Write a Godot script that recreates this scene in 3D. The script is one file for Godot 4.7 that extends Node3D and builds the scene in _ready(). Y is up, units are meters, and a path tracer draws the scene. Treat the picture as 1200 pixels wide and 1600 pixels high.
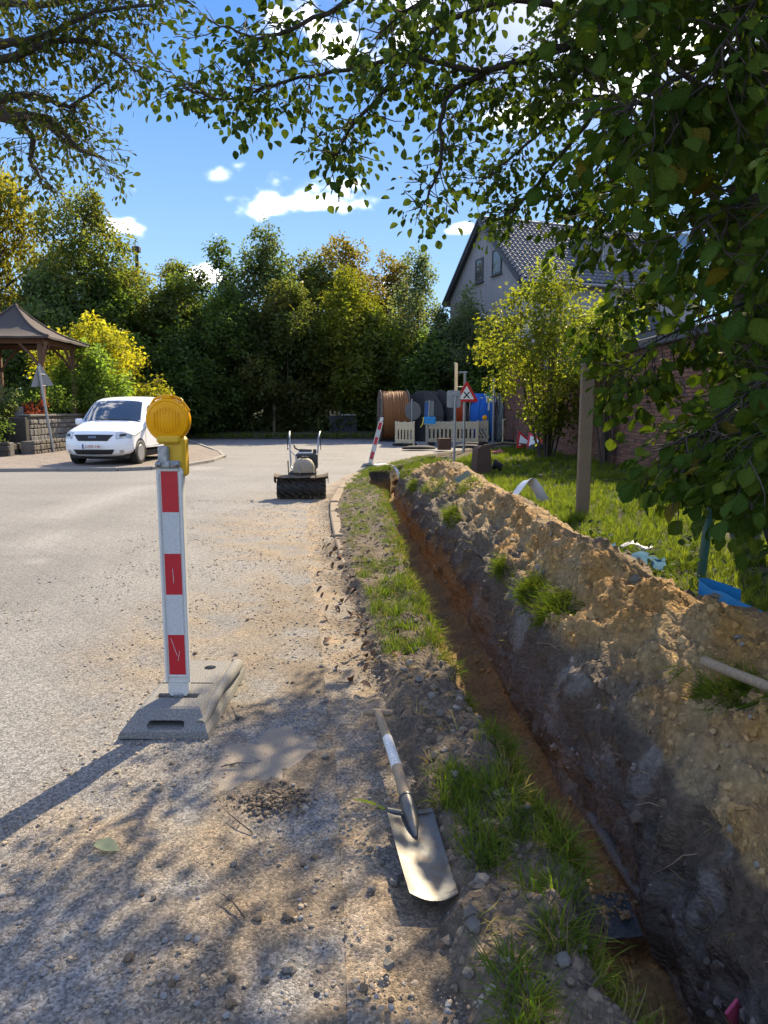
extends Node3D

# ---------- small tools ----------
var rng := RandomNumberGenerator.new()
var used := {}
var M := {}
var n_low := FastNoiseLite.new()
var n_mid := FastNoiseLite.new()
var n_fine := FastNoiseLite.new()
var n_cell := FastNoiseLite.new()

class MB:
	var v := PackedVector3Array()
	var n := PackedVector3Array()
	var c := PackedColorArray()
	var t := PackedVector2Array()
	var ix := PackedInt32Array()
	var col := Color(1, 1, 1)
	func vert(p: Vector3, nn: Vector3, uv := Vector2.ZERO) -> int:
		v.append(p); n.append(nn); c.append(col); t.append(uv)
		return v.size() - 1
	func tri(a: Vector3, b: Vector3, d: Vector3) -> void:
		# a, b, d counter-clockwise seen from outside
		var nn := (b - a).cross(d - a).normalized()
		var i := vert(a, nn)
		vert(b, nn); vert(d, nn)
		ix.append(i); ix.append(i + 2); ix.append(i + 1)
	func face(pts: Array, out := Vector3.ZERO) -> void:
		# a convex polygon; turned so that its normal agrees with «out»
		var nn := Vector3.ZERO
		for k in pts.size():
			var a: Vector3 = pts[k]
			var b: Vector3 = pts[(k + 1) % pts.size()]
			nn += a.cross(b)
		var fl := out != Vector3.ZERO and nn.dot(out) < 0.0
		for k in range(1, pts.size() - 1):
			if fl: tri(pts[0], pts[k + 1], pts[k])
			else: tri(pts[0], pts[k], pts[k + 1])
	func box(at: Vector3, size: Vector3, turn := Basis(), bev := 0.0) -> void:
		var h := size * 0.5
		if bev <= 0.0:
			for ax in 3:
				for s in [-1.0, 1.0]:
					var p := []
					for q in [[-1.0, -1.0], [1.0, -1.0], [1.0, 1.0], [-1.0, 1.0]]:
						var w := Vector3()
						w[ax] = s * h[ax]; w[(ax + 1) % 3] = q[0] * h[(ax + 1) % 3]; w[(ax + 2) % 3] = q[1] * h[(ax + 2) % 3]
						p.append(at + turn * w)
					var o := Vector3(); o[ax] = s
					face(p, turn * o)
			return
		var cp := func(ax: int, s: Vector3) -> Vector3:
			var w := Vector3(s.x * (h.x - bev), s.y * (h.y - bev), s.z * (h.z - bev))
			w[ax] = s[ax] * h[ax]
			return at + turn * w
		for ax in 3:
			var b1 := (ax + 1) % 3
			var b2 := (ax + 2) % 3
			for s in [-1.0, 1.0]:
				var p := []
				for q in [[-1.0, -1.0], [1.0, -1.0], [1.0, 1.0], [-1.0, 1.0]]:
					var sg := Vector3(); sg[ax] = s; sg[b1] = q[0]; sg[b2] = q[1]
					p.append(cp.call(ax, sg))
				var o := Vector3(); o[ax] = s
				face(p, turn * o)
			for q in [[-1.0, -1.0], [1.0, -1.0], [1.0, 1.0], [-1.0, 1.0]]:
				var s0 := Vector3(); s0[ax] = -1.0; s0[b1] = q[0]; s0[b2] = q[1]
				var s1 := s0; s1[ax] = 1.0
				var o := Vector3(); o[b1] = q[0]; o[b2] = q[1]
				face([cp.call(b1, s0), cp.call(b1, s1), cp.call(b2, s1), cp.call(b2, s0)], turn * o)
		for sx in [-1.0, 1.0]:
			for sy in [-1.0, 1.0]:
				for sz in [-1.0, 1.0]:
					var s := Vector3(sx, sy, sz)
					face([cp.call(0, s), cp.call(1, s), cp.call(2, s)], turn * s)
	func grid(rows: Array, wrap := false, flip := false, uvs := false) -> void:
		# rows of points, smooth normals; normal = along-row x along-column unless flipped
		var nr := rows.size()
		var nc: int = rows[0].size()
		var acc := PackedVector3Array()
		acc.resize(nr * nc)
		var base := v.size()
		var cols := nc if wrap else nc - 1
		var f := PackedInt32Array()
		for r in nr - 1:
			for k in cols:
				var k2 := (k + 1) % nc
				var a: Vector3 = rows[r][k]
				var b: Vector3 = rows[r][k2]
				var d: Vector3 = rows[r + 1][k2]
				var e: Vector3 = rows[r + 1][k]
				var nn := (d - a).cross(e - b)
				if flip: nn = -nn
				var ia := r * nc + k
				var ib := r * nc + k2
				var id := (r + 1) * nc + k2
				var ie := (r + 1) * nc + k
				acc[ia] += nn; acc[ib] += nn; acc[id] += nn; acc[ie] += nn
				if flip: f.append_array([ia, ib, id, ia, id, ie])
				else: f.append_array([ia, id, ib, ia, ie, id])
		for r in nr:
			for k in nc:
				vert(rows[r][k], acc[r * nc + k].normalized(), Vector2(float(k) / maxf(1, nc - 1), float(r) / maxf(1, nr - 1)))
		for q in f: ix.append(base + q)
	func tube(pts: Array, radii: Variant, sides := 8, cap := true) -> void:
		var rows := []
		var up := Vector3(0.31, 0.9, 0.21).normalized()
		var last := Vector3.ZERO
		for k in pts.size():
			var p: Vector3 = pts[k]
			var p0: Vector3 = pts[maxi(k - 1, 0)]
			var p1: Vector3 = pts[mini(k + 1, pts.size() - 1)]
			var d: Vector3 = (p1 - p0).normalized()
			var s: Vector3
			if last == Vector3.ZERO:
				s = d.cross(up)
				if s.length() < 0.05: s = d.cross(Vector3(1, 0, 0))
				s = s.normalized()
			else:
				s = (last - d * last.dot(d)).normalized()
			last = s
			var u := s.cross(d).normalized()
			var r: float = radii[k] if radii is Array or radii is PackedFloat32Array else radii
			var row := []
			for j in sides:
				var a := TAU * j / sides
				row.append(p + (s * cos(a) + u * sin(a)) * r)
			rows.append(row)
		grid(rows, true, true)
		if cap:
			var e0: Vector3 = pts[0] - pts[1]
			var e1: Vector3 = pts[-1] - pts[-2]
			face(rows[0], e0)
			face(rows[-1], e1)
	func lathe(profile: Array, segs := 24, x := Transform3D()) -> void:
		# profile of (radius, height), bottom to top
		var rows := []
		for q in profile:
			var row := []
			for j in segs:
				var a := TAU * j / segs
				row.append(x * Vector3(cos(a) * q.x, q.y, -sin(a) * q.x))
			rows.append(row)
		grid(rows, true, false)
		if profile[0].x > 0.0001: face(rows[0], x.basis * Vector3(0, -1, 0))
		if profile[-1].x > 0.0001: face(rows[-1], x.basis * Vector3(0, 1, 0))
	func prism(poly: PackedVector2Array, z0: float, z1: float, x := Transform3D()) -> void:
		# an outline in x/y pushed out along z
		if Geometry2D.is_polygon_clockwise(poly):
			poly = poly.duplicate(); poly.reverse()
		var tr := Geometry2D.triangulate_polygon(poly)
		for k in range(0, tr.size(), 3):
			var a := poly[tr[k]]
			var b := poly[tr[k + 1]]
			var d := poly[tr[k + 2]]
			face([x * Vector3(a.x, a.y, z1), x * Vector3(b.x, b.y, z1), x * Vector3(d.x, d.y, z1)], x.basis.z)
			face([x * Vector3(a.x, a.y, z0), x * Vector3(b.x, b.y, z0), x * Vector3(d.x, d.y, z0)], -x.basis.z)
		for k in poly.size():
			var a := poly[k]
			var b := poly[(k + 1) % poly.size()]
			var o := Vector3(b.y - a.y, a.x - b.x, 0)
			face([x * Vector3(a.x, a.y, z0), x * Vector3(b.x, b.y, z0), x * Vector3(b.x, b.y, z1), x * Vector3(a.x, a.y, z1)], x.basis * o)
	func done() -> ArrayMesh:
		var a := []
		a.resize(Mesh.ARRAY_MAX)
		a[Mesh.ARRAY_VERTEX] = v; a[Mesh.ARRAY_NORMAL] = n; a[Mesh.ARRAY_COLOR] = c; a[Mesh.ARRAY_TEX_UV] = t; a[Mesh.ARRAY_INDEX] = ix
		var m := ArrayMesh.new()
		m.add_surface_from_arrays(Mesh.PRIMITIVE_TRIANGLES, a)
		return m

func numbered(called: String) -> String:
	if not used.has(called):
		used[called] = 0
		return called
	used[called] += 1
	return "%s_%03d" % [called, used[called]]

func tag(o: Node3D, label := "", category := "", group := "", kind := "") -> Node3D:
	if label: o.set_meta("label", label)
	if category: o.set_meta("category", category)
	if group: o.set_meta("group", group)
	if kind: o.set_meta("kind", kind)
	return o

func thing(called: String, label: String, category: String, at := Vector3.ZERO, turn := 0.0, group := "") -> Node3D:
	var o := Node3D.new()
	o.name = numbered(called)
	add_child(o, true)
	o.position = at
	o.rotation.y = turn
	tag(o, label, category, group)
	return o

func put(called: String, mesh: Mesh, mat: Material, parent: Node = null) -> MeshInstance3D:
	var o := MeshInstance3D.new()
	o.mesh = mesh
	o.material_override = mat
	if parent == null:
		o.name = numbered(called)
		add_child(o, true)
	else:
		var k := 0
		var nm := called
		while parent.has_node(NodePath(nm)):
			k += 1
			nm = "%s_%03d" % [called, k]
		o.name = nm
		parent.add_child(o, true)
	return o

func built(called: String, b: MB, mat: Material, parent: Node = null) -> MeshInstance3D:
	return put(called, b.done(), mat, parent)

func scatter(called: String, mesh: Mesh, mat: Material, where: Array, tint: Array, parent: Node = null) -> MultiMeshInstance3D:
	var mm := MultiMesh.new()
	mm.transform_format = MultiMesh.TRANSFORM_3D
	mm.use_colors = true
	mm.mesh = mesh
	mm.instance_count = where.size()
	for k in where.size():
		var x: Transform3D = where[k]
		mm.set_instance_transform(k, x)
		var cc: Color = tint[k]
		mm.set_instance_color(k, cc)
	var o := MultiMeshInstance3D.new()
	o.multimesh = mm
	o.material_override = mat
	o.set_meta("kind", "stuff")
	if parent == null:
		o.name = numbered(called)
		add_child(o, true)
	else:
		var k := 0
		var nm := called
		while parent.has_node(NodePath(nm)):
			k += 1
			nm = "%s_%03d" % [called, k]
		o.name = nm
		parent.add_child(o, true)
	return o

func copy(o: Node3D, called: String, label: String, at: Vector3, turn := 0.0) -> Node3D:
	var r: Node3D = o.duplicate()
	r.name = numbered(called)
	add_child(r, true)
	r.position = at
	r.rotation.y = turn
	r.set_meta("label", label)
	return r

func lin(r: float, g: float, b: float) -> Color:
	return Color(r, g, b).linear_to_srgb()

func mat(called: String, col: Color, rough := 0.8, metal := 0.0) -> StandardMaterial3D:
	var m := StandardMaterial3D.new()
	m.resource_name = called
	m.albedo_color = col.linear_to_srgb()
	m.roughness = rough
	m.metallic = metal
	M[called] = m
	return m

func grain(m: StandardMaterial3D, tex: Texture2D, bump: Texture2D, scale: float, cm := 0.2, world := false) -> StandardMaterial3D:
	m.uv1_triplanar = true
	m.uv1_world_triplanar = world
	m.uv1_scale = Vector3.ONE * scale
	if tex: m.albedo_texture = tex
	if bump:
		m.heightmap_enabled = true
		m.heightmap_texture = bump
		m.heightmap_scale = cm
	return m

func noise(kind: int, freq: float, oct: int, sd: int) -> FastNoiseLite:
	var n := FastNoiseLite.new()
	n.noise_type = kind
	n.frequency = freq
	n.fractal_octaves = oct
	n.fractal_type = FastNoiseLite.FRACTAL_FBM if oct > 1 else FastNoiseLite.FRACTAL_NONE
	n.seed = sd
	return n

func grey_tex(n: FastNoiseLite, size: int, lo: float, hi: float, power := 1.0, tint := Vector3.ONE) -> ImageTexture:
	var im := n.get_seamless_image(size, size)
	im.convert(Image.FORMAT_L8)
	var d := im.get_data()
	var o := PackedByteArray()
	o.resize(d.size() * 3)
	for k in d.size():
		var x := lo + (hi - lo) * pow(d[k] / 255.0, power)
		o[k * 3] = int(clampf(x * tint.x, 0, 1) * 255)
		o[k * 3 + 1] = int(clampf(x * tint.y, 0, 1) * 255)
		o[k * 3 + 2] = int(clampf(x * tint.z, 0, 1) * 255)
	return ImageTexture.create_from_image(Image.create_from_data(size, size, false, Image.FORMAT_RGB8, o))

func mixed_tex(a: FastNoiseLite, b: FastNoiseLite, size: int, wa: float, wb: float, lo: float, hi: float) -> ImageTexture:
	var da := a.get_seamless_image(size, size)
	var db := b.get_seamless_image(size, size)
	da.convert(Image.FORMAT_L8); db.convert(Image.FORMAT_L8)
	var pa := da.get_data()
	var pb := db.get_data()
	var o := PackedByteArray()
	o.resize(pa.size() * 3)
	for k in pa.size():
		var x := clampf((pa[k] * wa + pb[k] * wb) / 255.0 / (wa + wb), 0, 1)
		var y := int(clampf(lo + (hi - lo) * x, 0, 1) * 255)
		o[k * 3] = y; o[k * 3 + 1] = y; o[k * 3 + 2] = y
	return ImageTexture.create_from_image(Image.create_from_data(size, size, false, Image.FORMAT_RGB8, o))

func along(table: Array, z: float) -> float:
	# a curve given by (z, value) points with falling z
	if z >= table[0][0]: return table[0][1]
	for k in range(1, table.size()):
		if z >= table[k][0]:
			var u: float = (table[k - 1][0] - z) / (table[k - 1][0] - table[k][0])
			var p0: float = table[maxi(k - 2, 0)][1]
			var p1: float = table[k - 1][1]
			var p2: float = table[k][1]
			var p3: float = table[mini(k + 1, table.size() - 1)][1]
			var m1 := (p2 - p0) * 0.5
			var m2 := (p3 - p1) * 0.5
			if k == 1: m1 = p2 - p1
			if signf(m1) != signf(p2 - p1): m1 = 0.0
			if signf(m2) != signf(p2 - p1): m2 = 0.0
			m1 = signf(m1) * minf(absf(m1), 2.0 * absf(p2 - p1)); m2 = signf(m2) * minf(absf(m2), 2.0 * absf(p2 - p1))
			var u2 := u * u
			var u3 := u2 * u
			return (2 * u3 - 3 * u2 + 1) * p1 + (u3 - 2 * u2 + u) * m1 + (-2 * u3 + 3 * u2) * p2 + (u3 - u2) * m2
	return table[-1][1]

func mixc(a: Color, b: Color, t: float) -> Color:
	return a.lerp(b, clampf(t, 0, 1))

func rv(s := 1.0) -> Vector3:
	return Vector3(rng.randf_range(-s, s), rng.randf_range(-s, s), rng.randf_range(-s, s))

func runit() -> Vector3:
	var y := rng.randf_range(-1, 1)
	var a := rng.randf_range(0, TAU)
	var r := sqrt(1 - y * y)
	return Vector3(cos(a) * r, y, sin(a) * r)

func lookx(dir: Vector3, up: Vector3, at: Vector3, s := 1.0) -> Transform3D:
	# local y along dir, local z towards up
	var y := dir.normalized()
	var x := y.cross(up)
	if x.length() < 0.01: x = y.cross(Vector3(0.7, 0.1, 0.7))
	x = x.normalized()
	return Transform3D(Basis(x * s, y * s, x.cross(y) * s), at)

func _ready() -> void:
	rng.seed = 20
	# ----- camera -----
	var cam := Camera3D.new()
	cam.name = "camera"
	cam.fov = 71.6
	cam.near = 0.05
	cam.far = 2000.0
	cam.position = Vector3(0, 1.5, 0)
	cam.rotation_degrees = Vector3(-8.2, 0, 0)
	add_child(cam)
	# ----- sky, sun, exposure -----
	var env := Environment.new()
	env.background_mode = Environment.BG_SKY
	env.tonemap_mode = Environment.TONE_MAPPER_LINEAR
	env.tonemap_exposure = 2.5
	env.background_energy_multiplier = 1.35
	env.sdfgi_enabled = true
	env.ssao_enabled = true
	env.ssil_enabled = true
	var sm := ProceduralSkyMaterial.new()
	sm.sky_top_color = lin(0.016, 0.082, 0.27)
	sm.sky_horizon_color = lin(0.23, 0.345, 0.415)
	sm.sky_curve = 0.2
	sm.ground_bottom_color = lin(0.1, 0.1, 0.08)
	sm.ground_horizon_color = lin(0.2, 0.22, 0.22)
	sm.sun_angle_max = 50.0
	sm.sun_curve = 0.2
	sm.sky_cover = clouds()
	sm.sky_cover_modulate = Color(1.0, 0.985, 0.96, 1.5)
	var sky := Sky.new()
	sky.sky_material = sm
	env.sky = sky
	var we := WorldEnvironment.new()
	we.name = "world"
	we.environment = env
	add_child(we)
	var sun := DirectionalLight3D.new()
	sun.name = "sun"
	sun.light_energy = 1.5
	sun.light_color = Color(1.0, 0.92, 0.78)
	sun.light_angular_distance = 0.53
	sun.shadow_enabled = true
	add_child(sun)
	sun.look_at_from_position(Vector3(0.287, 0.643, -0.710) * 50.0, Vector3.ZERO)

	n_low = noise(FastNoiseLite.TYPE_SIMPLEX_SMOOTH, 0.55, 3, 3)
	n_mid = noise(FastNoiseLite.TYPE_SIMPLEX_SMOOTH, 3.2, 3, 5)
	n_fine = noise(FastNoiseLite.TYPE_SIMPLEX_SMOOTH, 16.0, 3, 9)
	n_cell = noise(FastNoiseLite.TYPE_CELLULAR, 9.0, 1, 4)
	n_cell.cellular_return_type = FastNoiseLite.RETURN_DISTANCE
	materials()
	more_materials()
	ground()
	buildings()
	site_things()
	plants()

func clouds() -> ImageTexture:
	# fair-weather clouds as (azimuth, height, width, height) in degrees, azimuth clockwise from straight ahead
	var W := 4096
	var H := 2048
	var im := Image.create(W, H, false, Image.FORMAT_RGBA8)
	im.fill(Color(1, 1, 1, 0))
	var n := noise(FastNoiseLite.TYPE_SIMPLEX_SMOOTH, 0.022, 5, 31)
	var n2 := noise(FastNoiseLite.TYPE_SIMPLEX_SMOOTH, 0.12, 3, 37)
	var list := [
		[-6.6, 15.6, 10.5, 5.2, 1.0], [-12.4, 16.6, 2.6, 1.6, 0.3], [-2.6, 16.4, 3.4, 1.5, 0.4], [-19.5, 13.5, 4.6, 4.2, 1.0], [-14.0, 10.0, 4.6, 2.8, 0.85],
		[-20.5, 29.5, 6.4, 6.6, 0.75], [-17.2, 26.5, 3.2, 3.0, 0.45], [-30.0, 19.8, 6.5, 2.4, 0.7], [5.6, 13.4, 3.6, 1.3, 0.8], [0.2, 9.4, 2.2, 1.6, 0.9], [-3.0, 26.0, 12.0, 8.0, 0.9],
		[6.0, 31.0, 18.0, 11.0, 1.0], [-9.0, 30.0, 11.0, 9.0, 1.0], [9.5, 21.0, 9.0, 4.0, 0.5], [18.0, 23.0, 15.0, 9.0, 0.8], [-35.0, 37.0, 10.0, 5.0, 0.8], [12.0, 33.0, 14.0, 8.0, 0.9]]
	var r := RandomNumberGenerator.new()
	r.seed = 8
	for k in 150:  # unseen clouds all round, added to fill the shade with neutral light
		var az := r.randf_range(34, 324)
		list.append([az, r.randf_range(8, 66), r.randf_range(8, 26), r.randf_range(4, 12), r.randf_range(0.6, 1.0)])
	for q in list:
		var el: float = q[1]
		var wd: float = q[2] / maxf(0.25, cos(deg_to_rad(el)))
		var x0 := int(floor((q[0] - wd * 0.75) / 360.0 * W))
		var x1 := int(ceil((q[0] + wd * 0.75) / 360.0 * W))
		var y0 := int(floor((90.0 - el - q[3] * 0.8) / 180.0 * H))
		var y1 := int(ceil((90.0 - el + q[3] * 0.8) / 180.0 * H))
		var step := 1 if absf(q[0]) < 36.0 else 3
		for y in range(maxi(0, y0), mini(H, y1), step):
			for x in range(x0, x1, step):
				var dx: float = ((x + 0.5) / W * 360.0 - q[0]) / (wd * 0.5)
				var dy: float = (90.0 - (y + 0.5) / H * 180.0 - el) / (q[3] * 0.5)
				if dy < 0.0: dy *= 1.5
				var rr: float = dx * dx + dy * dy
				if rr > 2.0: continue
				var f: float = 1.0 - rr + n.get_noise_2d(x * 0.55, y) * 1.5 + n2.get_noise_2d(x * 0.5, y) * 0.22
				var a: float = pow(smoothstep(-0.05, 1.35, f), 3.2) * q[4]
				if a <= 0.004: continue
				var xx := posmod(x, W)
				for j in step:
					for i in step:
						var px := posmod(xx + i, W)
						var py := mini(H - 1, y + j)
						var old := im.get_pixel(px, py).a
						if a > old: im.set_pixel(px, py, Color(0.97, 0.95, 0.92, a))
	return ImageTexture.create_from_image(im)

func materials() -> void:
	var S := FastNoiseLite.TYPE_SIMPLEX_SMOOTH
	var soil := mixed_tex(noise(S, 0.02, 5, 1), noise(FastNoiseLite.TYPE_CELLULAR, 0.06, 1, 2), 1024, 0.75, 0.25, 0.42, 1.0)
	var cell := noise(FastNoiseLite.TYPE_CELLULAR, 0.055, 1, 12)
	cell.cellular_return_type = FastNoiseLite.RETURN_CELL_VALUE
	cell.cellular_jitter = 1.0
	var stones := mixed_tex(cell, noise(S, 0.03, 4, 7), 1024, 0.6, 0.4, 0.42, 1.1)
	var cd := noise(FastNoiseLite.TYPE_CELLULAR, 0.055, 1, 12)
	cd.cellular_return_type = FastNoiseLite.RETURN_DISTANCE2_SUB
	var stone_h := mixed_tex(cd, noise(S, 0.05, 3, 8), 1024, 0.7, 0.3, 0.0, 1.0)
	var rough_h := mixed_tex(noise(S, 0.012, 5, 21), noise(FastNoiseLite.TYPE_CELLULAR, 0.045, 2, 22), 1024, 0.55, 0.45, 0.0, 1.0)
	var plain_n := grey_tex(noise(S, 0.012, 5, 41), 512, 0.72, 1.0)
	var faint := grey_tex(noise(S, 0.03, 5, 43), 512, 0.88, 1.0)
	var speck := grey_tex(noise(S, 0.09, 3, 44), 512, 0.7, 1.05)
	M.tex_plain = plain_n
	M.tex_speck = speck
	M.tex_rough = rough_h
	M.tex_soil = soil
	var a := grain(mat("asphalt", Color(1, 1, 1), 0.9), stones, stone_h, 2.2, 0.42, true)
	a.vertex_color_use_as_albedo = true
	var e := grain(mat("earth", Color(1, 1, 1), 0.97), soil, rough_h, 1.25, 2.0, true)
	e.vertex_color_use_as_albedo = true
	var g := grain(mat("concrete", Color(1, 1, 1), 0.92), speck, rough_h, 2.3, 0.25, true)
	g.vertex_color_use_as_albedo = true
	var p := mat("pebble", Color(1, 1, 1), 0.9)
	p.vertex_color_use_as_albedo = true
	grain(p, plain_n, null, 9.0)
	# grass and leaves let light through
	for q in [["grass", 0.7, 1.15], ["leaf", 0.7, 0.7], ["far_leaf", 0.5, 1.5]]:
		var m := mat(q[0], Color(1, 1, 1), q[1])
		m.vertex_color_use_as_albedo = true
		m.backlight_enabled = true
		m.backlight = Color(q[2] * 0.95, q[2], q[2] * 0.45).linear_to_srgb()
		m.metallic_specular = 0.17 if q[0] != "far_leaf" else 0.5
	M.bark = grain(mat("bark", Color(0.10, 0.08, 0.06), 0.95), soil, rough_h, 3.0, 1.0)
	mat("twig", Color(0.055, 0.042, 0.032), 0.9)
	grain(mat("wood", Color(0.34, 0.25, 0.16), 0.8), plain_n, rough_h, 4.0, 0.1).uv1_scale = Vector3(14, 1.6, 14)
	grain(mat("old_wood", Color(0.20, 0.155, 0.115), 0.88), plain_n, rough_h, 4.0, 0.15).uv1_scale = Vector3(16, 1.5, 16)
	grain(mat("white_plastic", Color(0.62, 0.61, 0.57), 0.5), plain_n, null, 3.0)
	grain(mat("dirty_white", Color(0.60, 0.60, 0.57), 0.55), faint, rough_h, 5.0, 0.03)
	grain(mat("reflector", Color(0.50, 0.52, 0.53), 0.42), faint, null, 4.0)
	grain(mat("red_film", Color(0.46, 0.006, 0.018), 0.4), faint, null, 4.0)
	mat("amber", Color(0.74, 0.33, 0.002), 0.25)
	M.amber.metallic_specular = 0.3
	mat("amber_dull", Color(0.55, 0.33, 0.01), 0.5)
	grain(mat("rubber", Color(0.36, 0.35, 0.33), 0.9), soil, rough_h, 4.0, 0.15)
	mat("black", Color(0.012, 0.012, 0.013), 0.6)
	mat("dark", Color(0.035, 0.034, 0.034), 0.7)
	grain(mat("steel", Color(0.42, 0.42, 0.42), 0.42, 0.85), plain_n, null, 6.0)
	grain(mat("galvanised", Color(0.40, 0.41, 0.41), 0.5, 0.6), plain_n, null, 5.0)
	mat("green_paint", Color(0.010, 0.075, 0.062), 0.5)
	mat("blue_plastic", Color(0.012, 0.20, 0.47), 0.4)
	mat("blue_dark", Color(0.01, 0.07, 0.22), 0.5)
	mat("red", Color(0.50, 0.012, 0.015), 0.4)
	mat("white", Color(0.75, 0.75, 0.72), 0.45)
	mat("yellow", Color(0.75, 0.55, 0.02), 0.5)
	mat("print_black", Color(0.015, 0.015, 0.015), 0.6)
	grain(mat("stone_grey", Color(0.30, 0.28, 0.25), 0.95), soil, rough_h, 3.0, 0.6)
	M.stone_grey.vertex_color_use_as_albedo = true
	grain(mat("mortar", Color(0.26, 0.24, 0.21), 0.97), soil, rough_h, 2.0, 0.6)
	var br := grain(mat("brick", Color(1, 1, 1), 0.93), plain_n, rough_h, 5.0, 0.2)
	br.vertex_color_use_as_albedo = true
	mat("glass_dark", Color(0.02, 0.025, 0.03), 0.08)
	M.glass_dark.clearcoat_enabled = true

# ---------- the ground: profiles along the trench ----------
const KERB := [[4.0, 0.34], [0.0, 0.28], [-1.55, 0.22], [-2.8, 0.11], [-3.56, 0.0], [-5.1, -0.19], [-6.86, -0.44], [-9.0, -0.68], [-11.1, -0.86], [-13.0, -0.87], [-16.0, -0.58], [-18.5, -0.12], [-20.5, 0.45], [-23.0, 1.4], [-26.0, 3.0], [-28.5, 5.2], [-30.5, 8.5], [-32.0, 14.0], [-33.0, 24.0], [-34.0, 80.0]]
const LIP_L := [[4.0, 0.68], [-1.46, 0.60], [-2.33, 0.53], [-3.65, 0.38], [-5.4, 0.25], [-6.7, 0.17], [-10.2, 0.05], [-12.6, -0.04], [-13.6, -0.34], [-16.3, -0.42], [-16.55, 0.02], [-18.0, 0.3], [-20.0, 0.95], [-22.0, 1.6]]
const LIP_R := [[4.0, 1.22], [-1.8, 1.13], [-2.5, 1.14], [-3.6, 1.12], [-5.0, 1.04], [-7.0, 0.92], [-10.0, 0.70], [-12.8, 0.50], [-14.5, 0.40], [-16.0, 0.42], [-18.0, 0.72], [-20.0, 1.25], [-22.0, 1.95]]
const DEPTH := [[4.0, 0.64], [-13.0, 0.62], [-17.0, 0.6], [-19.0, 0.35], [-20.5, 0.0]]
const CREST := [[4.0, 1.95], [-2.0, 1.88], [-3.2, 1.80], [-3.8, 1.66], [-4.8, 1.5], [-6.2, 1.43], [-8.2, 1.38], [-11.0, 1.28], [-13.0, 1.05], [-14.5, 0.95], [-17.0, 1.1], [-20.0, 1.7], [-22.0, 2.4]]
const HEAP := [[4.0, 0.42], [-2.0, 0.42], [-4.0, 0.44], [-6.0, 0.46], [-8.0, 0.50], [-9.5, 0.44], [-11.5, 0.53], [-13.3, 0.46], [-15.0, 0.16], [-17.0, 0.06], [-20.0, 0.0]]

func lawn_y(x: float, z: float) -> float:
	return 0.05 + n_low.get_noise_2d(x, z) * 0.05 + clampf((x - 3.0) * 0.02, 0.0, 0.4)

func road_surface(x: float, z: float) -> float:
	return n_low.get_noise_2d(x * 0.9, z * 0.9) * 0.012 + n_mid.get_noise_2d(x * 0.6, z * 0.6) * 0.004 + maxf(0.0, (1.0 - smoothstep(0.1, 1.9, along(KERB, z) - 0.3 - x + n_low.get_noise_2d(x * 0.9, z * 0.9) * 1.1 + n_mid.get_noise_2d(x * 0.6, z * 0.6) * 0.5)) * smoothstep(-15.0, -8.5, z) * (n_mid.get_noise_2d(x * 0.6, z * 0.6) + 0.2)) * 0.018 + (n_fine.get_noise_2d(x, z) * 0.003 if z > -8.0 else 0.0)

func section(z: float) -> Array:
	# stations across the works: [point, which zone, how far into it]
	var k := along(KERB, z)
	var l := along(LIP_L, z)
	var r := along(LIP_R, z)
	var d := along(DEPTH, z)
	var c := along(CREST, z)
	var h := along(HEAP, z)
	if z < -20.5:
		l = maxf(l, k + 0.5); r = l + 0.3; c = r + 0.45
	var out := []
	l += n_low.get_noise_2d(z * 2.2, 7.0) * 0.07 + n_mid.get_noise_2d(z * 0.9, 3.0) * 0.05
	r += n_low.get_noise_2d(z * 1.6, 27.0) * 0.05 + 0.02 * smoothstep(-4.5, -2.5, z) - 0.02
	var near := smoothstep(-5.5, -3.5, z)
	for i in 20:
		var u := i / 19.0
		var x := lerpf(k - 0.05 + n_mid.get_noise_2d(z * 1.3, 5.0) * 0.06 + n_fine.get_noise_2d(z * 0.7, 2.0) * 0.02, l, u)
		var y := -0.006 + 0.066 * smoothstep(0.0, 0.30, u) + 0.03 * smoothstep(0.6, 1.0, u) * (1.0 - 0.4 * near)
		out.append([Vector3(x, y, z), 0, u])
	for i in range(1, 19):
		var u := i / 18.0
		out.append([Vector3(l + 0.06 * u + 0.03 * sin(u * PI), lerpf(0.09, -d, smoothstep(0.0, 1.0, u) * 0.35 + u * 0.65), z), 1, u])
	for i in range(1, 14):
		var u := i / 13.0
		out.append([Vector3(lerpf(l + 0.06, r - 0.11, u), -d + 0.05 * pow(absf(u - 0.5) * 2.0, 3.0), z), 2, u])
	for i in range(1, 26):
		var u := i / 25.0
		out.append([Vector3(r - 0.11 + 0.11 * u - 0.045 * sin(u * PI), lerpf(-d + 0.05, 0.06, u), z), 3, u])
	for i in range(1, 38):
		var u := i / 37.0
		var y := 0.06 + (h) * (0.75 * u + 0.25 * smoothstep(0.0, 1.0, u)) * (1.0 if u < 0.85 else 1.0 - 0.35 * (u - 0.85))
		out.append([Vector3(lerpf(r, c, u), y, z), 4, u])
	var bx := c + 0.32 + h * 1.1
	var yc: float = out[-1][0].y
	for i in range(1, 20):
		var u := i / 19.0
		out.append([Vector3(lerpf(c, bx, u), lerpf(yc, lawn_y(bx, z), smoothstep(0.0, 1.0, u) * 0.5 + u * 0.5), z), 5, u])
	for i in range(1, 40):
		var u := i / 39.0
		var x := bx + 11.0 * u * (0.35 + 0.65 * u)
		out.append([Vector3(x, lawn_y(x, z), z), 6, u])
	for i in range(1, 5):
		var x: float = bx + 11.0 + 18.0 * i
		out.append([Vector3(x, lawn_y(x, z), z), 6, 1.0])
	return out

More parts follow.
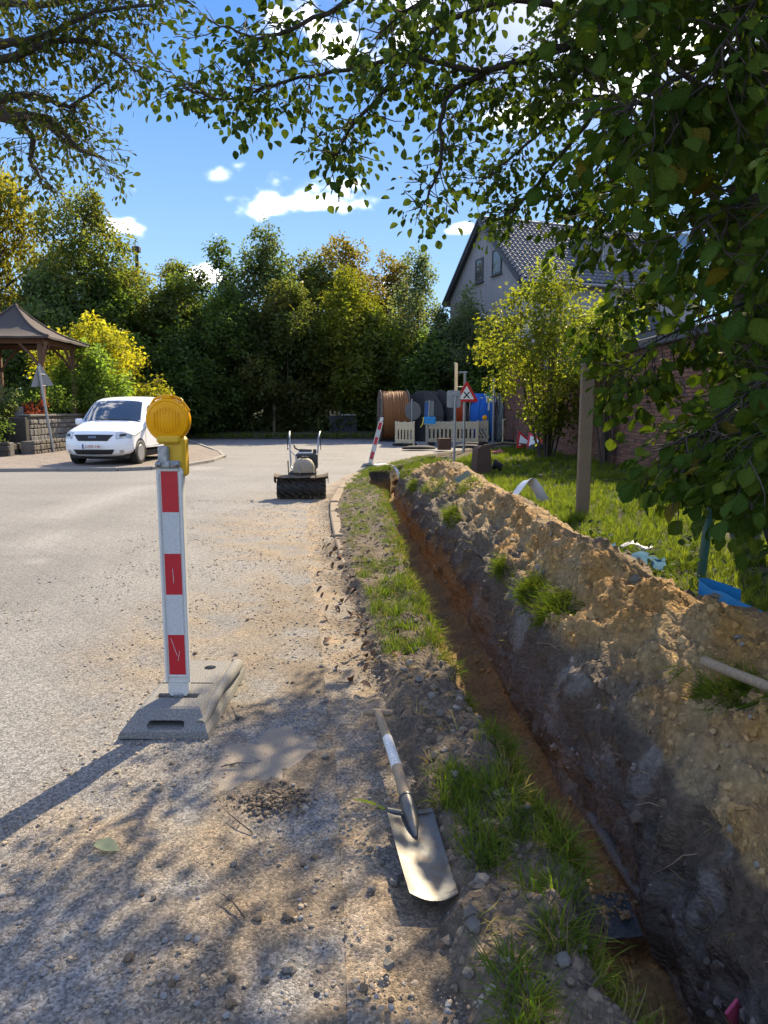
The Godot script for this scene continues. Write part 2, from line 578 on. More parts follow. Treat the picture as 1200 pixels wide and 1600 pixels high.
func spade_cut(z: float, w: float) -> float:
	# the flat facets that a blade leaves, side by side along the wall
	var k := floor(z / w + 0.25 * sin(z * 3.0))
	var f: float = z / w + 0.25 * sin(z * 3.0) - k
	return n_fine.get_noise_1d(k * 7.3) * 1.6 + (f - 0.5) * 0.55 * signf(n_fine.get_noise_1d(k * 3.1 + 40.0))

func shape_ground(s: Array) -> Array:
	# rough surface and colour of one station
	var p: Vector3 = s[0]
	var zone: int = s[1]
	var u: float = s[2]
	var lo := n_low.get_noise_3d(p.x * 2.0, p.y * 2.0, p.z * 2.0)
	var mi := n_mid.get_noise_3dv(p)
	var fi := n_fine.get_noise_3dv(p)
	var ce := n_cell.get_noise_3dv(p * 1.3)
	var ochre := Color(0.52, 0.285, 0.078)
	var sand := Color(0.50, 0.345, 0.165)
	var brown := Color(0.16, 0.115, 0.076)
	var dark := Color(0.082, 0.063, 0.047)
	var grey := Color(0.165, 0.14, 0.115)
	var col := brown
	var o := Vector3.ZERO
	var t2 := n_low.get_noise_3d(p.x * 4.0 + 50.0, p.y * 4.0, p.z * 4.0)
	var far := smoothstep(-5.0, -8.0, p.z)
	match zone:
		0:
			o = Vector3(0, (mi * 0.045 + fi * 0.026 - ce * 0.03 + lo * 0.03) * smoothstep(0.0, 0.3, u) * smoothstep(-0.02, 0.2, 1.05 - u), 0)
			if u < 0.25: o.y += fi * 0.012
			col = mixc(Color(0.20, 0.15, 0.105), dark, mi * 0.9 + 0.25)
			col = mixc(col, Color(0.25, 0.19, 0.125), t2 * 1.2 + 0.1)
		1:
			var k := smoothstep(0.0, 0.2, u)
			o = Vector3(mi * 0.05 + fi * 0.022 + lo * 0.05 + spade_cut(p.z, 0.15) * 0.03, fi * 0.012, 0) * k
			col = mixc(dark, ochre, smoothstep(0.28, 0.55, u + mi * 0.25))
			col = mixc(col, brown, mi * 0.6 + 0.1)
		2:
			o = Vector3(0, mi * 0.045 + fi * 0.016 + lo * 0.07, 0)
			col = mixc(Color(0.36, 0.20, 0.07), Color(0.48, 0.29, 0.10), mi * 0.8 + 0.3 + far * 0.3)
			col = mixc(col, brown, t2 * 1.2)
		3:
			o = Vector3(-(mi * 0.055 + fi * 0.026 + lo * 0.05) - ce * 0.016 - spade_cut(p.z + p.y * 0.12, 0.19) * 0.045, fi * 0.016, 0) * smoothstep(0.0, 0.15, u)
			var band := u + mi * 0.25 + lo * 0.15
			col = mixc(mixc(Color(0.20, 0.175, 0.15), ochre, far * 0.85), brown, smoothstep(0.45, 0.75, band))
			col = mixc(col, Color(0.36, 0.33, 0.29), smoothstep(0.15, 0.4, t2) * 0.7 * (1.0 - far * 0.6))
			col = mixc(col, dark, smoothstep(0.15, 0.45, mi) * 0.7)
		4:
			o = Vector3(-0.55, 0.85, 0) * (mi * 0.10 + fi * 0.034 + lo * 0.12 - ce * 0.06 + 0.05 * absf(n_mid.get_noise_3d(p.x * 1.6, p.y * 1.6, p.z * 1.6))) * smoothstep(0.0, 0.15, u)
			var s2 := u + lo * 0.5 + mi * 0.3
			col = mixc(Color(0.20, 0.15, 0.10), mixc(sand, ochre, t2 * 1.4 + 0.5 - far * 0.25), smoothstep(0.26, 0.56, s2 + lerpf(0.0, 0.22, smoothstep(-6.5, -4.0, p.z))))
			col = mixc(col, grey, smoothstep(0.2, 0.55, n_low.get_noise_3d(p.x * 3.0, 9.0, p.z * 3.0)) * 0.35)
			col = mixc(col, dark, smoothstep(0.3, 0.7, mi + fi * 0.4) * 0.35)
		5:
			o = Vector3(0.3, 0.85, 0) * (mi * 0.09 + fi * 0.032 + lo * 0.11 - ce * 0.055) * (1.0 - smoothstep(0.7, 1.0, u) * 0.8)
			col = mixc(mixc(sand, ochre, t2 * 1.2 + 0.35 - far * 0.2), grey, smoothstep(0.05, 0.4, lo) * 0.7)
			col = mixc(col, Color(0.07, 0.062, 0.035), smoothstep(0.75, 1.0, u + mi * 0.2))
		6:
			o = Vector3(0, mi * 0.02, 0)
			col = mixc(Color(0.055, 0.052, 0.026), Color(0.09, 0.07, 0.045), mi + 0.3)
	if p.z < -17.0:
		var g := smoothstep(-17.0, -20.0, p.z)
		col = mixc(col, Color(0.07, 0.062, 0.035), g * (0.8 if zone > 2 else 0.4))
		o *= 1.0 - 0.5 * g
	return [p + o, col]

func strip(rows: Array, cols: Array) -> MB:
	var b := MB.new()
	b.grid(rows)
	var k := 0
	for r in cols.size():
		for q in cols[r]:
			b.c[k] = q
			k += 1
	return b

func slice(called: String, w: MB, c0: int, c1: int) -> MeshInstance3D:
	# columns c0..c1 of the ground sheet as a mesh of their own
	var nc: int = sheet[0].size()
	var nr := sheet.size()
	var b := MB.new()
	var k := c1 - c0 + 1
	for r in nr:
		for j in range(c0, c1 + 1):
			b.v.append(w.v[r * nc + j]); b.n.append(w.n[r * nc + j]); b.c.append(w.c[r * nc + j]); b.t.append(Vector2.ZERO)
	for r in nr - 1:
		for j in k - 1:
			var a := r * k + j
			b.ix.append_array([a, a + k + 1, a + 1, a, a + k, a + k + 1])
	return built(called, b, M.earth)

func z_list() -> Array:
	var zs := []
	var z := 10.0
	while z > -34.0:
		zs.append(z)
		z -= 0.5 if z > 1.5 else 0.05 if z > -0.8 else clampf(0.012 * absf(z), 0.022, 0.2)
	zs.append(-34.0)
	return zs

func ground() -> void:
	var zs := z_list()
	# earth works and lawn: one sheet from the kerb to the garden
	var rows := []
	var cols := []
	for z in zs:
		var row := []
		var cl := []
		for s in section(z):
			var q := shape_ground(s)
			row.append(q[0])
			cl.append(q[1])
		rows.append(row)
		cols.append(cl)
	sheet = rows
	sheet_c = cols
	sheet_z = zs
	var whole := strip(rows, cols)
	tag(slice("verge", whole, 0, 20), "", "", "", "structure")
	tag(slice("trench", whole, 20, 76), "", "", "", "structure")
	tag(slice("spoil_heap", whole, 76, 131), "long heap of sandy yellow spoil thrown up beside the trench", "heap")
	tag(slice("lawn", whole, 131, rows[0].size() - 1), "", "", "", "structure")
	# road: fine near the works, coarse far out to the left
	rows = []
	cols = []
	for z in zs + [-35.0, -36.5, -39.0, -44.0]:
		var k := along(KERB, z)
		if z > -34.5: k -= 0.30
		var row := []
		var cl := []
		row.append(Vector3(k + 0.36, -0.035, z))
		cl.append(Color(0.12, 0.1, 0.075))
		row.append(Vector3(k + 0.01, -0.03, z))
		cl.append(Color(0.12, 0.1, 0.075))
		for i in 116:
			var u := i * 0.028 if i < 90 else 2.52 + pow((i - 89) / 26.0, 2.4) * 90.0
			var x := k - u
			var fi := n_fine.get_noise_2d(x, z)
			var mi := n_mid.get_noise_2d(x * 0.6, z * 0.6)
			var lo := n_low.get_noise_2d(x * 0.9, z * 0.9)
			var y := lo * 0.012 + mi * 0.004
			if z > -8.0: y += fi * 0.003
			var c := mixc(Color(0.25, 0.246, 0.238), Color(0.31, 0.303, 0.29), lo * 1.2 + 0.5 + mi * 0.4)
			# sand and soil trodden over the edge of the road
			var dd := (1.0 - smoothstep(0.1, 1.9, u + lo * 1.1 + mi * 0.5)) * smoothstep(-15.0, -8.5, z)
			c = mixc(c, Color(0.38, 0.285, 0.175), dd * (0.50 + mi * 1.0 + fi * 0.3))
			var dk := (1.0 - smoothstep(0.1, 0.9, u + mi * 0.4)) * smoothstep(-9.0, -4.0, z)
			c = mixc(c, Color(0.17, 0.13, 0.09), clampf(dk * (0.5 + mi * 1.2), 0, 0.85))
			y += maxf(0.0, dd * (mi + 0.2)) * 0.018
			# a worn pale joint across the carriageway
			var jl: float = -3.55 - (z + 6.5) * -0.0 - 1.15 * smoothstep(-6.5, -11.0, z)
			if z < -4.0 and z > -19.0:
				c = mixc(c, Color(0.44, 0.43, 0.41), (1.0 - smoothstep(0.08, 0.17, absf(x - jl + mi * 0.1))) * 0.55)
			row.append(Vector3(x, y, z))
			cl.append(c)
		rows.append(row)
		cols.append(cl)
	var rb := strip(rows, cols)
	tag(built("road", rb, M.asphalt), "weathered grey asphalt road with sand along its edge", "", "", "structure")
	# gutter of cast slabs, each about a metre, let into the road edge
	var gut := Node3D.new()
	gut.name = "gutter"
	add_child(gut)
	tag(gut, "", "", "", "structure")
	var z0 := 9.0
	while z0 > -27.0:
		var z1 := z0 - 1.0
		rows = []
		cols = []
		for i in 17:
			var z := lerpf(z0 - 0.001, z1 + 0.001, i / 16.0)
			var k := along(KERB, z)
			var row := []
			var cl := []
			for j in 9:
				var u := j / 8.0
				var x := k - 0.31 + 0.33 * u
				var e := 0.003 if (i == 0 or i == 16) else 0.0
				var ry := road_surface(x, z)
				row.append(Vector3(x, ry + (0.0015 if j < 2 else 0.004) - 0.004 * sin(u * PI) - e, z))
				var mi := n_mid.get_noise_2d(x, z)
				var c := mixc(Color(0.29, 0.25, 0.205), Color(0.42, 0.31, 0.19), mi * 1.6 + 0.45)
				c = mixc(c, Color(0.15, 0.115, 0.08), smoothstep(0.25, 0.95, u + mi * 0.7 + n_low.get_noise_2d(x * 2.0, z * 1.5) * 0.8) * 0.85)
				cl.append(c)
			rows.append(row)
			cols.append(cl)
		built("slab", strip(rows, cols), M.asphalt, gut)
		z0 = z1
	# a smooth patch of newer surfacing by the beacon
	var pm := MB.new()
	var prow := []
	for i in 9:
		var row := []
		for j in 28:
			var a := TAU * j / 28.0
			var r := (0.02 + i / 8.0) * (0.19 + 0.05 * sin(a * 2.0 + 0.6) + 0.02 * sin(a * 5.0) + 0.05 * n_fine.get_noise_2d(cos(a) * 0.3, sin(a) * 0.3))
			var p := Vector3(-0.52 + cos(a) * r * 0.9, 0, -2.92 - sin(a) * r * 1.5)
			p.y = road_surface(p.x, p.z) + 0.009 * (1.0 - pow(i / 8.0, 3.0)) - 0.001
			row.append(p)
			pm.col = mixc(Color(0.235, 0.215, 0.185), Color(0.30, 0.25, 0.19), n_mid.get_noise_2d(p.x * 1.6, p.z * 1.6) + 0.35 + pow(i / 8.0, 4.0) * 0.6)
		prow.append(row)
	pm.grid(prow, true)
	tag(built("road_patch", pm, M.concrete), "", "", "", "structure")
	# kerb stones showing where the soil has been swept off
	var kb := Node3D.new()
	kb.name = "kerb"
	add_child(kb)
	tag(kb, "", "", "", "structure")
	z0 = -6.2
	while z0 > -31.0:
		var z1 := z0 - 0.98
		var a := Vector3(along(KERB, z0) + 0.075, 0.0, z0)
		var d := Vector3(along(KERB, z1) + 0.075, 0.0, z1)
		var dir := (d - a).normalized()
		var L := a.distance_to(d)
		var b := MB.new()
		b.col = mixc(Color(0.20, 0.16, 0.115), Color(0.27, 0.215, 0.155), rng.randf())
		b.box((a + d) * 0.5 + Vector3(0, -0.07 + 0.055 * smoothstep(-4.0, -14.0, z0) + n_low.get_noise_2d(z0 * 2.0, 1.0) * 0.02, 0), Vector3(0.13, 0.2, L - 0.005), Basis.looking_at(dir, Vector3.UP), 0.015)
		built("kerb_stone", b, M.concrete, kb)
		z0 = z1
	# the land beyond, out to the horizon, and the strip of verge in front of the far hedge
	rows = []
	cols = []
	for i in 26:
		var u := i / 25.0
		var z := -36.2 - 3.0 * u - 500.0 * pow(u, 3.0)
		var row := []
		var cl := []
		for j in 60:
			var x := -30.0 + j * 0.8 if j > 4 and j < 55 else (-26.8 - pow(5 - j, 2.2) * 14.0 if j <= 4 else 14.0 + pow(j - 54, 2.2) * 14.0)
			row.append(Vector3(x, 0.02 + 0.16 * smoothstep(0.0, 0.1, u) + 0.05 * n_low.get_noise_2d(x, z) + 6.0 * u * u, z + x * 0.02))
			cl.append(mixc(Color(0.06, 0.065, 0.03), Color(0.10, 0.08, 0.045), n_mid.get_noise_2d(x, z) + 0.4))
		rows.append(row)
		cols.append(cl)
	tag(built("hill", strip(rows, cols), M.earth), "", "", "", "structure")

# ---------- things on and beside the road ----------
func rounded(w: float, h: float, r: float, seg := 5) -> PackedVector2Array:
	var p := PackedVector2Array()
	for q in [[1, 1, 0.0], [-1, 1, PI / 2], [-1, -1, PI], [1, -1, PI * 1.5]]:
		for k in seg + 1:
			var a: float = q[2] + PI / 2 * k / seg
			p.append(Vector2(q[0] * (w / 2 - r) + cos(a) * r, q[1] * (h / 2 - r) + sin(a) * r))
	return p

func marker_beacon(label: String, at: Vector3, turn: float, lean: Vector2, lamp: bool) -> Node3D:
	var o := thing("marker_beacon", label, "traffic beacon", at, turn, "red and white marker beacons along the works")
	# foot: a sloping rubber block with a carrying slot, a socket and a groove
	var cs := CSGCombiner3D.new()
	cs.name = "foot"
	o.add_child(cs, true)
	cs.material_override = M.rubber
	var a := CSGPolygon3D.new()
	a.polygon = PackedVector2Array([Vector2(-0.215, 0), Vector2(0.205, 0), Vector2(0.2, 0.025), Vector2(0.15, 0.1), Vector2(0.135, 0.112), Vector2(-0.13, 0.112), Vector2(-0.148, 0.1), Vector2(-0.205, 0.025)])
	a.depth = 0.84
	a.position = Vector3(0, 0, 0.42)
	cs.add_child(a)
	var b := CSGPolygon3D.new()
	b.operation = CSGShape3D.OPERATION_INTERSECTION
	b.polygon = PackedVector2Array([Vector2(-0.41, -0.01), Vector2(0.41, -0.01), Vector2(0.405, 0.03), Vector2(0.32, 0.105), Vector2(0.3, 0.115), Vector2(-0.3, 0.115), Vector2(-0.32, 0.105), Vector2(-0.405, 0.03)])
	b.depth = 0.6
	b.rotation.y = PI / 2
	b.position = Vector3(0.3, 0, 0)
	cs.add_child(b)
	for q in [[Vector3(0, 0.052, 0.36), Vector3(0.14, 0.032, 0.24)], [Vector3(0, 0.1, 0.18), Vector3(0.2, 0.07, 0.055)], [Vector3(0, 0.112, 0.02), Vector3(0.262, 0.02, 0.016)], [Vector3(0, 0.052, -0.36), Vector3(0.14, 0.032, 0.24)]]:
		var c := CSGBox3D.new()
		c.operation = CSGShape3D.OPERATION_SUBTRACTION
		c.size = q[1]
		c.position = q[0]
		cs.add_child(c)
	for q in [[Vector3(-0.07, 0.052, 0.36), 0.016, Vector3(PI / 2, 0, 0)], [Vector3(0.07, 0.052, 0.36), 0.016, Vector3(PI / 2, 0, 0)], [Vector3(0.06, 0.11, -0.2), 0.032, Vector3.ZERO]]:
		var c := CSGCylinder3D.new()
		c.operation = CSGShape3D.OPERATION_SUBTRACTION
		c.radius = q[1]
		c.height = 0.24 if q[1] < 0.02 else 0.1
		c.rotation = q[2]
		c.position = q[0]
		c.sides = 14
		cs.add_child(c)
	var m := MB.new()
	m.tube([Vector3(0.158, 0.05, 0.37), Vector3(0.163, 0.068, 0.22), Vector3(0.168, 0.084, 0.02), Vector3(0.178, 0.088, -0.18), Vector3(0.176, 0.076, -0.34), Vector3(0.165, 0.05, -0.39)], [0.024, 0.028, 0.024, 0.032, 0.034, 0.022], 12)
	built("side_lip", m, M.rubber, o)
	var up := Basis(Vector3(1, 0, 0), lean.x) * Basis(Vector3(0, 0, 1), lean.y)
	var x := Transform3D(up, Vector3(0, 0.065, 0.15))
	m = MB.new()
	m.box(x * Vector3(0, 0.01, 0), Vector3(0.05, 0.09, 0.05), up, 0.006)
	m.box(x * Vector3(0, -0.02, 0), Vector3(0.12, 0.02, 0.048), up, 0.004)
	built("stem", m, M.galvanised, o)
	# board: rounded shell with a raised rim, striped sheet let into it
	m = MB.new()
	var out := PackedVector2Array()
	for q in rounded(0.124, 1.12, 0.024, 6):
		var y := q.y + 0.60
		out.append(Vector2(q.x * (1.0 - 0.22 * smoothstep(0.13, 0.05, y)), y))
	m.prism(out, -0.022, 0.018, x)
	for s in [-1.0, 1.0]:
		m.box(x * Vector3(s * 0.053, 0.62, 0.021), Vector3(0.014, 1.02, 0.012), up, 0.004)
	m.box(x * Vector3(0, 1.146, 0.0205), Vector3(0.092, 0.014, 0.011), up, 0.004)
	m.box(x * Vector3(0, 0.144, 0.0205), Vector3(0.092, 0.010, 0.011), up, 0.003)
	m.box(x * Vector3(0, 0.113, 0.0195), Vector3(0.088, 0.006, 0.006), up, 0.002)
	built("board", m, M.dirty_white, o)
	for k in 5:
		m = MB.new()
		m.box(x * Vector3(0, 0.250 + k * 0.199, 0.0195), Vector3(0.078 if k % 2 == 0 else 0.08, 0.1985, 0.003), up)
		built("red_stripe" if k % 2 == 0 else "white_stripe", m, M.red_film if k % 2 == 0 else M.reflector, o)
	for k in 3:
		m = MB.new()
		m.box(x * Vector3(-0.012 + k * 0.011, [0.29, 0.64, 0.245][k], 0.0213), Vector3(0.0022, 0.09 - k * 0.02, 0.0004), up * Basis(Vector3(0, 0, 1), 0.3 - k * 0.25))
		built("scratch", m, M.reflector, o)
	if not lamp:
		m = MB.new()
		m.box(x * Vector3(0.0, 1.22, 0), Vector3(0.09, 0.12, 0.035), up, 0.015)
		built("bracket", m, M.dirty_white, o)
		return o
	m = MB.new()
	m.box(x * Vector3(-0.022, 1.205, 0.012), Vector3(0.05, 0.10, 0.045), up, 0.008)
	m.box(x * Vector3(-0.002, 1.172, 0.026), Vector3(0.115, 0.034, 0.016), up, 0.007)
	m.box(x * Vector3(-0.004, 1.172, 0.037), Vector3(0.03, 0.03, 0.012), up, 0.004)
	var br := built("bracket", m, M.galvanised, o)
	for s in [-1.0, 1.0]:
		m = MB.new()
		m.lathe([Vector2(0.0, 0), Vector2(0.014, 0.0), Vector2(0.014, 0.008), Vector2(0.006, 0.009), Vector2(0.006, 0.016), Vector2(0.0, 0.017)], 12, x * Transform3D(Basis(Vector3(1, 0, 0), PI / 2), Vector3(-0.002 + s * 0.042, 1.172, 0.034)))
		built("bolt", m, M.steel, br)
	m = MB.new()
	m.box(x * Vector3(0.022, 1.205, -0.036), Vector3(0.1, 0.19, 0.08), up, 0.014)
	m.box(x * Vector3(0.002, 1.285, -0.02), Vector3(0.112, 0.04, 0.09), up, 0.012)
	built("battery_case", m, M.amber_dull, o)
	var hy := 1.375
	var face := x * Transform3D(Basis(Vector3(1, 0, 0), PI / 2), Vector3(-0.004, hy, -0.02))
	m = MB.new()
	m.lathe([Vector2(0.0, -0.045), Vector2(0.085, -0.040), Vector2(0.099, -0.026), Vector2(0.103, -0.012), Vector2(0.103, 0.014), Vector2(0.097, 0.026), Vector2(0.09, 0.03), Vector2(0.086, 0.027)], 40, face)
	m.box(x * Vector3(-0.004, 1.292, -0.02), Vector3(0.092, 0.03, 0.07), up, 0.01)
	m.box(x * Vector3(-0.004, hy + 0.106, -0.02), Vector3(0.05, 0.026, 0.05), up, 0.007)
	for s in [-1.0, 1.0]:
		m.tube([x * Vector3(-0.004 + s * 0.02, hy + 0.112, -0.02), x * Vector3(-0.004 + s * 0.062, hy + 0.096, -0.02), x * Vector3(-0.004 + s * 0.098, hy + 0.042, -0.02)], 0.007, 8)
	var lh := built("lamp_housing", m, M.amber, o)
	m = MB.new()
	var pr := [Vector2(0.086, 0.026)]
	for k in 15:
		var r := 0.084 * (1.0 - k / 15.0)
		pr.append(Vector2(r, 0.027 + 0.012 * (1.0 - pow(r / 0.086, 2.0)) + (0.0022 if k % 2 == 0 else 0.0)))
	pr.append(Vector2(0.0, 0.04))
	m.lathe(pr, 40, face)
	for k in 9:
		var w := sqrt(maxf(0.0, 0.07 * 0.07 - pow((k - 4) * 0.014, 2.0)))
		m.box(face * Vector3((k - 4) * 0.014, 0.0385, 0), Vector3(0.004, 0.004, w * 1.7), face.basis, 0.001)
	built("lens", m, M.amber, lh)
	return o

func spade() -> void:
	var tip := Vector3(0.155, 0.058, -1.92)
	var top := Vector3(-0.025, 0.092, -3.08)
	var o := thing("spade", "flat bladed spade with wooden T grip lying on the gutter", "spade", tip)
	var x := lookx(top - tip, Vector3(0.12, 1, 0.05), Vector3.ZERO)
	var m := MB.new()
	var rows := []
	for r in 13:
		var v := r / 12.0
		var row := []
		for k in 11:
			var u := k / 10.0 * 2.0 - 1.0
			var w := 0.076 + 0.009 * v
			var y := 0.395 * v - (0.03 * (1.0 - u * u) * (1.0 - v) if v < 0.3 else 0.0) * 1.0
			row.append(x * Vector3(u * w, y + 0.03, 0.004 - 0.012 * (1.0 - u * u) * (0.4 + v) + 0.02 * v * v))
		rows.append(row)
	m.grid(rows)
	var back := []
	for r in rows:
		var q := []
		for p in r: q.append(p - x.basis.z * 0.003)
		back.append(q)
	m.grid(back, false, true)
	var blade := built("blade", m, M.spade_steel, o)
	for s in [-1.0, 1.0]:
		m = MB.new()
		m.tube([x * Vector3(s * 0.03, 0.43, 0.012), x * Vector3(s * 0.083, 0.428, 0.022)], [0.009, 0.010], 8)
		built("tread", m, M.spade_steel, blade)
	m = MB.new()
	m.tube([x * Vector3(0, 0.30, 0.004), x * Vector3(0, 0.36, 0.012), x * Vector3(0, 0.43, 0.02), x * Vector3(0, 0.50, 0.024)], [0.006, 0.020, 0.027, 0.0245], 14)
	m.tube([x * Vector3(0, 0.496, 0.024), x * Vector3(0, 0.506, 0.0245)], 0.0275, 14)
	built("socket", m, M.spade_steel, o)
	m = MB.new()
	m.tube([x * Vector3(0, 0.48, 0.024), x * Vector3(0, 0.62, 0.03), x * Vector3(0, 0.85, 0.034), x * Vector3(0, 1.05, 0.03), x * Vector3(0, 1.20, 0.022)], [0.0225, 0.0215, 0.020, 0.0195, 0.018], 14)
	var sh := built("shaft", m, M.wood, o)
	m = MB.new()
	m.tube([x * Vector3(0, 0.70, 0.0318), x * Vector3(0, 0.80, 0.0335), x * Vector3(0, 0.94, 0.0325)], [0.0217, 0.0212, 0.0208], 14)
	built("white_paint", m, M.flaked_white, sh)
	m = MB.new()
	m.lathe([Vector2(0.0, -0.068), Vector2(0.013, -0.066), Vector2(0.017, -0.05), Vector2(0.0175, 0.0), Vector2(0.017, 0.05), Vector2(0.013, 0.066), Vector2(0, 0.068)], 14, x * Transform3D(Basis(Vector3(0, 0, 1), PI / 2), Vector3(0, 1.215, 0.02)))
	built("grip", m, M.wood, o)

func sweeper() -> void:
	var o := thing("sweeping_machine", "dusty walk-behind power brush standing on the road by the kerb", "sweeper", Vector3(-1.40, 0.0, -12.0), 0.06)
	var m := MB.new()
	m.lathe([Vector2(0.0, -0.41), Vector2(0.15, -0.41), Vector2(0.15, 0.41), Vector2(0.0, 0.41)], 28, Transform3D(Basis(Vector3(0, 0, 1), PI / 2), Vector3(0, 0.18, 0)))
	var br := built("brush", m, M.black, o)
	var bl := MB.new()
	bl.box(Vector3(0, 0.03, 0), Vector3(0.006, 0.06, 0.006))
	var w := []
	var t := []
	for k in 2600:
		var s := rng.randf_range(-0.41, 0.41)
		var a: float = floor(rng.randf() * 9.0) / 9.0 * TAU + s * 5.0 + rng.randf_range(-0.16, 0.16)
		var d := Vector3(0, cos(a), sin(a))
		w.append(lookx(d + rv(0.2), Vector3.RIGHT, Vector3(s, 0.18, 0) + d * 0.13, 1.0))
		t.append(mixc(Color(0.05, 0.04, 0.03), Color(0.30, 0.22, 0.14), rng.randf() * rng.randf()))
	scatter("bristles", bl.done(), M.pebble, w, t, br)
	# hood
	m = MB.new()
	var rows := []
	for r in 9:
		var a := lerpf(0.95, 2.6, r / 8.0)
		var row := []
		for k in 17:
			var u := k / 16.0 * 2.0 - 1.0
			var fl := pow(absf(u), 6.0)
			row.append(Vector3(u * 0.45, 0.185 + sin(a) * (0.225 + fl * 0.035) + n_mid.get_noise_2d(u * 2.0, a) * 0.008, cos(a) * (0.25 + fl * 0.03)))
		rows.append(row)
	m.grid(rows, false, true)
	built("hood", m, M.dusty, o)
	for s in [-1.0, 1.0]:
		m = MB.new()
		var p := PackedVector2Array([Vector2(-0.16, 0.32), Vector2(-0.12, 0.40), Vector2(0, 0.44), Vector2(0.18, 0.38), Vector2(0.25, 0.24), Vector2(0.05, 0.27)])
		m.prism(p, -0.004, 0.004, Transform3D(Basis(Vector3.UP, PI / 2), Vector3(s * 0.45, 0, 0)))
		built("hood_end", m, M.dusty, o)
	for q in [[-0.2, 0.28], [0.25, 0.2]]:
		m = MB.new()
		m.tube([Vector3(q[0], 0.36, 0.17), Vector3(q[0] - 0.01, 0.38 + q[1], 0.16)], 0.011, 8)
		built("pin", m, M.dusty, o)
	# motor
	m = MB.new()
	m.box(Vector3(0.02, 0.42, -0.22), Vector3(0.46, 0.06, 0.5), Basis(), 0.01)
	built("chassis", m, M.dark, o)
	m = MB.new()
	var pts := []
	for q in [[0.0, 1.0], [0.07, 1.06], [0.14, 1.0], [0.2, 0.78], [0.235, 0.4], [0.24, 0.05]]:
		var row := []
		for j in 28:
			var a := TAU * j / 28
			var c := cos(a)
			var s := sin(a)
			var k: float = 1.0 / pow(pow(absf(c), 4.0) + pow(absf(s), 4.0), 0.25)
			row.append(Vector3(0.04 + c * k * 0.17 * q[1], 0.45 + q[0], -0.06 - s * k * 0.15 * q[1]))
		pts.append(row)
	m.grid(pts, true)
	m.face(pts[-1], Vector3.UP)
	built("engine_cover", m, M.beige_dust, o)
	m = MB.new()
	m.box(Vector3(0.06, 0.706, -0.06), Vector3(0.1, 0.022, 0.06), Basis(), 0.006)
	m.box(Vector3(0.02, 0.71, -0.02), Vector3(0.03, 0.02, 0.1), Basis(), 0.006)
	built("filler_cap", m, M.black, o)
	m = MB.new()
	m.box(Vector3(0.08, 0.62, -0.34), Vector3(0.38, 0.26, 0.3), Basis(), 0.02)
	m.box(Vector3(0.06, 0.80, -0.36), Vector3(0.22, 0.05, 0.2), Basis(Vector3(0, 0, 1), -0.05), 0.012)
	m.box(Vector3(0.22, 0.78, -0.3), Vector3(0.06, 0.09, 0.06), Basis(), 0.01)
	m.tube([Vector3(-0.04, 0.8, -0.36), Vector3(-0.12, 0.84, -0.36), Vector3(-0.14, 0.89, -0.36)], 0.016, 8)
	built("engine", m, M.dark, o)
	m = MB.new()
	m.box(Vector3(0.05, 0.762, -0.33), Vector3(0.26, 0.035, 0.22), Basis(), 0.012)
	built("air_filter", m, M.dirty_white, o)
	for s in [-1.0, 1.0]:
		m = MB.new()
		var hx: float = 0.22 * s + 0.02
		m.tube([Vector3(hx * 0.7, 0.46, -0.3), Vector3(hx * 1.02, 0.50, -0.42), Vector3(hx * 1.05, 0.62, -0.47), Vector3(hx * 1.16, 1.0, -0.62), Vector3(hx * 1.22, 1.09, -0.74), Vector3(hx * 1.24, 1.10, -0.9)], 0.015, 10)
		var hb := built("handlebar", m, M.steel, o)
		m = MB.new()
		m.tube([Vector3(hx * 1.24, 1.10, -0.86), Vector3(hx * 1.25, 1.105, -1.0)], 0.02, 10)
		built("grip", m, M.black, hb)
		m = MB.new()
		m.tube([Vector3(hx * 1.16, 0.98, -0.60), Vector3(hx * 1.3, 1.03, -0.56), Vector3(hx * 1.32, 0.8, -0.55)], 0.008, 6)
		built("lever", m, M.black, hb)
	m = MB.new()
	m.tube([Vector3(-0.02, 0.44, 0.14), Vector3(-0.08, 0.72, 0.1), Vector3(-0.22, 0.88, 0.02)], 0.010, 8)
	built("height_rod", m, M.galvanised, o)
	for s in [-1.0, 1.0]:
		m = MB.new()
		m.lathe([Vector2(0.0, -0.04), Vector2(0.13, -0.035), Vector2(0.15, 0.0), Vector2(0.13, 0.035), Vector2(0, 0.04)], 20, Transform3D(Basis(Vector3(0, 0, 1), PI / 2), Vector3(s * 0.2, 0.16, -0.5)))
		built("wheel", m, M.black, o)

func pole(parent: Node3D, called: String, h: float, r: float, mt: Material, at := Vector3.ZERO) -> void:
	var m := MB.new()
	m.lathe([Vector2(r, 0), Vector2(r, h - r), Vector2(r * 0.7, h), Vector2(0, h)], 14, Transform3D(Basis(), at))
	built(called, m, mt, parent)

func tri_poly(side: float, r: float) -> PackedVector2Array:
	var p := PackedVector2Array()
	var R := side / sqrt(3.0) - r * 2.0
	for k in 3:
		var a := PI / 2 + TAU * k / 3
		for j in 5:
			var b := a - PI / 3 + (j / 4.0) * PI / 1.5
			p.append(Vector2(cos(a) * R + cos(b) * r, sin(a) * R + sin(b) * r))
	return p

